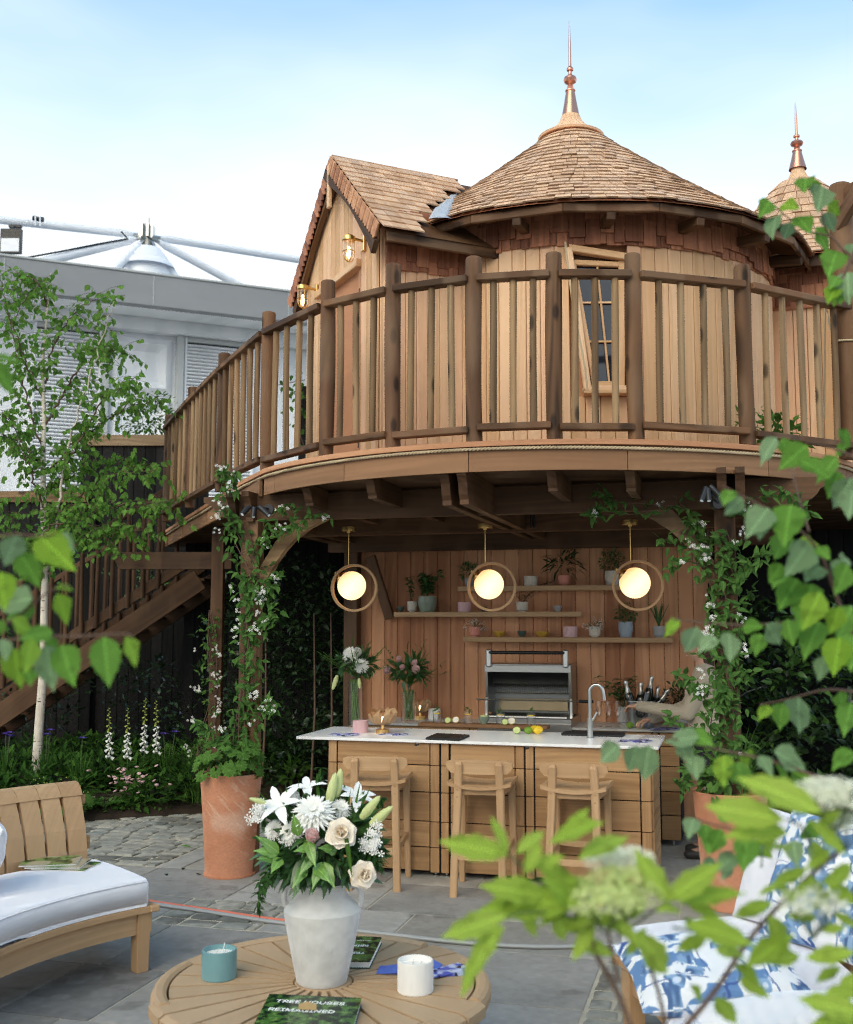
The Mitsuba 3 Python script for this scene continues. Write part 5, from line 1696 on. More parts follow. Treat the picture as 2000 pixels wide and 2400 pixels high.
for px, py, y, h, lab in ((263, 1905, 11.1, .74, 'first white foxglove from the left beside the birch trunk'), (302, 1905, 11.1, .74, 'second white foxglove from the left in the border'), (338, 1895, 11.3, .82, 'third white foxglove from the left in the border'), (372, 1890, 11.3, .78, 'right most white foxglove near the terracotta pot')):
    pass
for x, y, h, lab in (((-3.166, 11.100, 0.775)[0], 11.1, .84, 'first white foxglove from the left beside the birch trunk'), ((-2.994, 11.100, 0.775)[0], 11.1, .84, 'second white foxglove from the left in the border'), ((-2.891, 11.300, 0.757)[0], 11.3, .92, 'third white foxglove from the left in the border'), ((-2.738, 11.300, 0.757)[0], 11.3, .90, 'right most white foxglove near the terracotta pot')):
    foxglove(np.array([x, y, .12]), h, lab)


def iris(x, y, lab, n=2):
    t_ = thing('iris', lab, 'iris')
    c = np.array([x, y, .12])
    grass_clump(t_, c, 46, .50, .30, 5, .014, 'leaf', 60, .09)
    for k in range(n):
        p = c + np.array([RNG.normal() * .07, RNG.normal() * .05, .52 + .08 * RNG.random()])
        part(t_, 'stem', tube([c, p], .004, 5), 'stalk', True)
        part(t_, 'flower', cat([orient(leafmesh(.055, .035, 5, 'ovate', .3, .5 if j % 2 else -.3), p, np.array([math.cos(j * 1.05), math.sin(j * 1.05), .5 if j % 2 else -.2])) for j in range(6)]), 'purple_petal')


for px, y, lab, n in ((35, 11.0, 'purple iris clump at the far left of the border', 4), (125, 11.2, 'purple iris with strap leaves just right of the birch trunk', 2), (205, 10.9, 'iris strap leaf clump with one bloom left of the foxgloves', 1), (405, 11.3, 'small purple iris behind the terracotta pot', 2), (560 - 1000, 11.0, 'x', 0)):
    if n:
        iris((px - 1000) / 2550 * (y + .03), y, lab, n)


def border(name, lab, cat_, fn):
    t_ = thing(name, lab, cat_)
    fn(t_)
    return t_


def fern(t_, c, n=9, L=.32):
    for k in range(n):
        a = k * 2 * math.pi / n + RNG.random() * .4
        d = np.array([math.cos(a), math.sin(a), 0]); ms = []
        for s in np.linspace(.12, 1, 16):
            q = c + d * L * s + np.array([0, 0, L * (.9 * s - .75 * s * s)])
            for sg in (-1, 1):
                ms.append(orient(leafmesh(L * .24 * math.sin(math.pi * min(1, s * .9 + .1)) + .01, .016, 5, 'lance', .1, .2), q, np.cross(d, [0, 0, 1]) * sg + d * .4, (0, 0, 1)))
        part(t_, 'frond', cat(ms), 'leaf', True)


border('fern', 'feathery green fern at the front edge of the border', 'fern', lambda t_: fern(t_, np.array([-3.02, 10.42, .08]), 9, .30))
border('fern', 'bright fern by the terracotta pot at the border front', 'fern', lambda t_: fern(t_, np.array([-2.52, 10.62, .08]), 9, .28))
border('fern', 'dark fern behind the sofa in the border', 'fern', lambda t_: fern(t_, np.array([-3.35, 10.5, .12]), 8, .34))
mp = thing('mantle_plant', 'mound of lobed leaves with lime flowers beside the sofa back', 'plant')
mantle(mp, np.array([-3.32, 10.15, .10]), .24, 75, .055)
part(mp, 'flower_spray', cat([move(lathe([(0, -.006), (.006, 0), (0, .006)], 5), None, np.array([-3.35, 10.1, .27]) + RNG.normal(size=3) * [.12, .07, .05]) for _ in range(160)]), 'lime_flower', kind='stuff')
ap = thing('astrantia', 'mound of dusty pink astrantia flowers at the border front', 'plant')
part(ap, 'foliage', cat(tuft((-2.78, 10.55, .12), .2, 120, .07, .04, 5)), 'leaf', True, kind='stuff')
pieces(ap, 'flower', [move(lathe([(0, 0), (.016, .006), (.020, .014), (.010, .012), (0, .018)], 9), rot(rdir(), .5), np.array([-2.80, 10.48, .30]) + RNG.normal(size=3) * [.15, .06, .07]) for _ in range(46)], 'pink_petal', True, 60)
gp = thing('grass_plant', 'arching green grass clump at the border behind the left pot', 'plant')
grass_clump(gp, np.array([-2.25, 11.2, .12]), 170, .62, .9, 6, .008, spread=.1)
gp = thing('grass_plant', 'low grass clump spilling at the foot of the left pot border', 'plant')
grass_clump(gp, np.array([-2.22, 10.75, .08]), 120, .36, .8, 6, .007, spread=.12)
# ground cover that nobody could count
cov = []
for _ in range(260):
    x, y = RNG.uniform(-6.2, -1.3), RNG.uniform(10.6, 12.6)
    if y < 10.15 + (x + 3.2) * .35:
        continue
    hgt = .10 + .16 * (y - 10.4)
    cov += tuft((x, y, .10 + hgt * .6), .17, 26, .07 + .05 * RNG.random(), .035 + .02 * RNG.random(), 5 if RNG.random() < .7 else 4, 'ovate' if RNG.random() < .6 else 'lance')
for _ in range(30):
    x = RNG.uniform(-3.3, -1.7)
    cov += tuft((x, 10.2 + (x + 3.2) * .42 + .12, .06), .10, 26, .045, .03, 6 if RNG.random() < .4 else 5)
struct('border_foliage', cat(cov), 'leaf', True, 'stuff', 'low green border plants massed under the birch and stairs')
# dark hedge and saplings behind the kitchen and at the right
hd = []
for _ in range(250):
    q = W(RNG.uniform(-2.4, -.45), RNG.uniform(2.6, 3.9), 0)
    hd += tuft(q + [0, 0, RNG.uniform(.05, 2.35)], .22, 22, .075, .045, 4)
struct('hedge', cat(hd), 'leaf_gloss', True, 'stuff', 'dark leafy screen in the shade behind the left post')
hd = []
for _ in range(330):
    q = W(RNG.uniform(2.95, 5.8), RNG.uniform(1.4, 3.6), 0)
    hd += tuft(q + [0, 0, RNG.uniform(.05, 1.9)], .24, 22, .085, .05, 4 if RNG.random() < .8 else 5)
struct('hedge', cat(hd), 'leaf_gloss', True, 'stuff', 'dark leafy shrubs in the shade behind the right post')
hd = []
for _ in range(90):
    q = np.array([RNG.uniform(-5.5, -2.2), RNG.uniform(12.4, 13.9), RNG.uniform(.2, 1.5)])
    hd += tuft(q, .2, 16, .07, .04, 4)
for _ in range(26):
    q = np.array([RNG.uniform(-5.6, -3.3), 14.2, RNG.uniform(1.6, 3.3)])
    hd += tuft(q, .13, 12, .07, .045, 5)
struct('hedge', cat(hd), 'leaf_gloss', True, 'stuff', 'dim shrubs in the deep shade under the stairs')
for k, (u, v) in enumerate(((-.75, 2.5), (-1.15, 2.55), (-.95, 2.5), (-1.7, 2.6))):
    whole('sapling_stem', tube([W(u, v, 0), W(u + .04, v, .9), W(u - .02, v + .1, 1.9)], [.014, .011, .006], 7), 'twig', ('thin bare sapling stem rising in front of the dark hedge beside the plank wall', 'second thin sapling stem from the plank wall in the dark hedge', 'slanting thin sapling stem between two others in the dark hedge', 'thin sapling stem nearest the left post in the dark hedge')[k], 'sapling', True)
lf = thing('climber', 'small leafy climber on the black fence behind the balcony rail', 'climbing plant')
P = np.array([(-1.503, 13.300, 3.951), (-1.579, 13.250, 4.156), (-1.540, 13.250, 4.423), (-1.637, 13.250, 4.637), (-1.507, 13.250, 4.798), (-1.896, 13.200, 4.707)])
part(lf, 'stem', tube(P, .006, 5), 'twig', True)
pieces(lf, 'leaf', [orient(leafmesh(.08, .05, 5), P[int(RNG.integers(len(P)))] * .5 + P[int(RNG.integers(len(P)))] * .5 + RNG.normal(size=3) * .07, rdir(-1, .4), (0, -1, .4)) for _ in range(60)], 'leaf', True)
sb = thing('garden_shrub', 'light green shrub top behind fence cap beside the balcony end post', 'shrub')
part(sb, 'foliage', cat(tuft((-3.868, 15.200, 4.655), .42, 420, .07, .03, 5, 'lance', -1, 1) + tuft((-4.047, 15.200, 4.564), .3, 160, .07, .03, 5, 'lance', -1, 1)), 'leaf', True, kind='stuff')
dp = thing('planter', 'low terracotta bowl of herbs on the deck behind the right rail', 'plant pot')
pc = np.array([2.52, 7.85, ZD])
part(dp, 'bowl', lathe([(0, 0), (.16, 0), (.24, .14), (.25, .15), (.22, .14), (0, .12)], 32, pc), 'terracotta', True)
part(dp, 'foliage', cat(tuft(pc + [.02, -.05, .17], .22, 160, .07, .045, 6) + tuft(pc + [-.15, -.1, .3], .16, 40, .05, .02, 6)), 'leaf', True, kind='stuff')

# ---------------------------------------------------------------- wall lanterns and spotlights
def lantern(w, z, lab):
    t_ = thing('wall_lantern', lab, 'wall lantern', 'brass lanterns on the porch gable')
    part(t_, 'back_plate', setup2(box(.055, .02, .12, axis=2), G(w, .030, z), GW, GD), 'brass')
    part(t_, 'arm', tube([G(w, .02, z + .02), G(w, -.04, z + .025), G(w, -.075, z + .025)], .011, 10), 'brass', True)
    c = G(w, -.088, z - .10)
    part(t_, 'cap', lathe([(0, .155), (.022, .152), (.048, .135), (.050, .105), (.044, .10), (0, .10)], 20, c), 'brass', True)
    part(t_, 'glass', lathe([(.038, .10), (.038, .0), (.032, -.03), (.018, -.046), (0, -.05)], 20, c), 'pane', True)
    for k in range(4):
        a = k * math.pi / 2 + .5
        part(t_, 'cage_bar', tube([c + [.044 * math.cos(a), .044 * math.sin(a), .10], c + [.044 * math.cos(a), .044 * math.sin(a), -.01], c + [.03 * math.cos(a), .03 * math.sin(a), -.045], c + [0, 0, -.06]], .0032, 6), 'brass', True)
    part(t_, 'cage_ring', tube([c + [.045 * math.cos(a), .045 * math.sin(a), .02] for a in np.linspace(0, 2 * math.pi, 20)], .0035, 6), 'brass', True)
    part(t_, 'bulb', lathe([(0, -.035), (.014, -.02), (.017, 0), (.012, .03), (.008, .06), (0, .06)], 12, c), 'glow', True, **glow((1, .62, .28), .75))


lantern(-.55, 4.65, 'brass caged lantern on the porch gable by its right corner')
lantern(.50, 4.57, 'brass caged lantern low at the left foot of the porch gable')


def spots(p, hs, lab):
    t_ = thing('spotlight', lab, 'spotlight', 'black spotlights on the timber frame')
    p = np.array(p)
    part(t_, 'base', tube([p + [.03, .10, 0], p + [.03, .03, 0]], .035, 14), 'black_metal', True)
    for a, b in hs:
        a, b = np.array(a), np.array(b); d = (b - a) / np.linalg.norm(b - a)
        h = part(t_, 'head', tube([a, a + d * .005, b - d * .004, b], [.016, .019, .019, .017], 14), 'black_metal', True)
        part(h, 'lens', tube([b - d * .006, b + d * .001], .012, 12), 'white_metal', True)
        part(t_, 'arm', tube([p + [.03, .03, 0], a], .007, 6), 'black_metal', True)


spots((-1.137, 7.550, 2.594), [((-1.230, 7.500, 2.600), (-1.268, 7.450, 2.542)), ((-1.195, 7.500, 2.594), (-1.195, 7.470, 2.526)), ((-1.157, 7.500, 2.600), (-1.083, 7.450, 2.536))], 'triple black spotlight beside the twin joist ends at left post')
spots((1.792, 6.720, 2.544), [((1.734, 6.700, 2.635), (1.695, 6.660, 2.548)), ((1.744, 6.700, 2.627), (1.740, 6.660, 2.548)), ((1.758, 6.700, 2.645), (1.814, 6.680, 2.579))], 'triple black spotlight beside the twin joist ends at right post')

# ---------------------------------------------------------------- things on the bar
def bz(px, py, z=.965):
    return None


def candle_jar(c, r, h, b, lab, emblem=False):
    t_ = thing('candle', lab, 'candle')
    c = np.array(c, float)
    part(t_, 'jar', lathe([(0, 0), (r - .003, 0), (r, .004), (r, h - .003), (r - .002, h), (r - .007, h), (r - .008, h * .82), (0, h * .82)], 40, c), b, True)
    part(t_, 'wax', lathe([(r - .008, h * .83), (r * .5, h * .835), (0, h * .83)], 30, c), 'wax', True)
    for a in (0, 2.1, 4.2):
        p = c + [r * .3 * math.cos(a), r * .3 * math.sin(a), h * .83]
        part(t_, 'wick', tube([p, p + [.001, 0, .008], p + [.004, .002, .015]], .0012, 5), 'cream', True)
    if emblem:
        o = c + np.array([0, -r - .0004, h * .5])
        part(t_, 'emblem', cat([tube([o + [.02 * math.cos(q), r - math.sqrt(r * r - (.02 * math.cos(q)) ** 2), .02 * math.sin(q)] for q in np.linspace(0, 2 * math.pi, 24)], .0012, 4), tube([o + [-.01, 0, .006], o + [.01, 0, .006]], .0014, 4), tube([o + [0, 0, .006], o + [0, 0, -.012]], .0014, 4)]), b, True)
    return t_


def ctr(k, z=.962):
    return W(k[0], k[1], z)


candle_jar(ctr((0.128, 0.332, 0.965)), .060, .092, 'pink', 'pink candle jar at the left end of the white bar', True)


def petal_lamp(c, R, lab, rise):
    t_ = thing('petal_lamp', lab, 'table lamp', 'wooden petal lamps by the flowers')
    part(t_, 'base', lathe([(0, 0), (R * .40, 0), (R * .40, R * .26), (R * .36, R * .28), (R * .12, R * .30), (R * .10, R * .5), (0, R * .5)], 24, c), 'brass', True)
    b0 = c + np.array([0, 0, R * .52])
    for k in range(9):
        a = 2 * math.pi * k / 9; d = np.array([math.cos(a), math.sin(a), 0]); s = np.array([-math.sin(a), math.cos(a), 0])
        V, U_ = [], []
        for t in np.linspace(0, 1, 14):
            q = math.pi * 1.12 * t
            r = R * (.15 + .85 * math.sin(q * .5) ** .8) if t < .62 else R * (.15 + .85 * math.sin(.62 * math.pi * 1.12 * .5) ** .8) * (1 - (t - .62) * 1.55)
            z = R * .95 * rise * (1 - math.cos(q * .88)) * .55 - (R * .25 * max(0, t - .78) / .22)
            w = R * .16 * (1 + .7 * math.sin(math.pi * t))
            tw = s * math.cos(t * 1.2) + np.array([0, 0, 1]) * math.sin(t * 1.2) * .5
            for e in (-1, 1):
                V.append(b0 + d * r + s * .22 * R * t + [0, 0, z] + tw * w * e); U_.append((e * .02, t * .3))
        part(t_, 'petal', mk(V, [(2 * i, 2 * i + 1, 2 * i + 3, 2 * i + 2) for i in range(13)], U_), 'w_teak', True)
    part(t_, 'bulb', lathe([(0, 0), (.006, .002), (.011, .02), (.012, .035), (.006, .055), (0, .058)], 12, b0 + [0, 0, .005]), 'glow', True, **glow((1, .58, .25), .9))


petal_lamp(ctr((0.312, 0.316, 0.965)), .125, 'front petal lamp of bent oak strips on the white bar', 1.0)
petal_lamp(ctr((0.148, 1.944, 0.935), .93), .115, 'rear petal lamp of bent oak strips on the back counter', 1.0)


# flowers
def petals(c, up, layers, b, parent, name='flower'):
    """layers: (count, length, width, opening angle from the axis, curl, offset along the axis)."""
    ms = []
    up = np.asarray(up, float) / np.linalg.norm(up)
    x = np.cross(up, [0.3, .9, .1]); x /= np.linalg.norm(x); y = np.cross(up, x)
    for li, (n, L, Wd, op, curl, off) in enumerate(layers):
        for k in range(n):
            a = 2 * math.pi * (k + .5 * (li % 2)) / n + RNG.normal() * .06
            d = (x * math.cos(a) + y * math.sin(a)) * math.sin(op) + up * math.cos(op)
            inner = up * math.sin(op) - (x * math.cos(a) + y * math.sin(a)) * math.cos(op)
            m = leafmesh(L * (.93 + .14 * RNG.random()), Wd, 0, 'round' if Wd > .35 * L else 'strap', .35, curl)
            ms.append(orient(m, c + up * off, d, inner if op < 1.8 else inner))
    return part(parent, name, cat(ms), b, True)


plain('rose_petal', (.80, .73, .62), .6)
plain('peony_petal', (.78, .60, .58), .6)
plain('lily_petal', (.80, .80, .76), .5)
plain('lily_bud', (.50, .56, .24), .5)


def chrys(c, up, R, parent, b='white_petal'):
    petals(c, up, [(26, R, R * .27, 1.75, -.1, -.1 * R), (26, R * .95, R * .26, 1.45, .1, 0), (24, R * .8, R * .24, 1.1, .2, .05 * R), (20, R * .62, R * .22, .75, .3, .08 * R), (10, R * .42, R * .14, .35, .3, .1 * R)], b, parent, 'chrysanthemum')


def rose(c, up, R, parent, b='rose_petal'):
    petals(c, up, [(6, R * 1.05, R * 1.25, 1.35, .25, -.25 * R), (5, R * .98, R * 1.2, 1.0, .15, -.25 * R), (5, R * .9, R * 1.0, .68, -.15, -.2 * R), (4, R * .8, R * .8, .42, -.3, -.15 * R), (3, R * .7, R * .55, .2, -.35, -.1 * R)], b, parent, 'rose')


def peony(c, up, R, parent, b='peony_petal'):
    petals(c, up, [(7, R * 1.5, R * 1.3, .85, -.45, -.8 * R), (6, R * 1.5, R * 1.2, .55, -.45, -.75 * R), (5, R * 1.45, R * 1.0, .3, -.4, -.7 * R), (4, R * 1.4, R * .8, .12, -.3, -.65 * R)], b, parent, 'peony')


def lily(c, up, R, parent):
    petals(c, up, [(3, R, R * .46, 1.05, .55, 0), (3, R * .95, R * .38, .95, .4, 0)], 'lily_petal', parent, 'lily')


def lbud(c, d, L, parent):
    d = np.asarray(d, float); d /= np.linalg.norm(d)
    m = lathe([(0, 0), (.10 * L, .05 * L), (.15 * L, .3 * L), (.14 * L, .6 * L), (.08 * L, .9 * L), (0, L)], 10)
    part(parent, 'lily_bud', orient(move(m, np.array([[0, 0, 1], [0, 1, 0], [-1, 0, 0]])), c, d), 'lily_bud', True)


def bouquet_greens(parent, c, r, h, n, pal=7):
    c = np.array(c)
    ls = tuft(c + [0, 0, h * .3], r, n, .085, .035, pal, 'ovate', -.55, .9, .8)
    pieces(parent, 'leaf', ls, 'leaf_gloss', True, 110, rest='foliage')
    sp = []
    for k in range(22):  # spears and sprigs reaching out of the bunch
        d = rdir(.0, 1); d[2] = abs(d[2]) + .25; d /= np.linalg.norm(d)
        if RNG.random() < .45:
            sp.append(orient(leafmesh(h * (.75 + .4 * RNG.random()), .016, 5, 'strap', .4, .05), c + d * .03, d, rdir()))
        else:
            e = c + d * h * (.75 + .45 * RNG.random())
            sp.append(mk(*tube([c, e], .0016, 4)[:2]))
            for s in np.linspace(.45, 1, 9):
                sp.append(orient(leafmesh(.04, .012, 7, 'lance'), c + (e - c) * s, d + rdir() * 1.1))
    part(parent, 'sprigs', cat(sp), 'leaf', True, kind='stuff')


def trailing(parent, pts):
    P = np.array(pts, float); s = np.linspace(0, len(P) - 1, 14)
    P = np.stack([np.interp(s, np.arange(len(P)), P[:, k]) for k in range(3)], 1)
    ms = [mk(*tube(P, .0018, 4)[:2])]
    for q in P:
        for _ in range(3):
            ms.append(orient(leafmesh(.04, .018, 7), q, rdir(-1, .3)))
    part(parent, 'trailing_sprig', cat(ms), 'leaf', True, kind='stuff')


def glass_vase(c, r, h, lab, water=.62):
    t_ = thing('glass_vase', lab, 'vase')
    part(t_, 'glass', lathe([(0, 0), (r, 0), (r, h), (r - .004, h), (r - .004, .012), (0, .012)], 32, c), 'glass', True)
    ms = []
    for _ in range(22):
        a, b = rdir() * r * .6, rdir() * r * .75
        ms.append(tube([c + [a[0], a[1], .02], c + [b[0], b[1], h + .02]], .0035, 6))
    part(t_, 'stems', cat(ms), 'stem_green', True)
    return t_


plain('stem_green', (.10, .19, .05), .6)
vc = ctr((-0.058, 0.747, 0.965))
glass_vase(vc, .058, .36, 'tall glass cylinder vase at the left end of the bar')
bq = thing('bouquet', 'white flower bouquet in the tall glass vase on the bar', 'bouquet')
tp_ = vc + np.array([0, 0, .40])
bouquet_greens(bq, tp_, .15, .34, 170)
for dx, dz, k in ((-.035, .13, 'p'), (.085, .10, 'c'), (.0, .19, 'c'), (.06, .20, 'p')):
    o = tp_ + UV_ * dx - VV_ * .12 + [0, 0, dz]
    (peony if k == 'p' else chrys)(o, (-.1, -1, .5), .048 if k == 'p' else .072, bq, *((['white_petal']) if k == 'p' else []))
lbud(tp_ + UV_ * -.12 - VV_ * .1 + [0, 0, .02], (-.3, -.3, -1), .13, bq); lbud(tp_ + UV_ * .07 - VV_ * .12 + [0, 0, -.0], (.1, -.3, -1), .09, bq)
vc2 = ctr((0.120, 1.667, 0.935), .93)
glass_vase(vc2, .065, .26, 'glass cylinder vase standing on the back counter beside the grill')
bq = thing('bouquet', 'pink peony bouquet in the vase on the back counter', 'bouquet')
tp_ = vc2 + np.array([0, 0, .32])
bouquet_greens(bq, tp_, .17, .36, 190)
for dx, dz in ((-.16, .13), (-.02, .16), (.10, .14), (.09, .20), (-.05, .23)):
    peony(tp_ + UV_ * dx - VV_ * .13 + [0, 0, dz], (dx, -1, .5), .05 if dz < .15 else .036, bq)

whole('marble_holder', lathe([(0, 0), (.055, 0), (.055, .095), (.047, .095), (.047, .02), (0, .02)], 28, ctr((0.271, 1.978, 0.935), .93)), 'marble', 'white marble candle holder beside rear petal lamp', 'candle holder', True)
tb = thing('tablet', 'dark closed folder case lying on the white bar', 'tablet case')
ta, tb_, tc_, td_ = (ctr(k) for k in ((0.751, -0.037, 0.965), (1.006, -0.056, 0.965), (1.009, 0.249, 0.965), (0.743, 0.303, 0.965)))
part(tb, 'case', (lambda hv: mk(*hv))(hullmesh([p + [0, 0, z] for p in (ta, tb_, tc_, td_) for z in (.001, .013)])), 'black_matt')
part(tb, 'cover', (lambda hv: mk(*hv))(hullmesh([p * .985 + (ta + tc_) / 2 * .015 + [0, 0, z] for p in (ta, tb_, tc_, td_) for z in (.0135, .017)])), 'black_metal')
cb = (0.946, 0.951, 0.965)
CBu, CBv = cb[0], cb[1]
brd = whole('chopping_board', move(box(1.06, .16, .028, c=(CBu, CBv + .05, ZT + .014), ch=.004), KR, W(0, 0)), 'w_deck', 'long wooden serving board across the back of the bar', 'board')
ZC = ZT + .028
plain('water', (.70, .72, .72), .1)
plain('lemon', (.80, .55, .03), .45)
plain('lime', (.16, .30, .03), .45)
plain('lime_flesh', (.55, .62, .25), .5)


def tumbler(c, lab):
    t_ = thing('tumbler', lab, 'glass', 'water glasses on the serving board')
    part(t_, 'glass', lathe([(0, 0), (.032, 0), (.036, .095), (.034, .095), (.030, .008), (0, .008)], 24, c), 'glass', True)
    part(t_, 'lemon_slice', lathe([(0, 0), (.026, 0), (.028, .003), (.026, .006), (0, .006)], 16, c + [0, 0, .070]), 'lemon', True)
    part(t_, 'mint', cat(tuft(c + [0, 0, .098], .022, 9, .03, .02, 6)), 'leaf', True)


def KUm(k):
    return np.array(k)


for px, lab in ((1014, 'first water glass from the left on the serving board'), (1091, 'second water glass from the left on the serving board'), (1172, 'third water glass from the left on the serving board'), (1246, 'fourth water glass from the left on the serving board')):
    u_ = CBu + (px - 1130) * .00335
    tumbler(W(u_, CBv + .06, ZC), lab)
t_ = thing('bowl', 'ribbed green bowl of lime between the water glasses', 'bowl')
bc_ = W(CBu + .01, CBv + .03, ZC)
part(t_, 'bowl', pot_mesh(bc_, .046, .062, 'bowl'), 'sage', True)
part(t_, 'lime_half', lathe([(.036, .055), (.03, .068), (0, .074)], 18, bc_), 'lime_flesh', True)


def citrus(c, r, b, lab, long=1.15, half=False):
    if half:
        m = lathe([(0, 0), (r * .7, r * .2), (r, r * .75), (r * .96, r * .8), (0, r * .8)], 18)
        t_ = thing('citrus_half', lab, 'fruit')
        R = frame((-.2, -.8, .5)) @ np.array([[0, 0, 1], [0, 1, 0], [-1, 0, 0]])
        part(t_, 'rind', move(m, R, c + [0, 0, r * .6]), b, True)
        part(t_, 'flesh', move(lathe([(r * .9, r * .81), (0, r * .815)], 16), R, c + [0, 0, r * .6]), 'lime_flesh' if b == 'lime' else 'wax', True)
    else:
        m = lathe([(0, -r * long), (r * .25, -r * (long - .08)), (r * .7, -r * .72), (r, 0), (r * .7, r * .72), (r * .25, r * (long - .08)), (0, r * long)], 18)
        whole('lemon' if b == 'lemon' else 'lime', move(m, rot([.3, 1, 0], 1.4), c + [0, 0, r]), b, lab, 'fruit', True)


for px, dv, r, b, lab, hf in ((1045, .02, .026, 'lime', 'lime half on the serving board between first two glasses', True), (1062, .06, .028, 'lemon', 'lemon half behind the limes on the serving board', True), (1187, .0, .026, 'lime', 'lime half right of the third water glass', True), (1200, .05, .03, 'lemon', 'lemon wedge behind lime half at the board right part', True)):
    citrus(W(CBu + (px - 1130) * .00335, CBv + dv, ZC), r, b, lab, half=hf)
lz = (1.398, 0.551, 0.965)
for du, dv, r, b, lab in ((-.005, 0, .030, 'lime', 'whole green lime in the fruit group on the bar'), (.07, .0, .034, 'lemon', 'whole yellow lemon at right of the fruit group'), (.03, .07, .032, 'lemon', 'whole yellow lemon at the back of fruit group')):
    citrus(W(lz[0] + du, lz[1] + dv, ZT), r, b, lab)
citrus(W(lz[0] - .09, lz[1], ZT), .03, 'lime', 'lime half at the left of the fruit group on the bar', half=True)


def leaflet_col(p, n, uv):
    a = noise(p.x * 38, p.y * 38, 3)
    c = mix((.10, .12, .45), (.55, .58, .74), smoothstep(.35, .7, a))
    return mix(c, (.03, .03, .06), smoothstep(.6, .8, noise(p.x * 60, p.y * 25, 7)))


textured('leaflet_print', leaflet_col, .35)


def leaflets(c, n, lab, w=.10, l=.21, fan=.16, a0=0.0, z=ZT, bs='leaflet_print'):
    t_ = thing('leaflet_fan', lab, 'leaflets')
    for k in range(n):
        part(t_, 'leaflet', move(box(l, w, .0012, ch=.0003), rotz(a0 + (k - n / 2) * fan), np.asarray(c) + [.006 * k, .004 * k, .0012 + .0016 * k]), bs)


leaflets(ctr((0.052, 0.112, 0.965)), 6, 'fan of purple leaflets on the bar by the pink candle', a0=-.3)
leaflets(ctr((0.412, 0.244, 0.965)), 4, 'fan of purple leaflets beside the front petal lamp', a0=-.2, fan=.12)
leaflets(ctr((2.203, 0.247, 0.965)), 5, 'fan of purple leaflets at the right end of the bar', a0=-.1, fan=.16)
# back counter: flutes, bucket with bottles, herbs, papers
def flute(c, lab):
    whole('flute_glass', lathe([(0, 0), (.03, .0), (.028, .003), (.004, .008), (.0035, .075), (.012, .09), (.024, .125), (.026, .165), (.021, .215), (.0195, .215), (.024, .165), (.022, .127), (.010, .095), (0, .09)], 20, c), 'glass', lab, 'champagne glass', True, group='champagne flutes by the ice bucket')


for u_, lab in ((1.80, 'champagne flute beside the tap, left of three'), (1.88, 'champagne flute in the middle of three by the bucket'), (1.955, 'champagne flute nearest the steel ice bucket')):
    flute(W(u_, 1.66, ZB), lab)
bk = thing('ice_bucket', 'brushed steel ice bucket holding champagne bottles', 'ice bucket')
bc_ = W(2.145, 1.72, ZB)
part(bk, 'body', lathe([(0, 0), (.105, 0), (.11, .01), (.128, .21), (.133, .216), (.133, .222), (.124, .222), (.105, .02), (0, .02)], 40, bc_), 'steel', True)
part(bk, 'ice', lathe([(.122, .185), (0, .195)], 20, bc_), 'white_metal', True)
o = bc_ + np.array([-.03, -.125, .125])
part(bk, 'emblem', cat([tube([o + [.034 * math.cos(q), .002 - .004 * math.cos(q), .034 * math.sin(q)] for q in np.linspace(0, 2 * math.pi, 24)], .006, 5), tube([o + [.012 * math.cos(q), 0, .014 * math.sin(q)] for q in np.linspace(-.4, math.pi + .4, 12)], .005, 5), box(.02, .008, .02, o + [0, 0, -.018])]), 'black_matt', True)


def bottle(c, d, lab, L=.31):
    t_ = thing('champagne_bottle', lab, 'bottle', 'champagne bottles in the ice bucket')
    R = np.array([[0, 0, 1], [0, 1, 0], [-1, 0, 0]])
    part(t_, 'glass', orient(move(lathe([(0, 0), (.042, 0), (.042, .16), (.036, .19), (.02, .23), (.015, .25), (0, .25)], 20), R), c, d), 'bottle_glass', True)
    part(t_, 'foil', orient(move(lathe([(.030, .205), (.0215, .228), (.0165, .25), (.0165, .275), (.019, .28), (.019, .30), (.014, .31), (0, .312)], 16), R), c, d), 'foil', True)


plain('bottle_glass', (.006, .010, .007), .1, 0, .8)
plain('foil', (.50, .50, .47), .35, .9)
for dx, dz, dd, lab in ((-.06, .08, (-.22, 0, 1), 'silver necked bottle leaning left in the ice bucket'), (-.005, .06, (.02, .1, 1), 'upright silver necked bottle in the ice bucket'), (.03, .12, (.22, .05, 1), 'tallest silver necked bottle rising from the ice bucket'), (.05, .07, (.75, -.1, 1), 'silver necked bottle leaning far right in the ice bucket'), (.07, .04, (.25, .3, 1), 'bottle half hidden at the back of the bucket')):
    bottle(bc_ + UV_ * dx + [0, 0, dz], UV_ * dd[0] + VV_ * dd[1] + ZV_ * dd[2], lab)
citrus(bc_ + UV_ * .0 - VV_ * .17, .032, 'lemon', 'lemon half cut side out before the ice bucket', half=True)
citrus(bc_ + UV_ * -.08 - VV_ * .16, .028, 'lime', 'whole lime left of the lemon half by the bucket')
pot(1.98, ZB, .055, .15, 'footed', 'concrete', 'dark ribbed pot of mint behind the champagne flutes', herb(9, .24, .35, .06, .04, 7, 5), v=1.92)
pot(2.46, ZB, .06, .11, 'footed', 'concrete', 'bushy dark herb pot on the counter beside the bucket', bush(.15, 260, .05, .02, 4), v=1.92)
leaflets(W(2.33, 1.56, ZB + .001), 4, 'white and violet papers spread on the back counter', .15, .24, .22, .4, ZB)
nz = thing('spray_lance', 'steel spray lance with black nozzle behind the right vine', 'spray lance')
part(nz, 'lance', tube([(2.675, 9.200, 1.225), (2.804, 9.200, 1.267)], .007, 8), 'steel', True)
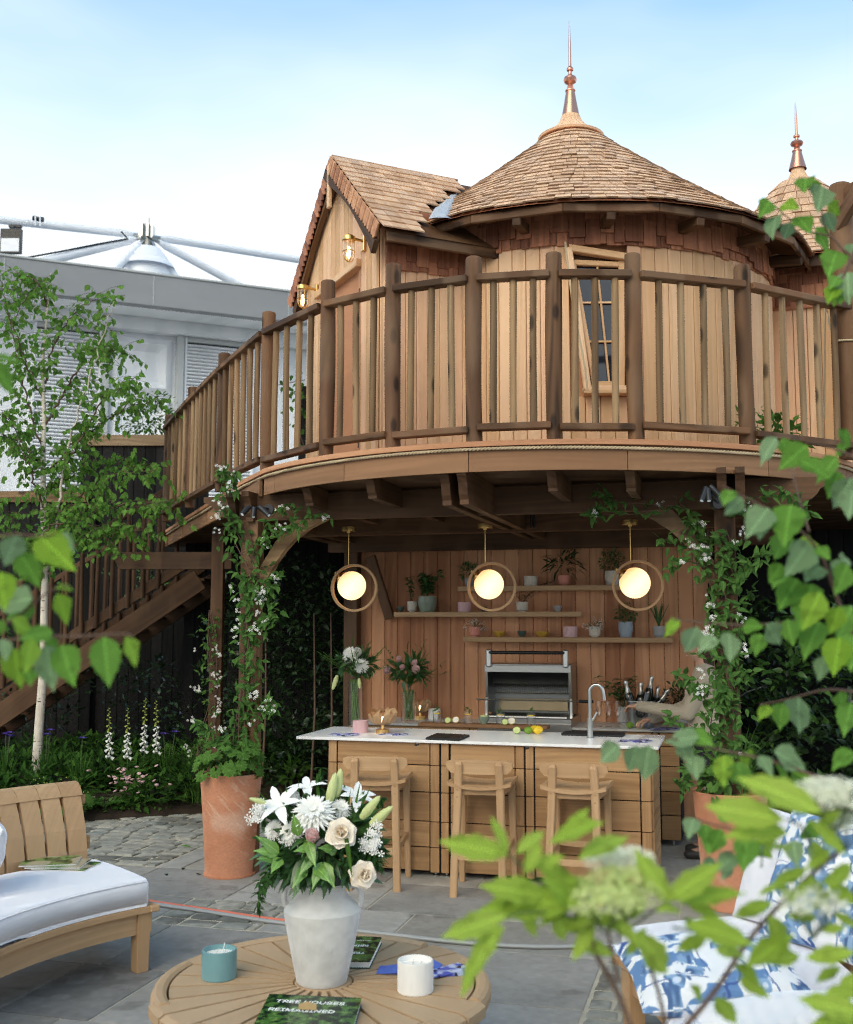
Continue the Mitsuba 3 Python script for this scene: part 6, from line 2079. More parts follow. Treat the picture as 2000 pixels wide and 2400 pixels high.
part(nz, 'nozzle', tube([(2.797, 9.200, 1.264), (2.812, 9.200, 1.267), (2.840, 9.200, 1.257)], [.015, .026, .022], 12), 'black_metal', True)
part(nz, 'handle', tube([(2.675, 9.200, 1.225), (2.573, 9.200, 1.162), (2.532, 9.200, 0.986)], .014, 8), 'black_metal', True)

# ---------------------------------------------------------------- the person at the back counter
import manifold3d


def figure(bones, edge=.014, it=10):
    parts = []
    for (a, ra, b, rb) in bones:
        P = []
        for c, r in ((a, ra), (b, rb)):
            s = trimesh.creation.icosphere(subdivisions=2, radius=1.0)
            r3 = np.broadcast_to(np.asarray(r, float), (3,))
            P.append(np.asarray(c) + s.vertices * r3)
        h = trimesh.convex.convex_hull(np.vstack(P))
        parts.append(manifold3d.Manifold(manifold3d.Mesh(np.asarray(h.vertices, np.float32), np.asarray(h.faces, np.uint32))))
    m = manifold3d.Manifold.batch_boolean(parts, manifold3d.OpType.Add).refine_to_length(edge)
    q = m.to_mesh()
    t = trimesh.Trimesh(q.vert_properties[:, :3], q.tri_verts, process=True)
    trimesh.smoothing.filter_taubin(t, iterations=it)
    return mk(np.array(t.vertices), np.array(t.faces))


plain('skin', (.50, .29, .20), .5)
plain('knit', (.40, .35, .27), .9)
plain('trousers', (.02, .022, .03), .85)
plain('hair', (.05, .03, .018), .6)
plain('shoe', (.03, .028, .026), .6)
ps = thing('person', 'person in beige knit top behind the right vine reaching over the back counter', 'person')
PB = W(2.70, 1.20, 0)  # stands here, facing left along the counter
fx, fy = -UV_, VV_  # ahead, and to the right hand


def B(a, s, z):
    return PB + fx * a + fy * s + np.array([0, 0, z])


shL, shR = B(.0, -.17, 1.37), B(.02, .17, 1.37)
elL, wrL = W(*(2.551, 1.060, 1.103)), W(*(2.169, 1.300, 1.133))
haL = W(*(2.062, 1.360, 1.127))
elR, wrR = B(.16, .26, 1.13), B(.44, .28, 1.02)
pelv, chest, neck, head = B(-.02, 0, .92), B(0, 0, 1.24), B(.03, 0, 1.47), B(.06, 0, 1.60)
bb = [(pelv, (.14, .14, .12), chest, (.155, .155, .14)), (chest, .13, neck, .055), (neck, .05, head, .06), (head + [0, 0, -.02], (.078, .074, .09), head + [0, 0, .03], (.092, .088, .10)), (shL, .06, chest, .12), (shR, .06, chest, .12),
      (shL, .052, elL, .042), (elL, .042, wrL, .027), (shR, .052, elR, .042), (elR, .042, wrR, .027)]
for s in (-1, 1):
    hp, kn, an = B(-.02, .09 * s, .88), B(.02, .10 * s, .48), B(-.02, .10 * s, .08)
    bb += [(hp, .085, kn, .058), (kn, .055, an, .038), (an, .04, B(.15, .11 * s, .035), .035)]


def hand(w, h, palm_up, side):
    d = (h - w) / np.linalg.norm(h - w); n = np.asarray(palm_up, float); s = np.cross(d, n); s /= np.linalg.norm(s); n = np.cross(s, d)
    out = [(w, .024, w + d * .045, (.03, .03, .022)), (w + d * .045 + s * .022, .014, w + d * .085 + s * .026, .011), (w + d * .045 - s * .022, .014, w + d * .08 - s * .024, .011), (w + d * .04, .018, w + d * .085, .013)]
    for k, (o, L) in enumerate(((.030, .062), (.010, .07), (-.010, .066), (-.028, .052))):
        a = w + d * .085 + s * o; b = a + d * L * .5 - n * .012; c = b + d * L * .35 - n * .03
        out += [(a, .0095, b, .0085), (b, .0085, c, .007)]
    a = w + d * .03 + s * .03 * side; b = a + d * .04 + s * .022 * side - n * .012
    out += [(a, .013, b, .010), (b, .010, b + d * .025 - n * .02, .0085)]
    return out


bb += hand(wrL, haL, (0, 0, 1), 1) + hand(wrR, wrR + fx * .1 - ZV_ * .02, (0, 0, 1), -1)
bb += [(head + fx * .085 + ZV_ * -.005, .013, head + fx * .10 - ZV_ * .025, .012)] + [(head + fy * .085 * s, (.012, .012, .02), head + fy * .088 * s - ZV_ * .02, .010) for s in (-1, 1)]
part(ps, 'body', figure(bb, .012, 6), 'skin', True)
cuffL = wrL - (wrL - elL) / np.linalg.norm(wrL - elL) * .01
part(ps, 'knit_top', figure([(pelv - [0, 0, .02], (.165, .165, .08), chest, (.175, .175, .15)), (chest, .15, B(.015, 0, 1.42), .085), (shL, .075, chest, .14), (shR, .075, chest, .14), (shL, .072, elL, .058), (elL, .058, cuffL, .044), (shR, .072, elR, .058), (elR, .058, wrR, .042)], .02, 8), 'knit', True)
part(ps, 'trousers', figure([(pelv, (.15, .15, .11), B(-.02, 0, .84), (.15, .15, .09))] + [x for s in (-1, 1) for x in ((B(-.02, .09 * s, .86), .10, B(.02, .10 * s, .48), .072), (B(.02, .10 * s, .48), .072, B(-.02, .10 * s, .10), .06))], .025, 8), 'trousers', True)
for s in (-1, 1):
    part(ps, 'shoe', figure([(B(-.05, .10 * s, .05), (.045, .045, .05), B(.16, .11 * s, .035), (.045, .04, .035))], .02, 4), 'shoe', True)
    part(ps, 'eye', move(lathe([(0, -.011), (.008, -.008), (.011, 0), (.008, .008), (0, .011)], 10), None, head + fx * .082 + fy * .033 * s + ZV_ * .015), 'black_metal', True)
part(ps, 'mouth', tube([head + fx * .088 - fy * .02 - ZV_ * .055, head + fx * .094 - ZV_ * .057, head + fx * .088 + fy * .02 - ZV_ * .055], .004, 6), 'peony_petal', True)
part(ps, 'hair', figure([(head + fx * -.02 + [0, 0, .05], (.098, .10, .085), head + fx * -.05, (.075, .095, .09)), (head - fx * .06, .07, head - fx * .07 - ZV_ * .14, .05)], .02, 6), 'hair', True)

# ---------------------------------------------------------------- round coffee table
CT = np.array([-.40, 4.38, 0])
ct = thing('coffee_table', 'round teak coffee table with radiating slats', 'coffee table')
RT, ZTT = .645, .42
nseg = 26
A0 = .12


def wedge(a0, a1, r0, r1, z0, z1, i=None, gap=.0075, nose=0.0, n=4):
    qs = np.linspace(a0, a1, n)
    V, U_ = [], []
    for q in qs:
        for r in (r0, r1):
            g = gap * (1 if q == qs[0] else -1 if q == qs[-1] else 0)
            t = np.array([-math.sin(q), math.cos(q)])
            p = np.array([r * math.cos(q), r * math.sin(q)]) + t * g
            V += [(p[0], p[1], z1 - (nose if r == r1 else 0)), (p[0], p[1], z0)]
            U_ += [((q - a0) * .5, r), ((q - a0) * .5 + .03, r)]
    F = []
    for k in range(n - 1):
        b, c = 4 * k, 4 * k + 4
        F += [(b, b + 2, c + 2, c), (b + 1, c + 1, c + 3, b + 3), (b + 2, b + 3, c + 3, c + 2), (b, c, c + 1, b + 1)]
    b = 4 * (n - 1)
    F += [(0, 1, 3, 2), (b, b + 2, b + 3, b + 1)]
    F = np.array(F); V = np.array(V)
    V3 = V[F].reshape(-1, 3); U3 = np.array(U_)[F].reshape(-1, 2)
    return move(mk(V3, np.arange(len(V3)).reshape(-1, 4), U3, i), None, CT)


heads = [A0 + .55, A0 + .55 + math.pi / 2 + .32, A0 + .55 + math.pi + .0, A0 + .55 - math.pi / 2 + .32]
for k in range(nseg):
    a0, a1 = A0 + 2 * math.pi * k / nseg, A0 + 2 * math.pi * (k + 1) / nseg
    am = (a0 + a1) / 2
    near = any(abs((am - h + math.pi) % (2 * math.pi) - math.pi) < .20 for h in heads)
    part(ct, 'slat', wedge(a0, a1, .118, .640 if near else .583, ZTT - .022, ZTT, nose=0.0), 'w_tabletop')
    if near:
        part(ct, 'slat_nose', wedge(a0, a1, .640, .662, ZTT - .05, ZTT - .001, nose=.012), 'w_tabletop')
prev = None
hs = sorted((h % (2 * math.pi)) for h in heads)
for k in range(4):
    a, b = hs[k] + .215, (hs[(k + 1) % 4] + (2 * math.pi if k == 3 else 0)) - .215
    pth = arcpts(CT, .592, math.degrees(a), math.degrees(b), 26, ZTT - .06)
    part(ct, 'rim', sweep(pth, [(0, 0), (.050, 0), (.058, .02), (.058, .042), (.050, .060), (.036, .068), (.014, .068), (0, .060)]), 'w_tabletop', label='thick rounded rim segment')
part(ct, 'hub', lathe([(0, ZTT), (.108, ZTT), (.111, ZTT - .003), (.111, ZTT - .03), (0, ZTT - .03)], 48, CT), 'w_tabletop', True)
part(ct, 'under_frame', lathe([(.0, ZTT - .06), (.575, ZTT - .06), (.575, ZTT - .09), (0, ZTT - .09)], 48, CT), 'w_beam', True)
part(ct, 'apron', lathe([(.60, ZTT - .055), (.60, ZTT - .15), (.575, ZTT - .15), (.575, ZTT - .055)], 64, CT), 'w_tabletop', True)
for h in heads:
    p = CT + np.array([.57 * math.cos(h), .57 * math.sin(h), 0])
    part(ct, 'leg', move(box(.07, .11, ZTT - .06, axis=2, ch=.008), rotz(h), p + [0, 0, (ZTT - .06) / 2]), 'w_tabletop')
    for dz in (.10, .13):
        part(ct, 'peg', tube([CT + np.array([.605 * math.cos(h + .0), .605 * math.sin(h), ZTT - dz]), CT + np.array([.612 * math.cos(h), .612 * math.sin(h), ZTT - dz])], .005, 8), 'w_oak', True)

# vase and its bouquet
def plaster(p, n, uv):
    a = fbm(p.x * 16, p.y * 16, p.z * 16, 4)
    return mix((.50, .505, .495), (.61, .615, .605), smoothstep(.2, .75, a))


textured('plaster', plaster, .8, bump=lambda p, n, uv: fbm(p.x * 30, p.y * 30, p.z * 30, 4), bscale=.006, beps=2e-3)
VC = np.array([-.405, 4.37, ZTT])
vs = thing('stone_vase', 'rough pale grey two handled vase at the centre of the table', 'vase')
prof = [(0, 0), (.092, 0), (.097, .005), (.118, .10), (.136, .19), (.147, .25), (.150, .272), (.144, .282), (.120, .305), (.100, .322), (.092, .335), (.090, .352), (.095, .365), (.106, .372), (.104, .378), (.088, .370), (.082, .34), (0, .30)]
part(vs, 'body', lathe(prof, 64, VC), 'plaster', True)
for s in (-1, 1):
    P = [(.094, .355), (.120, .362), (.142, .352), (.150, .33), (.150, .305), (.143, .284)]
    part(vs, 'handle', tube([VC + [s * r, -.02 * 0, z] for r, z in P], [.011, .010, .010, .010, .010, .012], 10), 'plaster', True)
bq = thing('bouquet', 'white lilies roses and chrysanthemum with dark leaves in the grey table vase', 'bouquet')
tp_ = VC + np.array([0, 0, .40])


def bqp(px, py, y):
    return None


ls = []
for _ in range(560):
    d = rdir(-.28, .95); d[1] *= .8
    q = tp_ + [0, 0, .075] + d * np.array([.20, .16, .20]) * (.55 + .45 * RNG.random())
    ls.append(orient(leafmesh(.075 + .05 * RNG.random(), .036, 7, 'ovate', .2, .3), q, d + rdir() * .5 + [0, 0, -.25], d + [0, -.4, .6]))
pieces(bq, 'leaf', ls, 'leaf_gloss', True, 150, rest='foliage')
ls = []
for bx, by, tx, ty in ((640, 2010, 560, 1960), (640, 2000, 590, 1930), (630, 2020, 600, 2050), (740, 2000, 700, 2060), (770, 2010, 750, 2070), (800, 2010, 790, 2080), (690, 1990, 650, 2040), (650, 1960, 610, 1900)):
    pass
for b, t in (((-0.556, 4.220, 0.934), (-0.620, 4.180, 0.997)), ((-0.556, 4.220, 0.934), (-0.629, 4.180, 0.955)), ((-0.564, 4.220, 0.918), (-0.619, 4.180, 0.927)), ((-0.548, 4.220, 0.918), (-0.571, 4.160, 0.892)), ((-0.417, 4.200, 0.961), (-0.476, 4.150, 0.964)), ((-0.409, 4.200, 0.946), (-0.464, 4.140, 0.889)), ((-0.393, 4.200, 0.907), (-0.418, 4.140, 0.843)), ((-0.385, 4.200, 0.907), (-0.347, 4.140, 0.843)), ((-0.417, 4.200, 0.891), (-0.369, 4.120, 0.870)), ((-0.482, 4.200, 1.001), (-0.494, 4.160, 1.070)), ((-0.337, 4.200, 0.946), (-0.380, 4.140, 0.973)), ((-0.449, 4.200, 0.891), (-0.489, 4.140, 0.843)), ((-0.450, 4.200, 0.993), (-0.418, 4.130, 0.929))):
    d = np.array(t) - np.array(b)
    ls.append(orient(leafmesh(np.linalg.norm(d) * 1.15, .045, 1, 'ovate', .2, .25, rich=7), np.array(b), d, (0, -1, .5)))
pieces(bq, 'leaf', ls, 'leaf_gloss', True)
chrys(np.array((-0.429, 4.220, 1.084)), (-.05, -.75, .75), .088, bq)
chrys(np.array((-0.520, 4.250, 0.999)), (-.4, -.75, .4), .06, bq)
lily(np.array((-0.566, 4.280, 1.098)), (-.25, -.6, .75), .095, bq)
lily(np.array((-0.276, 4.350, 1.119)), (.3, -.4, .8), .085, bq)
lily(np.array((-0.473, 4.400, 1.144)), (-.1, -.2, .9), .085, bq)
chrys(np.array((-0.330, 4.300, 1.086)), (.3, -.6, .7), .05, bq)
chrys(np.array((-0.590, 4.280, 1.009)), (-.6, -.6, .4), .045, bq)
peony(np.array((-0.374, 4.240, 1.056)), (.1, -.7, .6), .034, bq, 'white_petal')
peony(np.array((-0.514, 4.320, 1.115)), (-.2, -.5, .8), .036, bq, 'white_petal')
rose(np.array((-0.318, 4.170, 1.019)), (.05, -.95, .35), .058, bq)
rose(np.array((-0.234, 4.170, 0.867)), (.35, -.9, .1), .052, bq)
peony(np.array((-0.426, 4.170, 1.006)), (-.05, -.8, .6), .036, bq)
for b, d, L in (((-0.379, 4.300, 1.102), (.22, 0, 1), .125), ((-0.352, 4.330, 1.122), (.15, 0, 1), .115), ((-0.252, 4.250, 1.055), (.75, -.2, .9), .12), ((-0.215, 4.250, 1.031), (.9, -.3, .8), .12), ((-0.612, 4.250, 1.115), (-1, -.2, .3), .07)):
    lbud(np.array(b), d, L, bq)
sp = []
for b, t, w in (((-0.510, 4.300, 0.982), (-0.549, 4.300, 1.183), .014), ((-0.494, 4.300, 0.998), (-0.502, 4.350, 1.192), .012), ((-0.296, 4.300, 0.998), (-0.256, 4.300, 1.191), .014), ((-0.296, 4.300, 0.998), (-0.215, 4.300, 1.175), .012), ((-0.313, 4.300, 1.014), (-0.294, 4.300, 1.159), .012), ((-0.494, 4.300, 0.998), (-0.661, 4.300, 1.159), .014), ((-0.298, 4.150, 1.002), (-0.274, 4.130, 0.860), .018), ((-0.263, 4.300, 0.982), (-0.157, 4.300, 1.086), .02), ((-0.417, 4.350, 1.037), (-0.437, 4.400, 1.210), .02), ((-0.485, 4.300, 0.982), (-0.570, 4.300, 1.167), .012)):
    d = np.array(t) - np.array(b)
    sp.append(orient(leafmesh(np.linalg.norm(d), w, 5, 'strap', .4, .05), np.array(b), d, (0, -1, .3)))
pieces(bq, 'spear_leaf', sp, 'leaf', True)
for pts in (((-0.584, 4.250, 0.896), (-0.624, 4.200, 0.829), (-0.628, 4.180, 0.741)), ((-0.551, 4.250, 0.880), (-0.592, 4.200, 0.844), (-0.617, 4.180, 0.803)), ((-0.444, 4.450, 1.053), (-0.428, 4.450, 1.170), (-0.425, 4.450, 1.220)), ((-0.592, 4.300, 0.998), (-0.651, 4.300, 1.078), (-0.660, 4.300, 1.127)), ((-0.244, 4.250, 0.944), (-0.195, 4.250, 0.912), (-0.178, 4.250, 0.880)), ((-0.286, 4.400, 1.012), (-0.203, 4.400, 1.094), (-0.169, 4.400, 1.111))):
    trailing(bq, pts)
for pts in (((-0.242, 4.220, 0.957), (-0.178, 4.220, 1.044)), ((-0.651, 4.250, 1.055), (-0.633, 4.250, 1.118)), ((-0.210, 4.220, 0.950), (-0.190, 4.220, 0.973))):
    a, b = np.array(pts[0]), np.array(pts[1])
    part(bq, 'blossom_spray', cat([orient(star(.010 + .004 * RNG.random()), a + (b - a) * RNG.random() + RNG.normal(size=3) * .012, np.cross(rdir(), [0, -1, .2]), np.array([0, -1, .4]) + rdir() * .5) for _ in range(34)]), 'white_petal', kind='stuff')

plain('teal_glaze', (.15, .30, .33), .35)
plain('white_glaze', (.76, .76, .74), .4)
candle_jar((-.812, 4.42, ZTT), .068, .108, 'teal_glaze', 'teal glazed candle at the left of the coffee table')
candle_jar((-.042, 4.26, ZTT), .068, .115, 'white_glaze', 'white candle at the right of the coffee table')
t_ = thing('match_pick', 'clear pick standing in teal candle wax', 'pick')
part(t_, 'pick', tube([(-.800, 4.41, ZTT + .085), (-.790, 4.41, ZTT + .135)], .002, 6), 'worktop', True)

# books with printed covers
def forest(p, n, uv):
    i = dr.floor(uv.x / 8.0); u, v = uv.x - 8 * i - 4, uv.y
    a = fbm(p.x * 45, p.y * 45, 2, 4); b = noise(p.x * 130, p.y * 130, 5)
    c = mix((.006, .020, .010), (.06, .15, .03), smoothstep(.38, .68, a))
    c = mix(c, (.30, .38, .12), .5 * smoothstep(.62, .8, b) * smoothstep(.45, .7, a))
    return c


textured('forest_print', forest, .22)
plain('book_spine', (.02, .06, .055), .4)
plain('paper', (.70, .69, .66), .8)
plain('hut_print', (.45, .28, .10), .4)
plain('letter_white', (.82, .82, .80), .4)


def book(P, th, lab, lines, flip=False, parent_z=ZTT):
    """P: the four corners of its cover (near left, near right, far right, far left)."""
    t_ = thing('book', lab, 'book')
    P = [np.array([*p[:2], 0.0]) for p in P]
    z = parent_z + .0008
    cen = sum(P) / 4

    def slab(s, z0, z1, b, name):
        hv = hullmesh([cen + (p - cen) * s + [0, 0, q] for p in P for q in (z0, z1)])
        part(t_, name, mk(*hv), b)
    slab(1.0, z, z + .004, 'book_spine', 'back_cover')
    slab(.975, z + .004, z + th - .004, 'paper', 'pages')
    slab(1.0, z + th - .004, z + th, 'forest_print', 'front_cover')
    o = P[3] if not flip else P[1]
    x = (P[2] - P[3]) if not flip else (P[0] - P[1])
    y = (P[3] - P[0]) if not flip else (P[1] - P[2])
    Lx, Ly = np.linalg.norm(x), np.linalg.norm(y)
    for txt, h, fx_, fy_ in lines:
        m = meshkit.text_mesh(txt, h, .0006, True)
        v = np.array(m.vertices)
        wid = v[:, 0].max()
        k = min(1, (Lx * .86) / wid)
        v[:, 0] *= k
        lay = mk(v, np.array(m.faces))
        p0 = o + x / Lx * (fx_ * Lx) - y / Ly * (fy_ * Ly)
        part(t_, 'lettering', setup(lay, p0 + [0, 0, z + th + .0002], x, y), 'letter_white')
    return t_


bkp = [(-0.587, 3.760, 0.450), (-0.250, 3.738, 0.450), (-0.235, 4.099, 0.450), (-0.575, 4.144, 0.450)]
book(bkp, .028, 'tree house picture book lying at the front of the coffee table', [('TREE HOUSES', .027, .10, .22), ('REIMAGINED', .027, .06, .44), ('LUXURIOUS RETREATS FOR TRANQUILITY AND PLAY', .0055, .12, .83)])
pA, pB = np.array(bkp[3]), np.array(bkp[2])
hp = [(-0.449, 3.972, 0.452), (-0.385, 3.964, 0.452), (-0.391, 4.023, 0.452), (-0.428, 4.054, 0.452), (-0.455, 4.023, 0.452)]
part('book', 'cover_picture', mk([np.array(q) for q in hp], [(0, 1, 2), (0, 2, 3), (0, 3, 4)]), 'hut_print', label='small treehouse pictured on the cover')
book([(-0.532, 4.534, 0.455), (-0.226, 4.523, 0.455), (-0.193, 4.858, 0.455), (-0.521, 4.910, 0.455)], .030, 'second tree house book lying behind the grey vase', [('TREE HOUSES', .022, .12, .35), ('REIMAGINED', .022, .12, .65), ('HIGH QUALITY RETREATS', .006, .12, .85)], True)

leaflets((-.09, 4.50, ZTT), 8, 'fan of blue leaflets behind the white candle on the table', .10, .21, .09, .25, ZTT, 'blue_card')
plain('blue_card', (.10, .17, .55), .4)
leaflets((.06, 4.47, ZTT), 5, 'dark printed cards beside the white candle on the table', .09, .19, .13, .5, ZTT, 'leaflet_print')

# ---------------------------------------------------------------- curved sofas
def cloth_white(p, n, uv):
    return mix((.66, .66, .70), (.73, .73, .765), fbm(p.x * 7, p.y * 7, p.z * 7, 3))


textured('white_cloth', cloth_white, .9, bump=lambda p, n, uv: noise(p.x * 3.1 + 2 * noise(p.x * 4, p.y * 4, 1), p.y * 3.7, p.z * 5) + .5 * noise((p.x + p.y) * 5, (p.x - p.y) * 16, p.z * 3), bscale=.022, beps=4e-3, sheen=.3)


def cushion_arc(C, r0, r1, a0, a1, z0, z1, n=60):
    """A thick seat pad along an arc, edges and ends rounded."""
    e = .035
    q = np.linspace(0, math.pi / 2, 5)
    prof = [(r0 + e - e * math.cos(a), z1 - e + e * math.sin(a)) for a in q] + [(r0 + (r1 - r0) * s, z1 + .008 * math.sin(math.pi * s)) for s in (.25, .5, .75)] + [(r1 - e + e * math.sin(a), z1 - e + e * math.cos(a)) for a in q] + [(r1, z0), (r0, z0)]
    prof = np.array(prof); mid = prof.mean(0)
    V, F = [], []
    ang = np.r_[a0, a0 + .004, a0 + .012, np.linspace(a0 + .022, a1 - .022, n), a1 - .012, a1 - .004, a1]
    sc = np.r_[.0, .80, .955, np.ones(n), .955, .8, 0]
    sc2 = np.r_[0.0, .86, .97, np.ones(n), .97, .86, 0]
    for a, s, s2 in zip(ang, sc, sc2):
        for r, z in prof:
            rr = mid[0] + (r - mid[0]) * (s2 if s else .75); zz = mid[1] + (z - mid[1]) * (s if s else .55)
            V.append((C[0] + rr * math.cos(a), C[1] + rr * math.sin(a), zz))
    m = len(prof)
    for k in range(len(ang) - 1):
        for j in range(m):
            F.append((k * m + j, k * m + (j + 1) % m, (k + 1) * m + (j + 1) % m, (k + 1) * m + j))
    F = np.array(F); F = np.vstack([F[:, [0, 2, 1]], F[:, [0, 3, 2]]]).tolist()
    for k in (0, len(ang) - 1):
        for j in range(1, m - 1):
            F.append((k * m, k * m + j, k * m + j + 1) if k == 0 else (k * m, k * m + j + 1, k * m + j))
    return mk(V, F)


def sofa(lab, C, a_end, a_far, sgn):
    t_ = thing('curved_sofa', lab, 'sofa')
    C = np.array([*C, 0.0])
    A, Bq = (a_end, a_far) if a_end < a_far else (a_far, a_end)
    D = math.degrees
    pth = lambda r, z, n=40: arcpts(C, r, D(A), D(Bq), n, z)
    part(t_, 'seat_edge', sweep(pth(1.66, .305), [(-.02, 0), (.03, 0), (.03, .026), (.02, .032), (-.01, .032), (-.02, .026)] if True else []), 'w_teak')
    part(t_, 'front_apron', sweep(pth(1.685, .195), [(-.012, 0), (.012, 0), (.012, .11), (-.012, .11)]), 'w_teak')
    part(t_, 'back_apron', sweep(pth(2.36, .195), [(-.012, 0), (.012, 0), (.012, .11), (-.012, .11)]), 'w_teak')
    d = np.array([math.cos(a_end), math.sin(a_end), 0]); tn = np.array([-math.sin(a_end), math.cos(a_end), 0]) * sgn
    part(t_, 'end_apron', beam(C + d * 1.66 + tn * .015 + [0, 0, .25], C + d * 2.38 + tn * .015 + [0, 0, .25], .024, .11), 'w_teak')
    part(t_, 'end_edge', beam(C + d * 1.63 + tn * .0 + [0, 0, .321], C + d * 2.40 + tn * .0 + [0, 0, .321], .05, .032), 'w_teak')
    for r in np.linspace(1.75, 2.3, 6):
        part(t_, 'seat_slat', sweep(pth(r, .30, 24), [(-.035, 0), (.035, 0), (.035, .018), (-.035, .018)]), 'w_teak')
    for a in np.arange(a_end + sgn * .028, a_far, sgn * .66):
        for r in (1.70, 2.34):
            p = C + np.array([r * math.cos(a), r * math.sin(a), 0])
            V = [(x * s, y * s, z) for z, s in ((0, .88), (.31, 1.0)) for x, y in ((-.045, -.04), (.045, -.04), (.045, .04), (-.045, .04))]
            hv, hf = hullmesh(V)
            bx = box(.085, .075, .31, ch=.004, axis=2)
            v = bx[0].copy(); k = (v[:, 2] + .155) / .31; v[:, :2] *= (.85 + .15 * k)[:, None]
            part(t_, 'leg', move((v, bx[1], bx[2]), rotz(a), p + [0, 0, .155]), 'w_teak')
    # back of upright slats that lean out and roll over at the top
    prof_o = [(2.405, .40), (2.415, .50), (2.445, .62), (2.495, .74), (2.545, .83)]
    prof_i = [(2.575, .815), (2.525, .73), (2.475, .61), (2.445, .50), (2.435, .40)]
    cap = [(2.520, .800), (2.545, .835), (2.575, .862), (2.615, .872), (2.66, .862), (2.70, .835), (2.69, .815), (2.655, .835), (2.615, .842), (2.585, .832), (2.565, .808)]
    w = .0515
    a = a_end + sgn * .012
    while (a_far - a) * sgn > w:
        am = a + sgn * w / 2
        for pr, nm, g in ((prof_o + prof_i, 'back_slat', .009), (cap, 'top_rail', .0015)):
            wd = (w * 2.43 if nm == 'back_slat' else w * 2.56) - g * 2
            m = extrude(pr, wd, axis=1)
            v = np.stack([m[0][:, 0], m[0][:, 2] - wd / 2, m[0][:, 1]], 1)
            part(t_, nm, move((v, m[1][:, ::-1], m[2]), rotz(am), C), 'w_teak')
        a += sgn * w
    part(t_, 'back_rail', sweep(pth(2.48, .50), [(-.012, 0), (.012, 0), (.012, .07), (-.012, .07)]), 'w_oak')
    part(t_, 'back_rail', sweep(pth(2.565, .745), [(-.012, 0), (.012, 0), (.012, .05), (-.012, .05)]), 'w_oak')
    cs = part(t_, 'seat_cushion', cushion_arc(C, 1.645, 2.37, A + .006, Bq - .006, .338, .468), 'white_cloth', True)
    for z, r in ((.462, 1.652), (.342, 1.648)):
        part(cs, 'piping', tube(pth(r, z, 60)[1:-1], .0035, 5), 'white_cloth', True)
    return t_


sofa('curved teak sofa with white seat cushion at the left edge', (-.35, 4.60), math.radians(130.5), math.radians(235), 1)
sofa('curved teak sofa with cushions at right behind the elder leaves', (-.72, 4.45), math.radians(18.5), math.radians(-75), -1)


def pillow(c, w, h, t, R, n=22, puff=.42):
    V, F, U_ = [], [], []
    for s in (1, -1):
        b = len(V)
        for i in range(n + 1):
            for j in range(n + 1):
                x, y = 2 * i / n - 1, 2 * j / n - 1
                e = max(0, (1 - x ** 2) * (1 - y ** 2)) ** puff
                k = 1 - .07 * (1 - abs(y)) * abs(x) ** 3; k2 = 1 - .07 * (1 - abs(x)) * abs(y) ** 3
                z = s * t / 2 * e * (1 + .08 * math.sin(5 * x + 3 * y) + .05 * math.sin(9 * y - 4 * x))
                V.append((x * w / 2 * k, y * h / 2 * k2, z)); U_.append((x * w / 2, y * h / 2))
        for i in range(n):
            for j in range(n):
                a = b + i * (n + 1) + j
                f = (a, a + n + 1, a + n + 2, a + 1)
                F.append(f if s > 0 else f[::-1])
    return move(mk(V, F, U_), R, c)


def floral(p, n, uv):
    i = dr.floor(uv.x / 8.0); u, v = uv.x - 8 * i - 4, uv.y
    wx, wy = u + .05 * (noise(u * 9, v * 9, 4) - .5), v + .05 * (noise(u * 9, v * 9, 8) - .5)
    d1, d2, r = voronoi(wx * 10.5 + i * 3.7, wy * 10.5)
    petal = .34 + .10 * dr.sin(r * 40 + 6 * dr.atan2(wy * 10.5 - dr.floor(wy * 10.5) - .5, wx * 10.5 - dr.floor(wx * 10.5) - .5))
    inside = smoothstep(petal + .03, petal, d1)
    core = smoothstep(.16, .10, d1)
    stripe = smoothstep(.35, .65, noise(wx * 70, wy * 24, r * 9))
    bg = mi.Color3f(.76, .77, .78)
    blue = mix((.055, .11, .25), (.26, .40, .58), stripe * .8 + .2 * r)
    vine_ = smoothstep(.028, .012, dr.abs(noise(wx * 10, wy * 10, 3) - .5)) * (1 - inside)
    c = mix(bg, blue, inside * dr.select(r > .25, 1.0, .0))
    c = mix(c, (.62, .68, .76), core * dr.select(r > .5, .9, 0.0))
    lf_ = smoothstep(.60, .64, noise(wx * 16, wy * 16, 12)) * (1 - inside)
    c = mix(c, (.13, .24, .44), lf_)
    return mix(c, (.06, .11, .30), vine_)


textured('floral_cloth', floral, .9, True)
textured('quilt_cloth', lambda p, n, uv: mix((.70, .71, .73), (.78, .78, .80), noise(p.x * 9, p.y * 9, p.z * 9)), .9, True, bump=lambda p, n, uv: dr.abs(dr.sin((uv.x - 8 * dr.floor(uv.x / 8)) * 60 + 2.5 * noise(uv.y * 8, 1, 2))), bscale=.004, beps=2e-3)
def scatter_pillow(lab, c, w, h, t, yaw, tilt, b, roll=0):
    k = thing('pillow', lab, 'cushion')
    R = rotz(yaw) @ rot([1, 0, 0], tilt) @ rot([0, 0, 1], roll)
    part(k, 'cover', pillow(np.array(c), w, h, t, R), b, True)
    e = []
    for a in np.linspace(0, 2 * math.pi, 61):
        x, y = math.cos(a), math.sin(a); s = 1 / max(abs(x), abs(y)); x, y = x * s * .985, y * s * .985
        e.append(np.array(c) + R @ np.array([x * w / 2 * (1 - .07 * (1 - abs(y)) * abs(x) ** 3), y * h / 2 * (1 - .07 * (1 - abs(x)) * abs(y) ** 3), 0]))
    part(k, 'piping', tube(e, .004, 5), b, True)


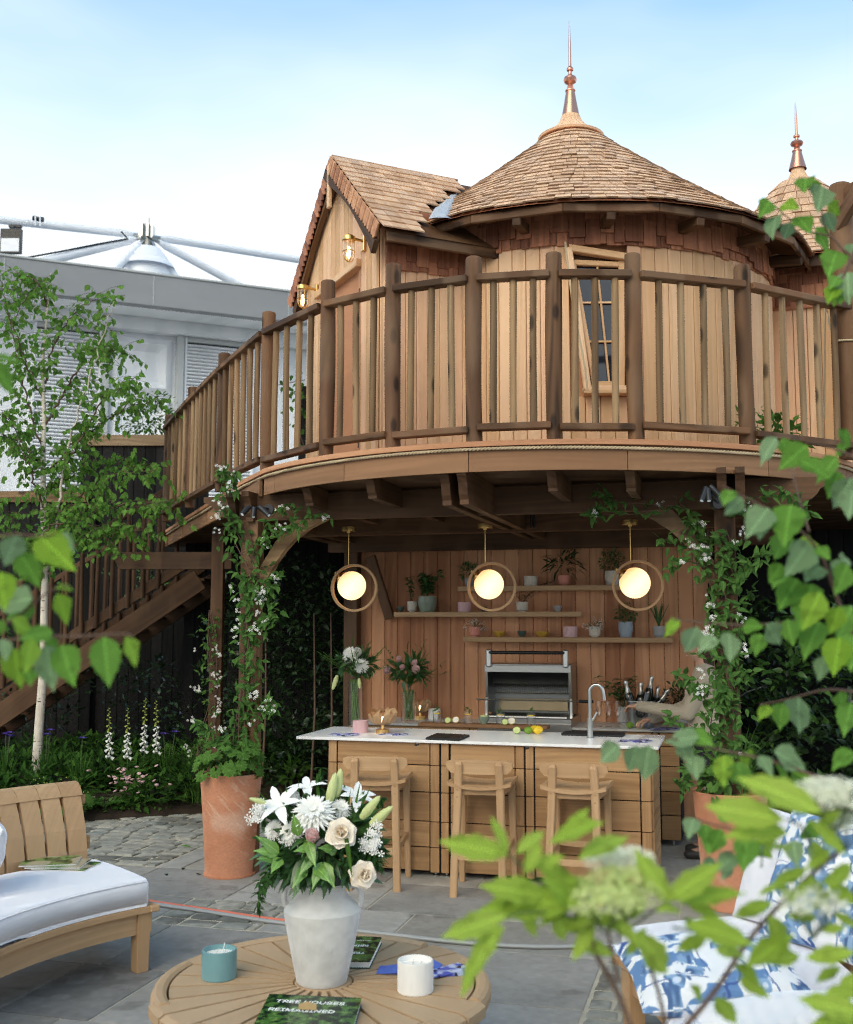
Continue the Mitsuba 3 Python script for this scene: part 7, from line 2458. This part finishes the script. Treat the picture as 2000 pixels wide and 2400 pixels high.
scatter_pillow('plain white pillow leaning on the left sofa back', (-2.205, 5.55, .62), .42, .40, .16, math.radians(-65), math.radians(68), 'white_cloth')
scatter_pillow('blue and white floral pillow lying at the front of the right sofa', (1.02, 4.04, .555), .62, .46, .17, math.radians(-5), math.radians(12), 'floral_cloth', .15)
scatter_pillow('blue and white floral pillow leaning on the right sofa back', (1.66, 4.66, .72), .56, .56, .18, math.radians(-62), math.radians(66), 'floral_cloth')
scatter_pillow('plain white pillow behind the floral one on the right sofa', (1.60, 4.92, .71), .52, .52, .17, math.radians(-66), math.radians(64), 'white_cloth')
scatter_pillow('white quilted bolster pillow nearest the camera on the right sofa', (1.24, 3.52, .51), .75, .40, .18, math.radians(10), math.radians(20), 'quilt_cloth')
# magazines on the left sofa
def magazine_col(p, n, uv):
    a = fbm(p.x * 22, p.y * 22, 4, 4)
    c = mix((.02, .05, .015), (.16, .26, .07), smoothstep(.35, .65, a))
    return mix(c, (.42, .36, .26), .8 * smoothstep(.58, .68, noise(p.x * 11 + 3, p.y * 11, 1)))


textured('magazine_print', magazine_col, .25)
mg = (-2.047, 6.152, 0.478)
for k, (dx, dy, a, lab) in enumerate(((.10, -.04, .10, 'lowest glossy magazine of the fanned three on the left sofa'), (.05, -.02, .26, 'middle glossy magazine of the fanned three on the left sofa'), (0, .0, .42, 'top glossy magazine of the fanned three on the left sofa'))):
    t_ = thing('magazine', lab, 'magazine')
    R = rotz(a - .25); z = .477 + .009 * k
    o = np.array([mg[0] + dx - .02, mg[1] + dy, z])
    part(t_, 'pages', move(box(.30, .22, .007, ch=.001), R, o), 'paper')
    part(t_, 'cover', move(box(.302, .222, .0012, ch=.0003), R, o + [0, 0, .0044]), 'magazine_print')

# ---------------------------------------------------------------- hoses, leaf on the paving
def resample(P, n):
    from scipy.interpolate import CubicSpline
    P = np.array(P, float); t = np.arange(len(P))
    return CubicSpline(t, P)(np.linspace(0, len(P) - 1, n))


plain('hose_grey', (.30, .31, .31), .5)
plain('hose_red', (.62, .16, .10), .5)
hz = resample([(-2.591, 7.729, 0.013), (-1.832, 7.221, 0.013), (-1.382, 6.992, 0.013), (-0.895, 6.740, 0.013), (-0.347, 6.541, 0.013), (0.096, 6.362, 0.013), (0.475, 6.264, 0.013), (0.829, 6.256, 0.013), (1.456, 6.403, 0.013)], 90)
whole('garden_hose', tube(hz, .0125, 10), 'hose_grey', 'long grey hose lying across the paving behind the table', 'hose', True)
hz = resample([(-2.634, 7.855, 0.013), (-1.846, 7.276, 0.013), (-1.392, 7.043, 0.013), (-0.986, 6.835, 0.013), (-0.718, 6.759, 0.013), (-0.521, 6.854, 0.013)], 60)
whole('garden_hose', tube(hz, .0105, 10), 'hose_red', 'thinner red hose lying beside the grey hose', 'hose', True)
hz = resample([(2.538, 8.417, 0.010), (2.356, 7.620, 0.010), (2.117, 6.964, 0.010), (1.979, 6.770, 0.010)], 30)
whole('garden_hose', tube(hz, .009, 8), 'hose_red', 'short run of dark hose behind the right pot', 'hose', True)
whole('fallen_leaf', orient(leafmesh(.10, .05, 0, 'ovate', .3, .2), (-1.972, 8.974, 0.015), (1, .1, .0)), 'leaf', 'green leaf fallen on the dark slab left of the pot', 'leaf', True)
for k, q in enumerate(((-1.651, 8.020, 0.008), (-1.875, 8.034, 0.008), (-1.782, 8.225, 0.008))):
    whole('fallen_leaf', orient(leafmesh(.045, .03, 4, 'ovate', .3, .3), q, rdir(0, .1)), 'leaf', ('dark shrivelled leaf on the paving nearest the left pot', 'dark shrivelled leaf on the paving farthest left', 'dark shrivelled leaf between two others on the paving')[k], 'leaf', True)

# ---------------------------------------------------------------- near branches
def near_leaf(q, pal, wr, shape='ovate', roll=0.0, rich=13, curl=.18):
    b, t = np.array(q[:3]), np.array(q[3:])
    d = t - b; L = np.linalg.norm(d)
    up = (CAM - b) / np.linalg.norm(CAM - b) + np.array([0, 0, .45]) + rdir() * .30
    return orient(leafmesh(L * 1.04, L * wr * (.92 + .16 * RNG.random()), pal, shape, .16 + .12 * RNG.random(), curl * RNG.random(), rich), b, d, up, roll + RNG.normal() * .25)


def twig(parent, pts, r0, r1, b='twig'):
    P = resample(pts, 8 * len(pts)) if len(pts) > 2 else np.array(pts)
    return part(parent, 'twig', tube(P, np.linspace(r0, r1, len(P)), 7), b, True)


rb = thing('birch_branch', 'hanging birch branches with large fresh leaves close at the right', 'branch')
YR = 2.1
twig(rb, [(0.825, 2.100, 1.774), (0.795, 2.100, 1.833), (0.764, 2.080, 1.907), (0.730, 2.050, 1.949), (0.682, 2.020, 1.983), (0.620, 2.000, 2.015), (0.549, 2.000, 2.052)], .0045, .0016)
twig(rb, [(0.842, 2.150, 1.817), (0.775, 2.150, 1.814), (0.697, 2.120, 1.802), (0.611, 2.100, 1.796), (0.538, 2.100, 1.800), (0.473, 2.100, 1.807)], .0032, .0014)
twig(rb, [(0.844, 2.100, 2.112), (0.797, 2.100, 2.138), (0.733, 2.080, 2.147)], .003, .0015)
twig(rb, [(0.778, 2.300, 2.134), (0.757, 2.200, 2.059), (0.741, 2.100, 1.976)], .0014, .002)
twig(rb, [(0.779, 2.000, 1.505), (0.722, 2.000, 1.518), (0.625, 2.000, 1.551), (0.554, 2.000, 1.567), (0.494, 2.000, 1.580), (0.425, 2.000, 1.595), (0.383, 2.000, 1.585)], .0034, .0013)
twig(rb, [(0.864, 2.200, 1.661), (0.797, 2.200, 1.667), (0.750, 2.200, 1.656), (0.665, 2.200, 1.638)], .003, .0014)
twig(rb, [(0.621, 2.000, 1.420), (0.542, 2.000, 1.433), (0.475, 2.000, 1.453)], .0025, .0013)
twig(rb, [(0.589, 2.000, 1.407), (0.570, 2.000, 1.399), (0.528, 2.000, 1.389)], .0018, .0012)
twig(rb, [(0.999, 2.400, 2.643), (0.967, 2.400, 2.615), (0.924, 2.400, 2.670), (0.876, 2.400, 2.685), (0.826, 2.400, 2.717), (0.784, 2.400, 2.757)], .0032, .0012)
twig(rb, [(0.924, 2.400, 2.670), (0.903, 2.400, 2.722), (0.899, 2.400, 2.770), (0.873, 2.400, 2.812)], .002, .001)
twig(rb, [(0.972, 2.350, 2.662), (0.949, 2.350, 2.616), (0.931, 2.350, 2.577), (0.913, 2.350, 2.547)], .0045, .003)
R_ = [(0.684, 2.100, 2.160, 0.652, 2.120, 2.112), (0.693, 2.100, 2.158, 0.711, 2.109, 2.121), (0.736, 2.080, 2.142, 0.687, 2.101, 2.098), (0.819, 2.100, 2.146, 0.807, 2.135, 2.129), (0.713, 2.060, 2.110, 0.755, 2.019, 2.075), (0.801, 2.100, 2.122, 0.767, 2.129, 2.075), (0.822, 2.100, 2.177, 0.832, 2.142, 2.143), (0.812, 2.120, 2.096, 0.796, 2.145, 2.045), (0.828, 2.100, 2.081, 0.806, 2.141, 2.023), (0.810, 2.050, 2.051, 0.784, 2.010, 1.996),
      (0.564, 2.000, 2.045, 0.542, 1.971, 2.012), (0.590, 2.020, 2.033, 0.558, 2.020, 2.001), (0.633, 2.000, 2.011, 0.581, 1.966, 1.960), (0.631, 2.030, 2.012, 0.625, 2.037, 1.955), (0.674, 2.000, 2.017, 0.645, 1.961, 1.942), (0.680, 2.050, 1.972, 0.667, 2.082, 1.918), (0.705, 2.000, 1.947, 0.657, 1.981, 1.886), (0.715, 2.080, 1.958, 0.757, 2.082, 1.945), (0.728, 2.080, 1.942, 0.734, 2.041, 1.914), (0.726, 2.020, 1.940, 0.737, 1.986, 1.917), (0.669, 2.050, 1.910, 0.642, 2.041, 1.877), (0.677, 2.050, 1.889, 0.640, 2.016, 1.867), (0.755, 2.080, 1.907, 0.711, 2.044, 1.877), (0.793, 2.050, 1.910, 0.764, 2.028, 1.854), (0.761, 2.050, 1.912, 0.804, 2.059, 1.882), (0.715, 2.100, 1.884, 0.666, 2.058, 1.827), (0.738, 2.080, 1.874, 0.692, 2.041, 1.798), (0.722, 2.000, 1.856, 0.688, 2.000, 1.787), (0.798, 2.100, 1.924, 0.834, 2.124, 1.918),
      (0.487, 2.100, 1.805, 0.457, 2.120, 1.774), (0.519, 2.100, 1.793, 0.504, 2.138, 1.738), (0.554, 2.100, 1.774, 0.516, 2.080, 1.745), (0.586, 2.120, 1.781, 0.579, 2.085, 1.729), (0.597, 2.060, 1.793, 0.621, 2.020, 1.793), (0.647, 2.120, 1.779, 0.627, 2.090, 1.738), (0.646, 2.080, 1.798, 0.685, 2.109, 1.756), (0.693, 2.100, 1.807, 0.699, 2.089, 1.756), (0.763, 2.120, 1.802, 0.714, 2.080, 1.738), (0.757, 2.000, 1.829, 0.743, 2.016, 1.780), (0.787, 2.020, 1.831, 0.767, 2.046, 1.766), (0.755, 2.000, 1.773, 0.729, 1.968, 1.707), (0.732, 2.020, 1.740, 0.724, 2.029, 1.693), (0.784, 2.000, 1.780, 0.755, 1.960, 1.720),
      (0.744, 2.200, 1.653, 0.753, 2.242, 1.576), (0.712, 2.200, 1.641, 0.704, 2.217, 1.585), (0.685, 2.200, 1.635, 0.656, 2.179, 1.608), (0.827, 2.200, 1.664, 0.840, 2.226, 1.622), (0.849, 2.200, 1.641, 0.817, 2.167, 1.584), (0.807, 2.100, 1.559, 0.761, 2.077, 1.531), (0.348, 2.000, 1.582, 0.318, 2.029, 1.546), (0.384, 2.020, 1.578, 0.372, 2.036, 1.526), (0.400, 1.980, 1.582, 0.390, 2.006, 1.514), (0.487, 1.980, 1.597, 0.433, 2.011, 1.586), (0.464, 2.020, 1.578, 0.475, 1.982, 1.548), (0.485, 2.000, 1.562, 0.480, 1.970, 1.522), (0.478, 2.000, 1.603, 0.510, 1.971, 1.585), (0.538, 2.000, 1.562, 0.524, 1.962, 1.513), (0.550, 1.960, 1.556, 0.567, 1.985, 1.504), (0.583, 2.000, 1.572, 0.582, 2.026, 1.535), (0.593, 1.970, 1.565, 0.607, 1.946, 1.533), (0.640, 2.030, 1.547, 0.647, 1.990, 1.509), (0.628, 2.000, 1.569, 0.691, 2.009, 1.534), (0.669, 2.030, 1.529, 0.721, 2.051, 1.510), (0.691, 2.050, 1.526, 0.674, 2.041, 1.496),
      (0.480, 2.000, 1.451, 0.461, 1.961, 1.427), (0.506, 2.020, 1.437, 0.503, 1.982, 1.393), (0.524, 1.980, 1.436, 0.508, 2.002, 1.388), (0.554, 2.000, 1.387, 0.511, 1.967, 1.368), (0.554, 2.030, 1.362, 0.536, 2.035, 1.335), (0.576, 2.000, 1.420, 0.555, 1.962, 1.367), (0.606, 2.030, 1.393, 0.625, 2.065, 1.350), (0.601, 2.050, 1.400, 0.638, 2.068, 1.367), (0.523, 2.030, 1.373, 0.497, 2.016, 1.360), (0.667, 2.030, 1.406, 0.661, 1.992, 1.368), (0.699, 2.000, 1.407, 0.699, 2.010, 1.363), (0.679, 2.000, 1.435, 0.711, 2.039, 1.412),
      (0.784, 2.400, 2.759, 0.753, 2.369, 2.714), (0.798, 2.400, 2.724, 0.769, 2.362, 2.665), (0.830, 2.400, 2.709, 0.828, 2.446, 2.684), (0.847, 2.400, 2.722, 0.859, 2.356, 2.673), (0.886, 2.400, 2.696, 0.922, 2.419, 2.647), (0.812, 2.400, 2.750, 0.833, 2.355, 2.726), (0.869, 2.400, 2.813, 0.846, 2.353, 2.770), (0.893, 2.400, 2.809, 0.895, 2.447, 2.797), (0.905, 2.400, 2.794, 0.881, 2.353, 2.725), (0.915, 2.400, 2.751, 0.960, 2.438, 2.740), (0.911, 2.400, 2.733, 0.938, 2.430, 2.696), (0.933, 2.400, 2.641, 0.895, 2.353, 2.577), (0.913, 2.350, 2.564, 0.886, 2.328, 2.531), (0.936, 2.350, 2.575, 0.922, 2.318, 2.501), (0.908, 2.350, 2.539, 0.875, 2.311, 2.502), (0.910, 2.350, 2.534, 0.909, 2.370, 2.502), (0.919, 2.350, 2.526, 0.909, 2.330, 2.496), (0.929, 2.350, 2.524, 0.927, 2.342, 2.503), (0.940, 2.350, 2.557, 0.967, 2.395, 2.538), (0.966, 2.400, 2.657, 0.957, 2.364, 2.623)]
for q in R_:
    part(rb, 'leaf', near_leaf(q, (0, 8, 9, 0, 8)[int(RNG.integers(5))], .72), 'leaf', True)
lb = thing('birch_branch', 'out of focus birch twig with large leaves entering at the left', 'branch')
twig(lb, [(-0.695, 1.750, 1.765), (-0.626, 1.750, 1.777), (-0.551, 1.750, 1.779), (-0.490, 1.750, 1.782), (-0.473, 1.750, 1.776)], .003, .0016)
twig(lb, [(-0.716, 1.800, 1.786), (-0.668, 1.800, 1.815), (-0.646, 1.800, 1.834), (-0.616, 1.800, 1.855), (-0.588, 1.800, 1.857)], .0026, .0013)
twig(lb, [(-0.708, 1.750, 1.927), (-0.670, 1.750, 1.942), (-0.632, 1.750, 1.940), (-0.600, 1.750, 1.944)], .0028, .0014)
for q in ((-0.660, 1.750, 1.943, -0.691, 1.781, 1.892), (-0.666, 1.780, 1.915, -0.633, 1.785, 1.858), (-0.628, 1.760, 1.941, -0.559, 1.726, 1.884), (-0.606, 1.780, 1.946, -0.577, 1.783, 1.917), (-0.665, 1.700, 1.879, -0.648, 1.678, 1.821), (-0.643, 1.780, 1.839, -0.716, 1.813, 1.832), (-0.651, 1.800, 1.834, -0.697, 1.826, 1.807), (-0.591, 1.820, 1.856, -0.604, 1.784, 1.860), (-0.610, 1.800, 1.848, -0.592, 1.811, 1.798), (-0.660, 1.740, 1.805, -0.632, 1.772, 1.778), (-0.675, 1.740, 1.805, -0.693, 1.749, 1.775), (-0.620, 1.720, 1.776, -0.621, 1.703, 1.722), (-0.668, 1.780, 1.759, -0.673, 1.810, 1.688), (-0.610, 1.760, 1.764, -0.596, 1.749, 1.694), (-0.586, 1.760, 1.765, -0.555, 1.731, 1.702), (-0.515, 1.750, 1.778, -0.506, 1.750, 1.699), (-0.481, 1.750, 1.778, -0.463, 1.762, 1.730), (-0.616, 1.780, 1.776, -0.606, 1.801, 1.749), (-0.598, 1.750, 1.786, -0.638, 1.717, 1.775), (-0.653, 1.800, 1.727, -0.634, 1.764, 1.706), (-0.666, 1.720, 1.775, -0.652, 1.704, 1.743)):
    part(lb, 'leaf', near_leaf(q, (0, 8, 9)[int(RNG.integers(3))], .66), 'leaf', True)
ly = thing('birch_branch', 'pair of blurred leaves above at the left edge', 'branch')
for q in ((-0.651, 1.600, 2.199, -0.611, 1.607, 2.194), (-0.658, 1.620, 2.197, -0.633, 1.639, 2.147)):
    part(ly, 'leaf', near_leaf(q, 0, .5), 'leaf', True)
twig(ly, [(-0.678, 1.600, 2.191), (-0.653, 1.600, 2.196), (-0.637, 1.600, 2.197)], .002, .001)

el = thing('elder_shrub', 'blurred elder with lime green leaves and creamy flower heads at bottom right', 'shrub')
for pts, r0, r1 in (([(0.272, 1.500, 1.259), (0.249, 1.500, 1.321), (0.224, 1.480, 1.365), (0.209, 1.460, 1.413)], .0042, .003), ([(0.336, 1.550, 1.235), (0.408, 1.550, 1.315), (0.450, 1.550, 1.373), (0.520, 1.550, 1.442), (0.557, 1.500, 1.495)], .004, .003), ([(0.338, 1.600, 1.223), (0.327, 1.580, 1.273), (0.299, 1.520, 1.343), (0.266, 1.480, 1.395)], .003, .0025), ([(0.256, 1.500, 1.327), (0.243, 1.480, 1.371), (0.234, 1.460, 1.419)], .003, .002), ([(0.215, 1.460, 1.407), (0.150, 1.440, 1.467), (0.102, 1.420, 1.508)], .002, .0014), ([(0.270, 1.480, 1.402), (0.309, 1.450, 1.440), (0.332, 1.440, 1.455)], .002, .0014), ([(0.523, 1.500, 1.472), (0.495, 1.450, 1.526), (0.460, 1.420, 1.550)], .0024, .0016), ([(0.209, 1.460, 1.413), (0.148, 1.420, 1.436), (0.097, 1.400, 1.435)], .002, .0014), ([(0.328, 1.500, 1.396), (0.356, 1.480, 1.395), (0.411, 1.460, 1.389)], .0018, .0013)):
    twig(el, list(pts), r0, r1, 'stalk' if r0 < .003 else 'twig')
E_ = [(0.490, 1.520, 1.449, 0.458, 1.547, 1.429), (0.472, 1.530, 1.420, 0.425, 1.554, 1.398), (0.462, 1.520, 1.407, 0.494, 1.543, 1.359), (0.529, 1.500, 1.453, 0.572, 1.508, 1.464), (0.517, 1.520, 1.461, 0.539, 1.512, 1.425), (0.439, 1.560, 1.341, 0.406, 1.591, 1.345), (0.422, 1.550, 1.331, 0.471, 1.581, 1.302), (0.551, 1.530, 1.408, 0.585, 1.516, 1.392), (0.551, 1.500, 1.346, 0.528, 1.528, 1.318), (0.576, 1.500, 1.337, 0.536, 1.472, 1.318), (0.568, 1.480, 1.318, 0.521, 1.472, 1.324), (0.379, 1.520, 1.378, 0.333, 1.493, 1.370), (0.535, 1.540, 1.398, 0.491, 1.529, 1.404), (0.495, 1.500, 1.428, 0.479, 1.530, 1.446), (0.189, 1.450, 1.440, 0.145, 1.427, 1.422), (0.178, 1.460, 1.450, 0.226, 1.480, 1.464), (0.224, 1.430, 1.433, 0.177, 1.456, 1.408), (0.239, 1.450, 1.422, 0.272, 1.428, 1.398), (0.217, 1.470, 1.448, 0.183, 1.499, 1.466), (0.131, 1.430, 1.475, 0.079, 1.458, 1.438), (0.135, 1.440, 1.485, 0.176, 1.437, 1.504), (0.119, 1.440, 1.437, 0.147, 1.444, 1.399), (0.290, 1.420, 1.436, 0.333, 1.445, 1.442), (0.289, 1.480, 1.427, 0.253, 1.451, 1.465), (0.380, 1.460, 1.419, 0.338, 1.442, 1.442), (0.204, 1.470, 1.392, 0.242, 1.470, 1.367), (0.526, 1.450, 1.508, 0.490, 1.442, 1.485), (0.472, 1.440, 1.510, 0.438, 1.453, 1.513), (0.105, 1.420, 1.506, 0.019, 1.431, 1.524), (0.104, 1.440, 1.504, 0.086, 1.449, 1.548), (0.115, 1.430, 1.506, 0.152, 1.444, 1.535), (0.158, 1.450, 1.514, 0.219, 1.421, 1.555), (0.179, 1.460, 1.521, 0.211, 1.457, 1.558), (0.195, 1.440, 1.496, 0.264, 1.466, 1.529), (0.147, 1.430, 1.518, 0.124, 1.424, 1.483), (0.197, 1.420, 1.448, 0.065, 1.448, 1.445), (0.157, 1.440, 1.449, 0.077, 1.411, 1.474), (0.100, 1.400, 1.438, 0.024, 1.376, 1.420), (0.096, 1.380, 1.430, 0.028, 1.395, 1.355), (0.143, 1.400, 1.482, 0.200, 1.428, 1.443), (0.163, 1.440, 1.437, 0.183, 1.467, 1.387), (0.219, 1.460, 1.413, 0.187, 1.444, 1.372), (0.268, 1.440, 1.406, 0.321, 1.465, 1.343), (0.313, 1.440, 1.443, 0.271, 1.437, 1.506), (0.305, 1.430, 1.448, 0.364, 1.401, 1.497), (0.322, 1.440, 1.440, 0.402, 1.420, 1.469), (0.323, 1.420, 1.421, 0.406, 1.393, 1.416), (0.351, 1.460, 1.409, 0.431, 1.483, 1.362), (0.258, 1.450, 1.410, 0.216, 1.422, 1.432), (0.197, 1.460, 1.462, 0.143, 1.488, 1.481), (0.177, 1.460, 1.419, 0.134, 1.466, 1.449), (0.242, 1.470, 1.411, 0.289, 1.479, 1.433), (0.289, 1.480, 1.402, 0.262, 1.477, 1.365), (0.212, 1.480, 1.395, 0.173, 1.480, 1.408), (0.227, 1.500, 1.377, 0.212, 1.530, 1.350),
      (0.444, 1.380, 1.557, 0.355, 1.406, 1.572), (0.483, 1.360, 1.569, 0.396, 1.386, 1.613), (0.460, 1.420, 1.535, 0.382, 1.392, 1.545), (0.478, 1.400, 1.554, 0.527, 1.395, 1.513), (0.497, 1.420, 1.541, 0.520, 1.395, 1.567), (0.497, 1.440, 1.522, 0.519, 1.450, 1.489), (0.457, 1.450, 1.536, 0.445, 1.478, 1.496), (0.425, 1.500, 1.345, 0.489, 1.505, 1.389), (0.451, 1.500, 1.349, 0.509, 1.521, 1.362), (0.503, 1.500, 1.356, 0.562, 1.475, 1.372), (0.491, 1.520, 1.378, 0.461, 1.490, 1.379), (0.559, 1.500, 1.396, 0.525, 1.504, 1.392), (0.542, 1.400, 1.318, 0.467, 1.409, 1.336), (0.539, 1.400, 1.310, 0.479, 1.428, 1.303), (0.535, 1.500, 1.453, 0.571, 1.477, 1.434), (0.519, 1.500, 1.460, 0.489, 1.500, 1.434), (0.363, 1.520, 1.393, 0.346, 1.511, 1.409), (0.464, 1.500, 1.453, 0.503, 1.479, 1.477), (0.542, 1.500, 1.441, 0.518, 1.528, 1.415), (0.428, 1.550, 1.315, 0.469, 1.566, 1.290), (0.397, 1.560, 1.286, 0.434, 1.591, 1.243), (0.363, 1.560, 1.302, 0.392, 1.584, 1.275), (0.562, 1.480, 1.483, 0.525, 1.454, 1.464)]
for q in E_:
    part(el, 'leaflet', near_leaf(q, 3, .42, 'lance', 0, 9, .3), 'leaf', True)
plain('elder_bud', (.58, .66, .26), .8)
plain('elder_flower', (.80, .80, .62), .8)


def umbel(c, rx, ry, rz, b, n, R):
    ms, st_ = [], []
    c = np.array(c)
    for _ in range(n):
        d = rdir(-.3, 1); q = c + d * np.array([rx, ry, rz]) * RNG.random() ** .35
        if b == 'elder_flower' and RNG.random() < .6:
            ms.append(orient(star(R * 1.5), q, np.cross(rdir(), [0, -.3, 1]), (0, -.4, 1)))
        else:
            ms.append(move(lathe([(0, -R), (R, 0), (0, R)], 6), None, q))
    for _ in range(14):
        d = rdir(0, .8); st_.append(tube([c - [0, 0, rz * 1.6], c + d * np.array([rx, ry, rz]) * .8], .0008, 4))
    f = part(el, 'flower_head', cat(st_), 'stalk', True, label='flat elder flower head')
    part(f, 'florets', cat(ms), b, kind='stuff')


umbel((0.251, 1.460, 1.450), .060, .05, .034, 'elder_bud', 620, .0022)
umbel((0.225, 1.420, 1.445), .050, .04, .022, 'elder_bud', 360, .0022)
umbel((0.265, 1.520, 1.478), .050, .04, .020, 'elder_flower', 380, .0024)
umbel((0.517, 1.420, 1.576), .062, .05, .028, 'elder_flower', 620, .0024)
umbel((0.515, 1.500, 1.425), .050, .04, .028, 'elder_flower', 300, .0022)
umbel((0.564, 1.500, 1.527), .04, .03, .02, 'elder_flower', 200, .0022)
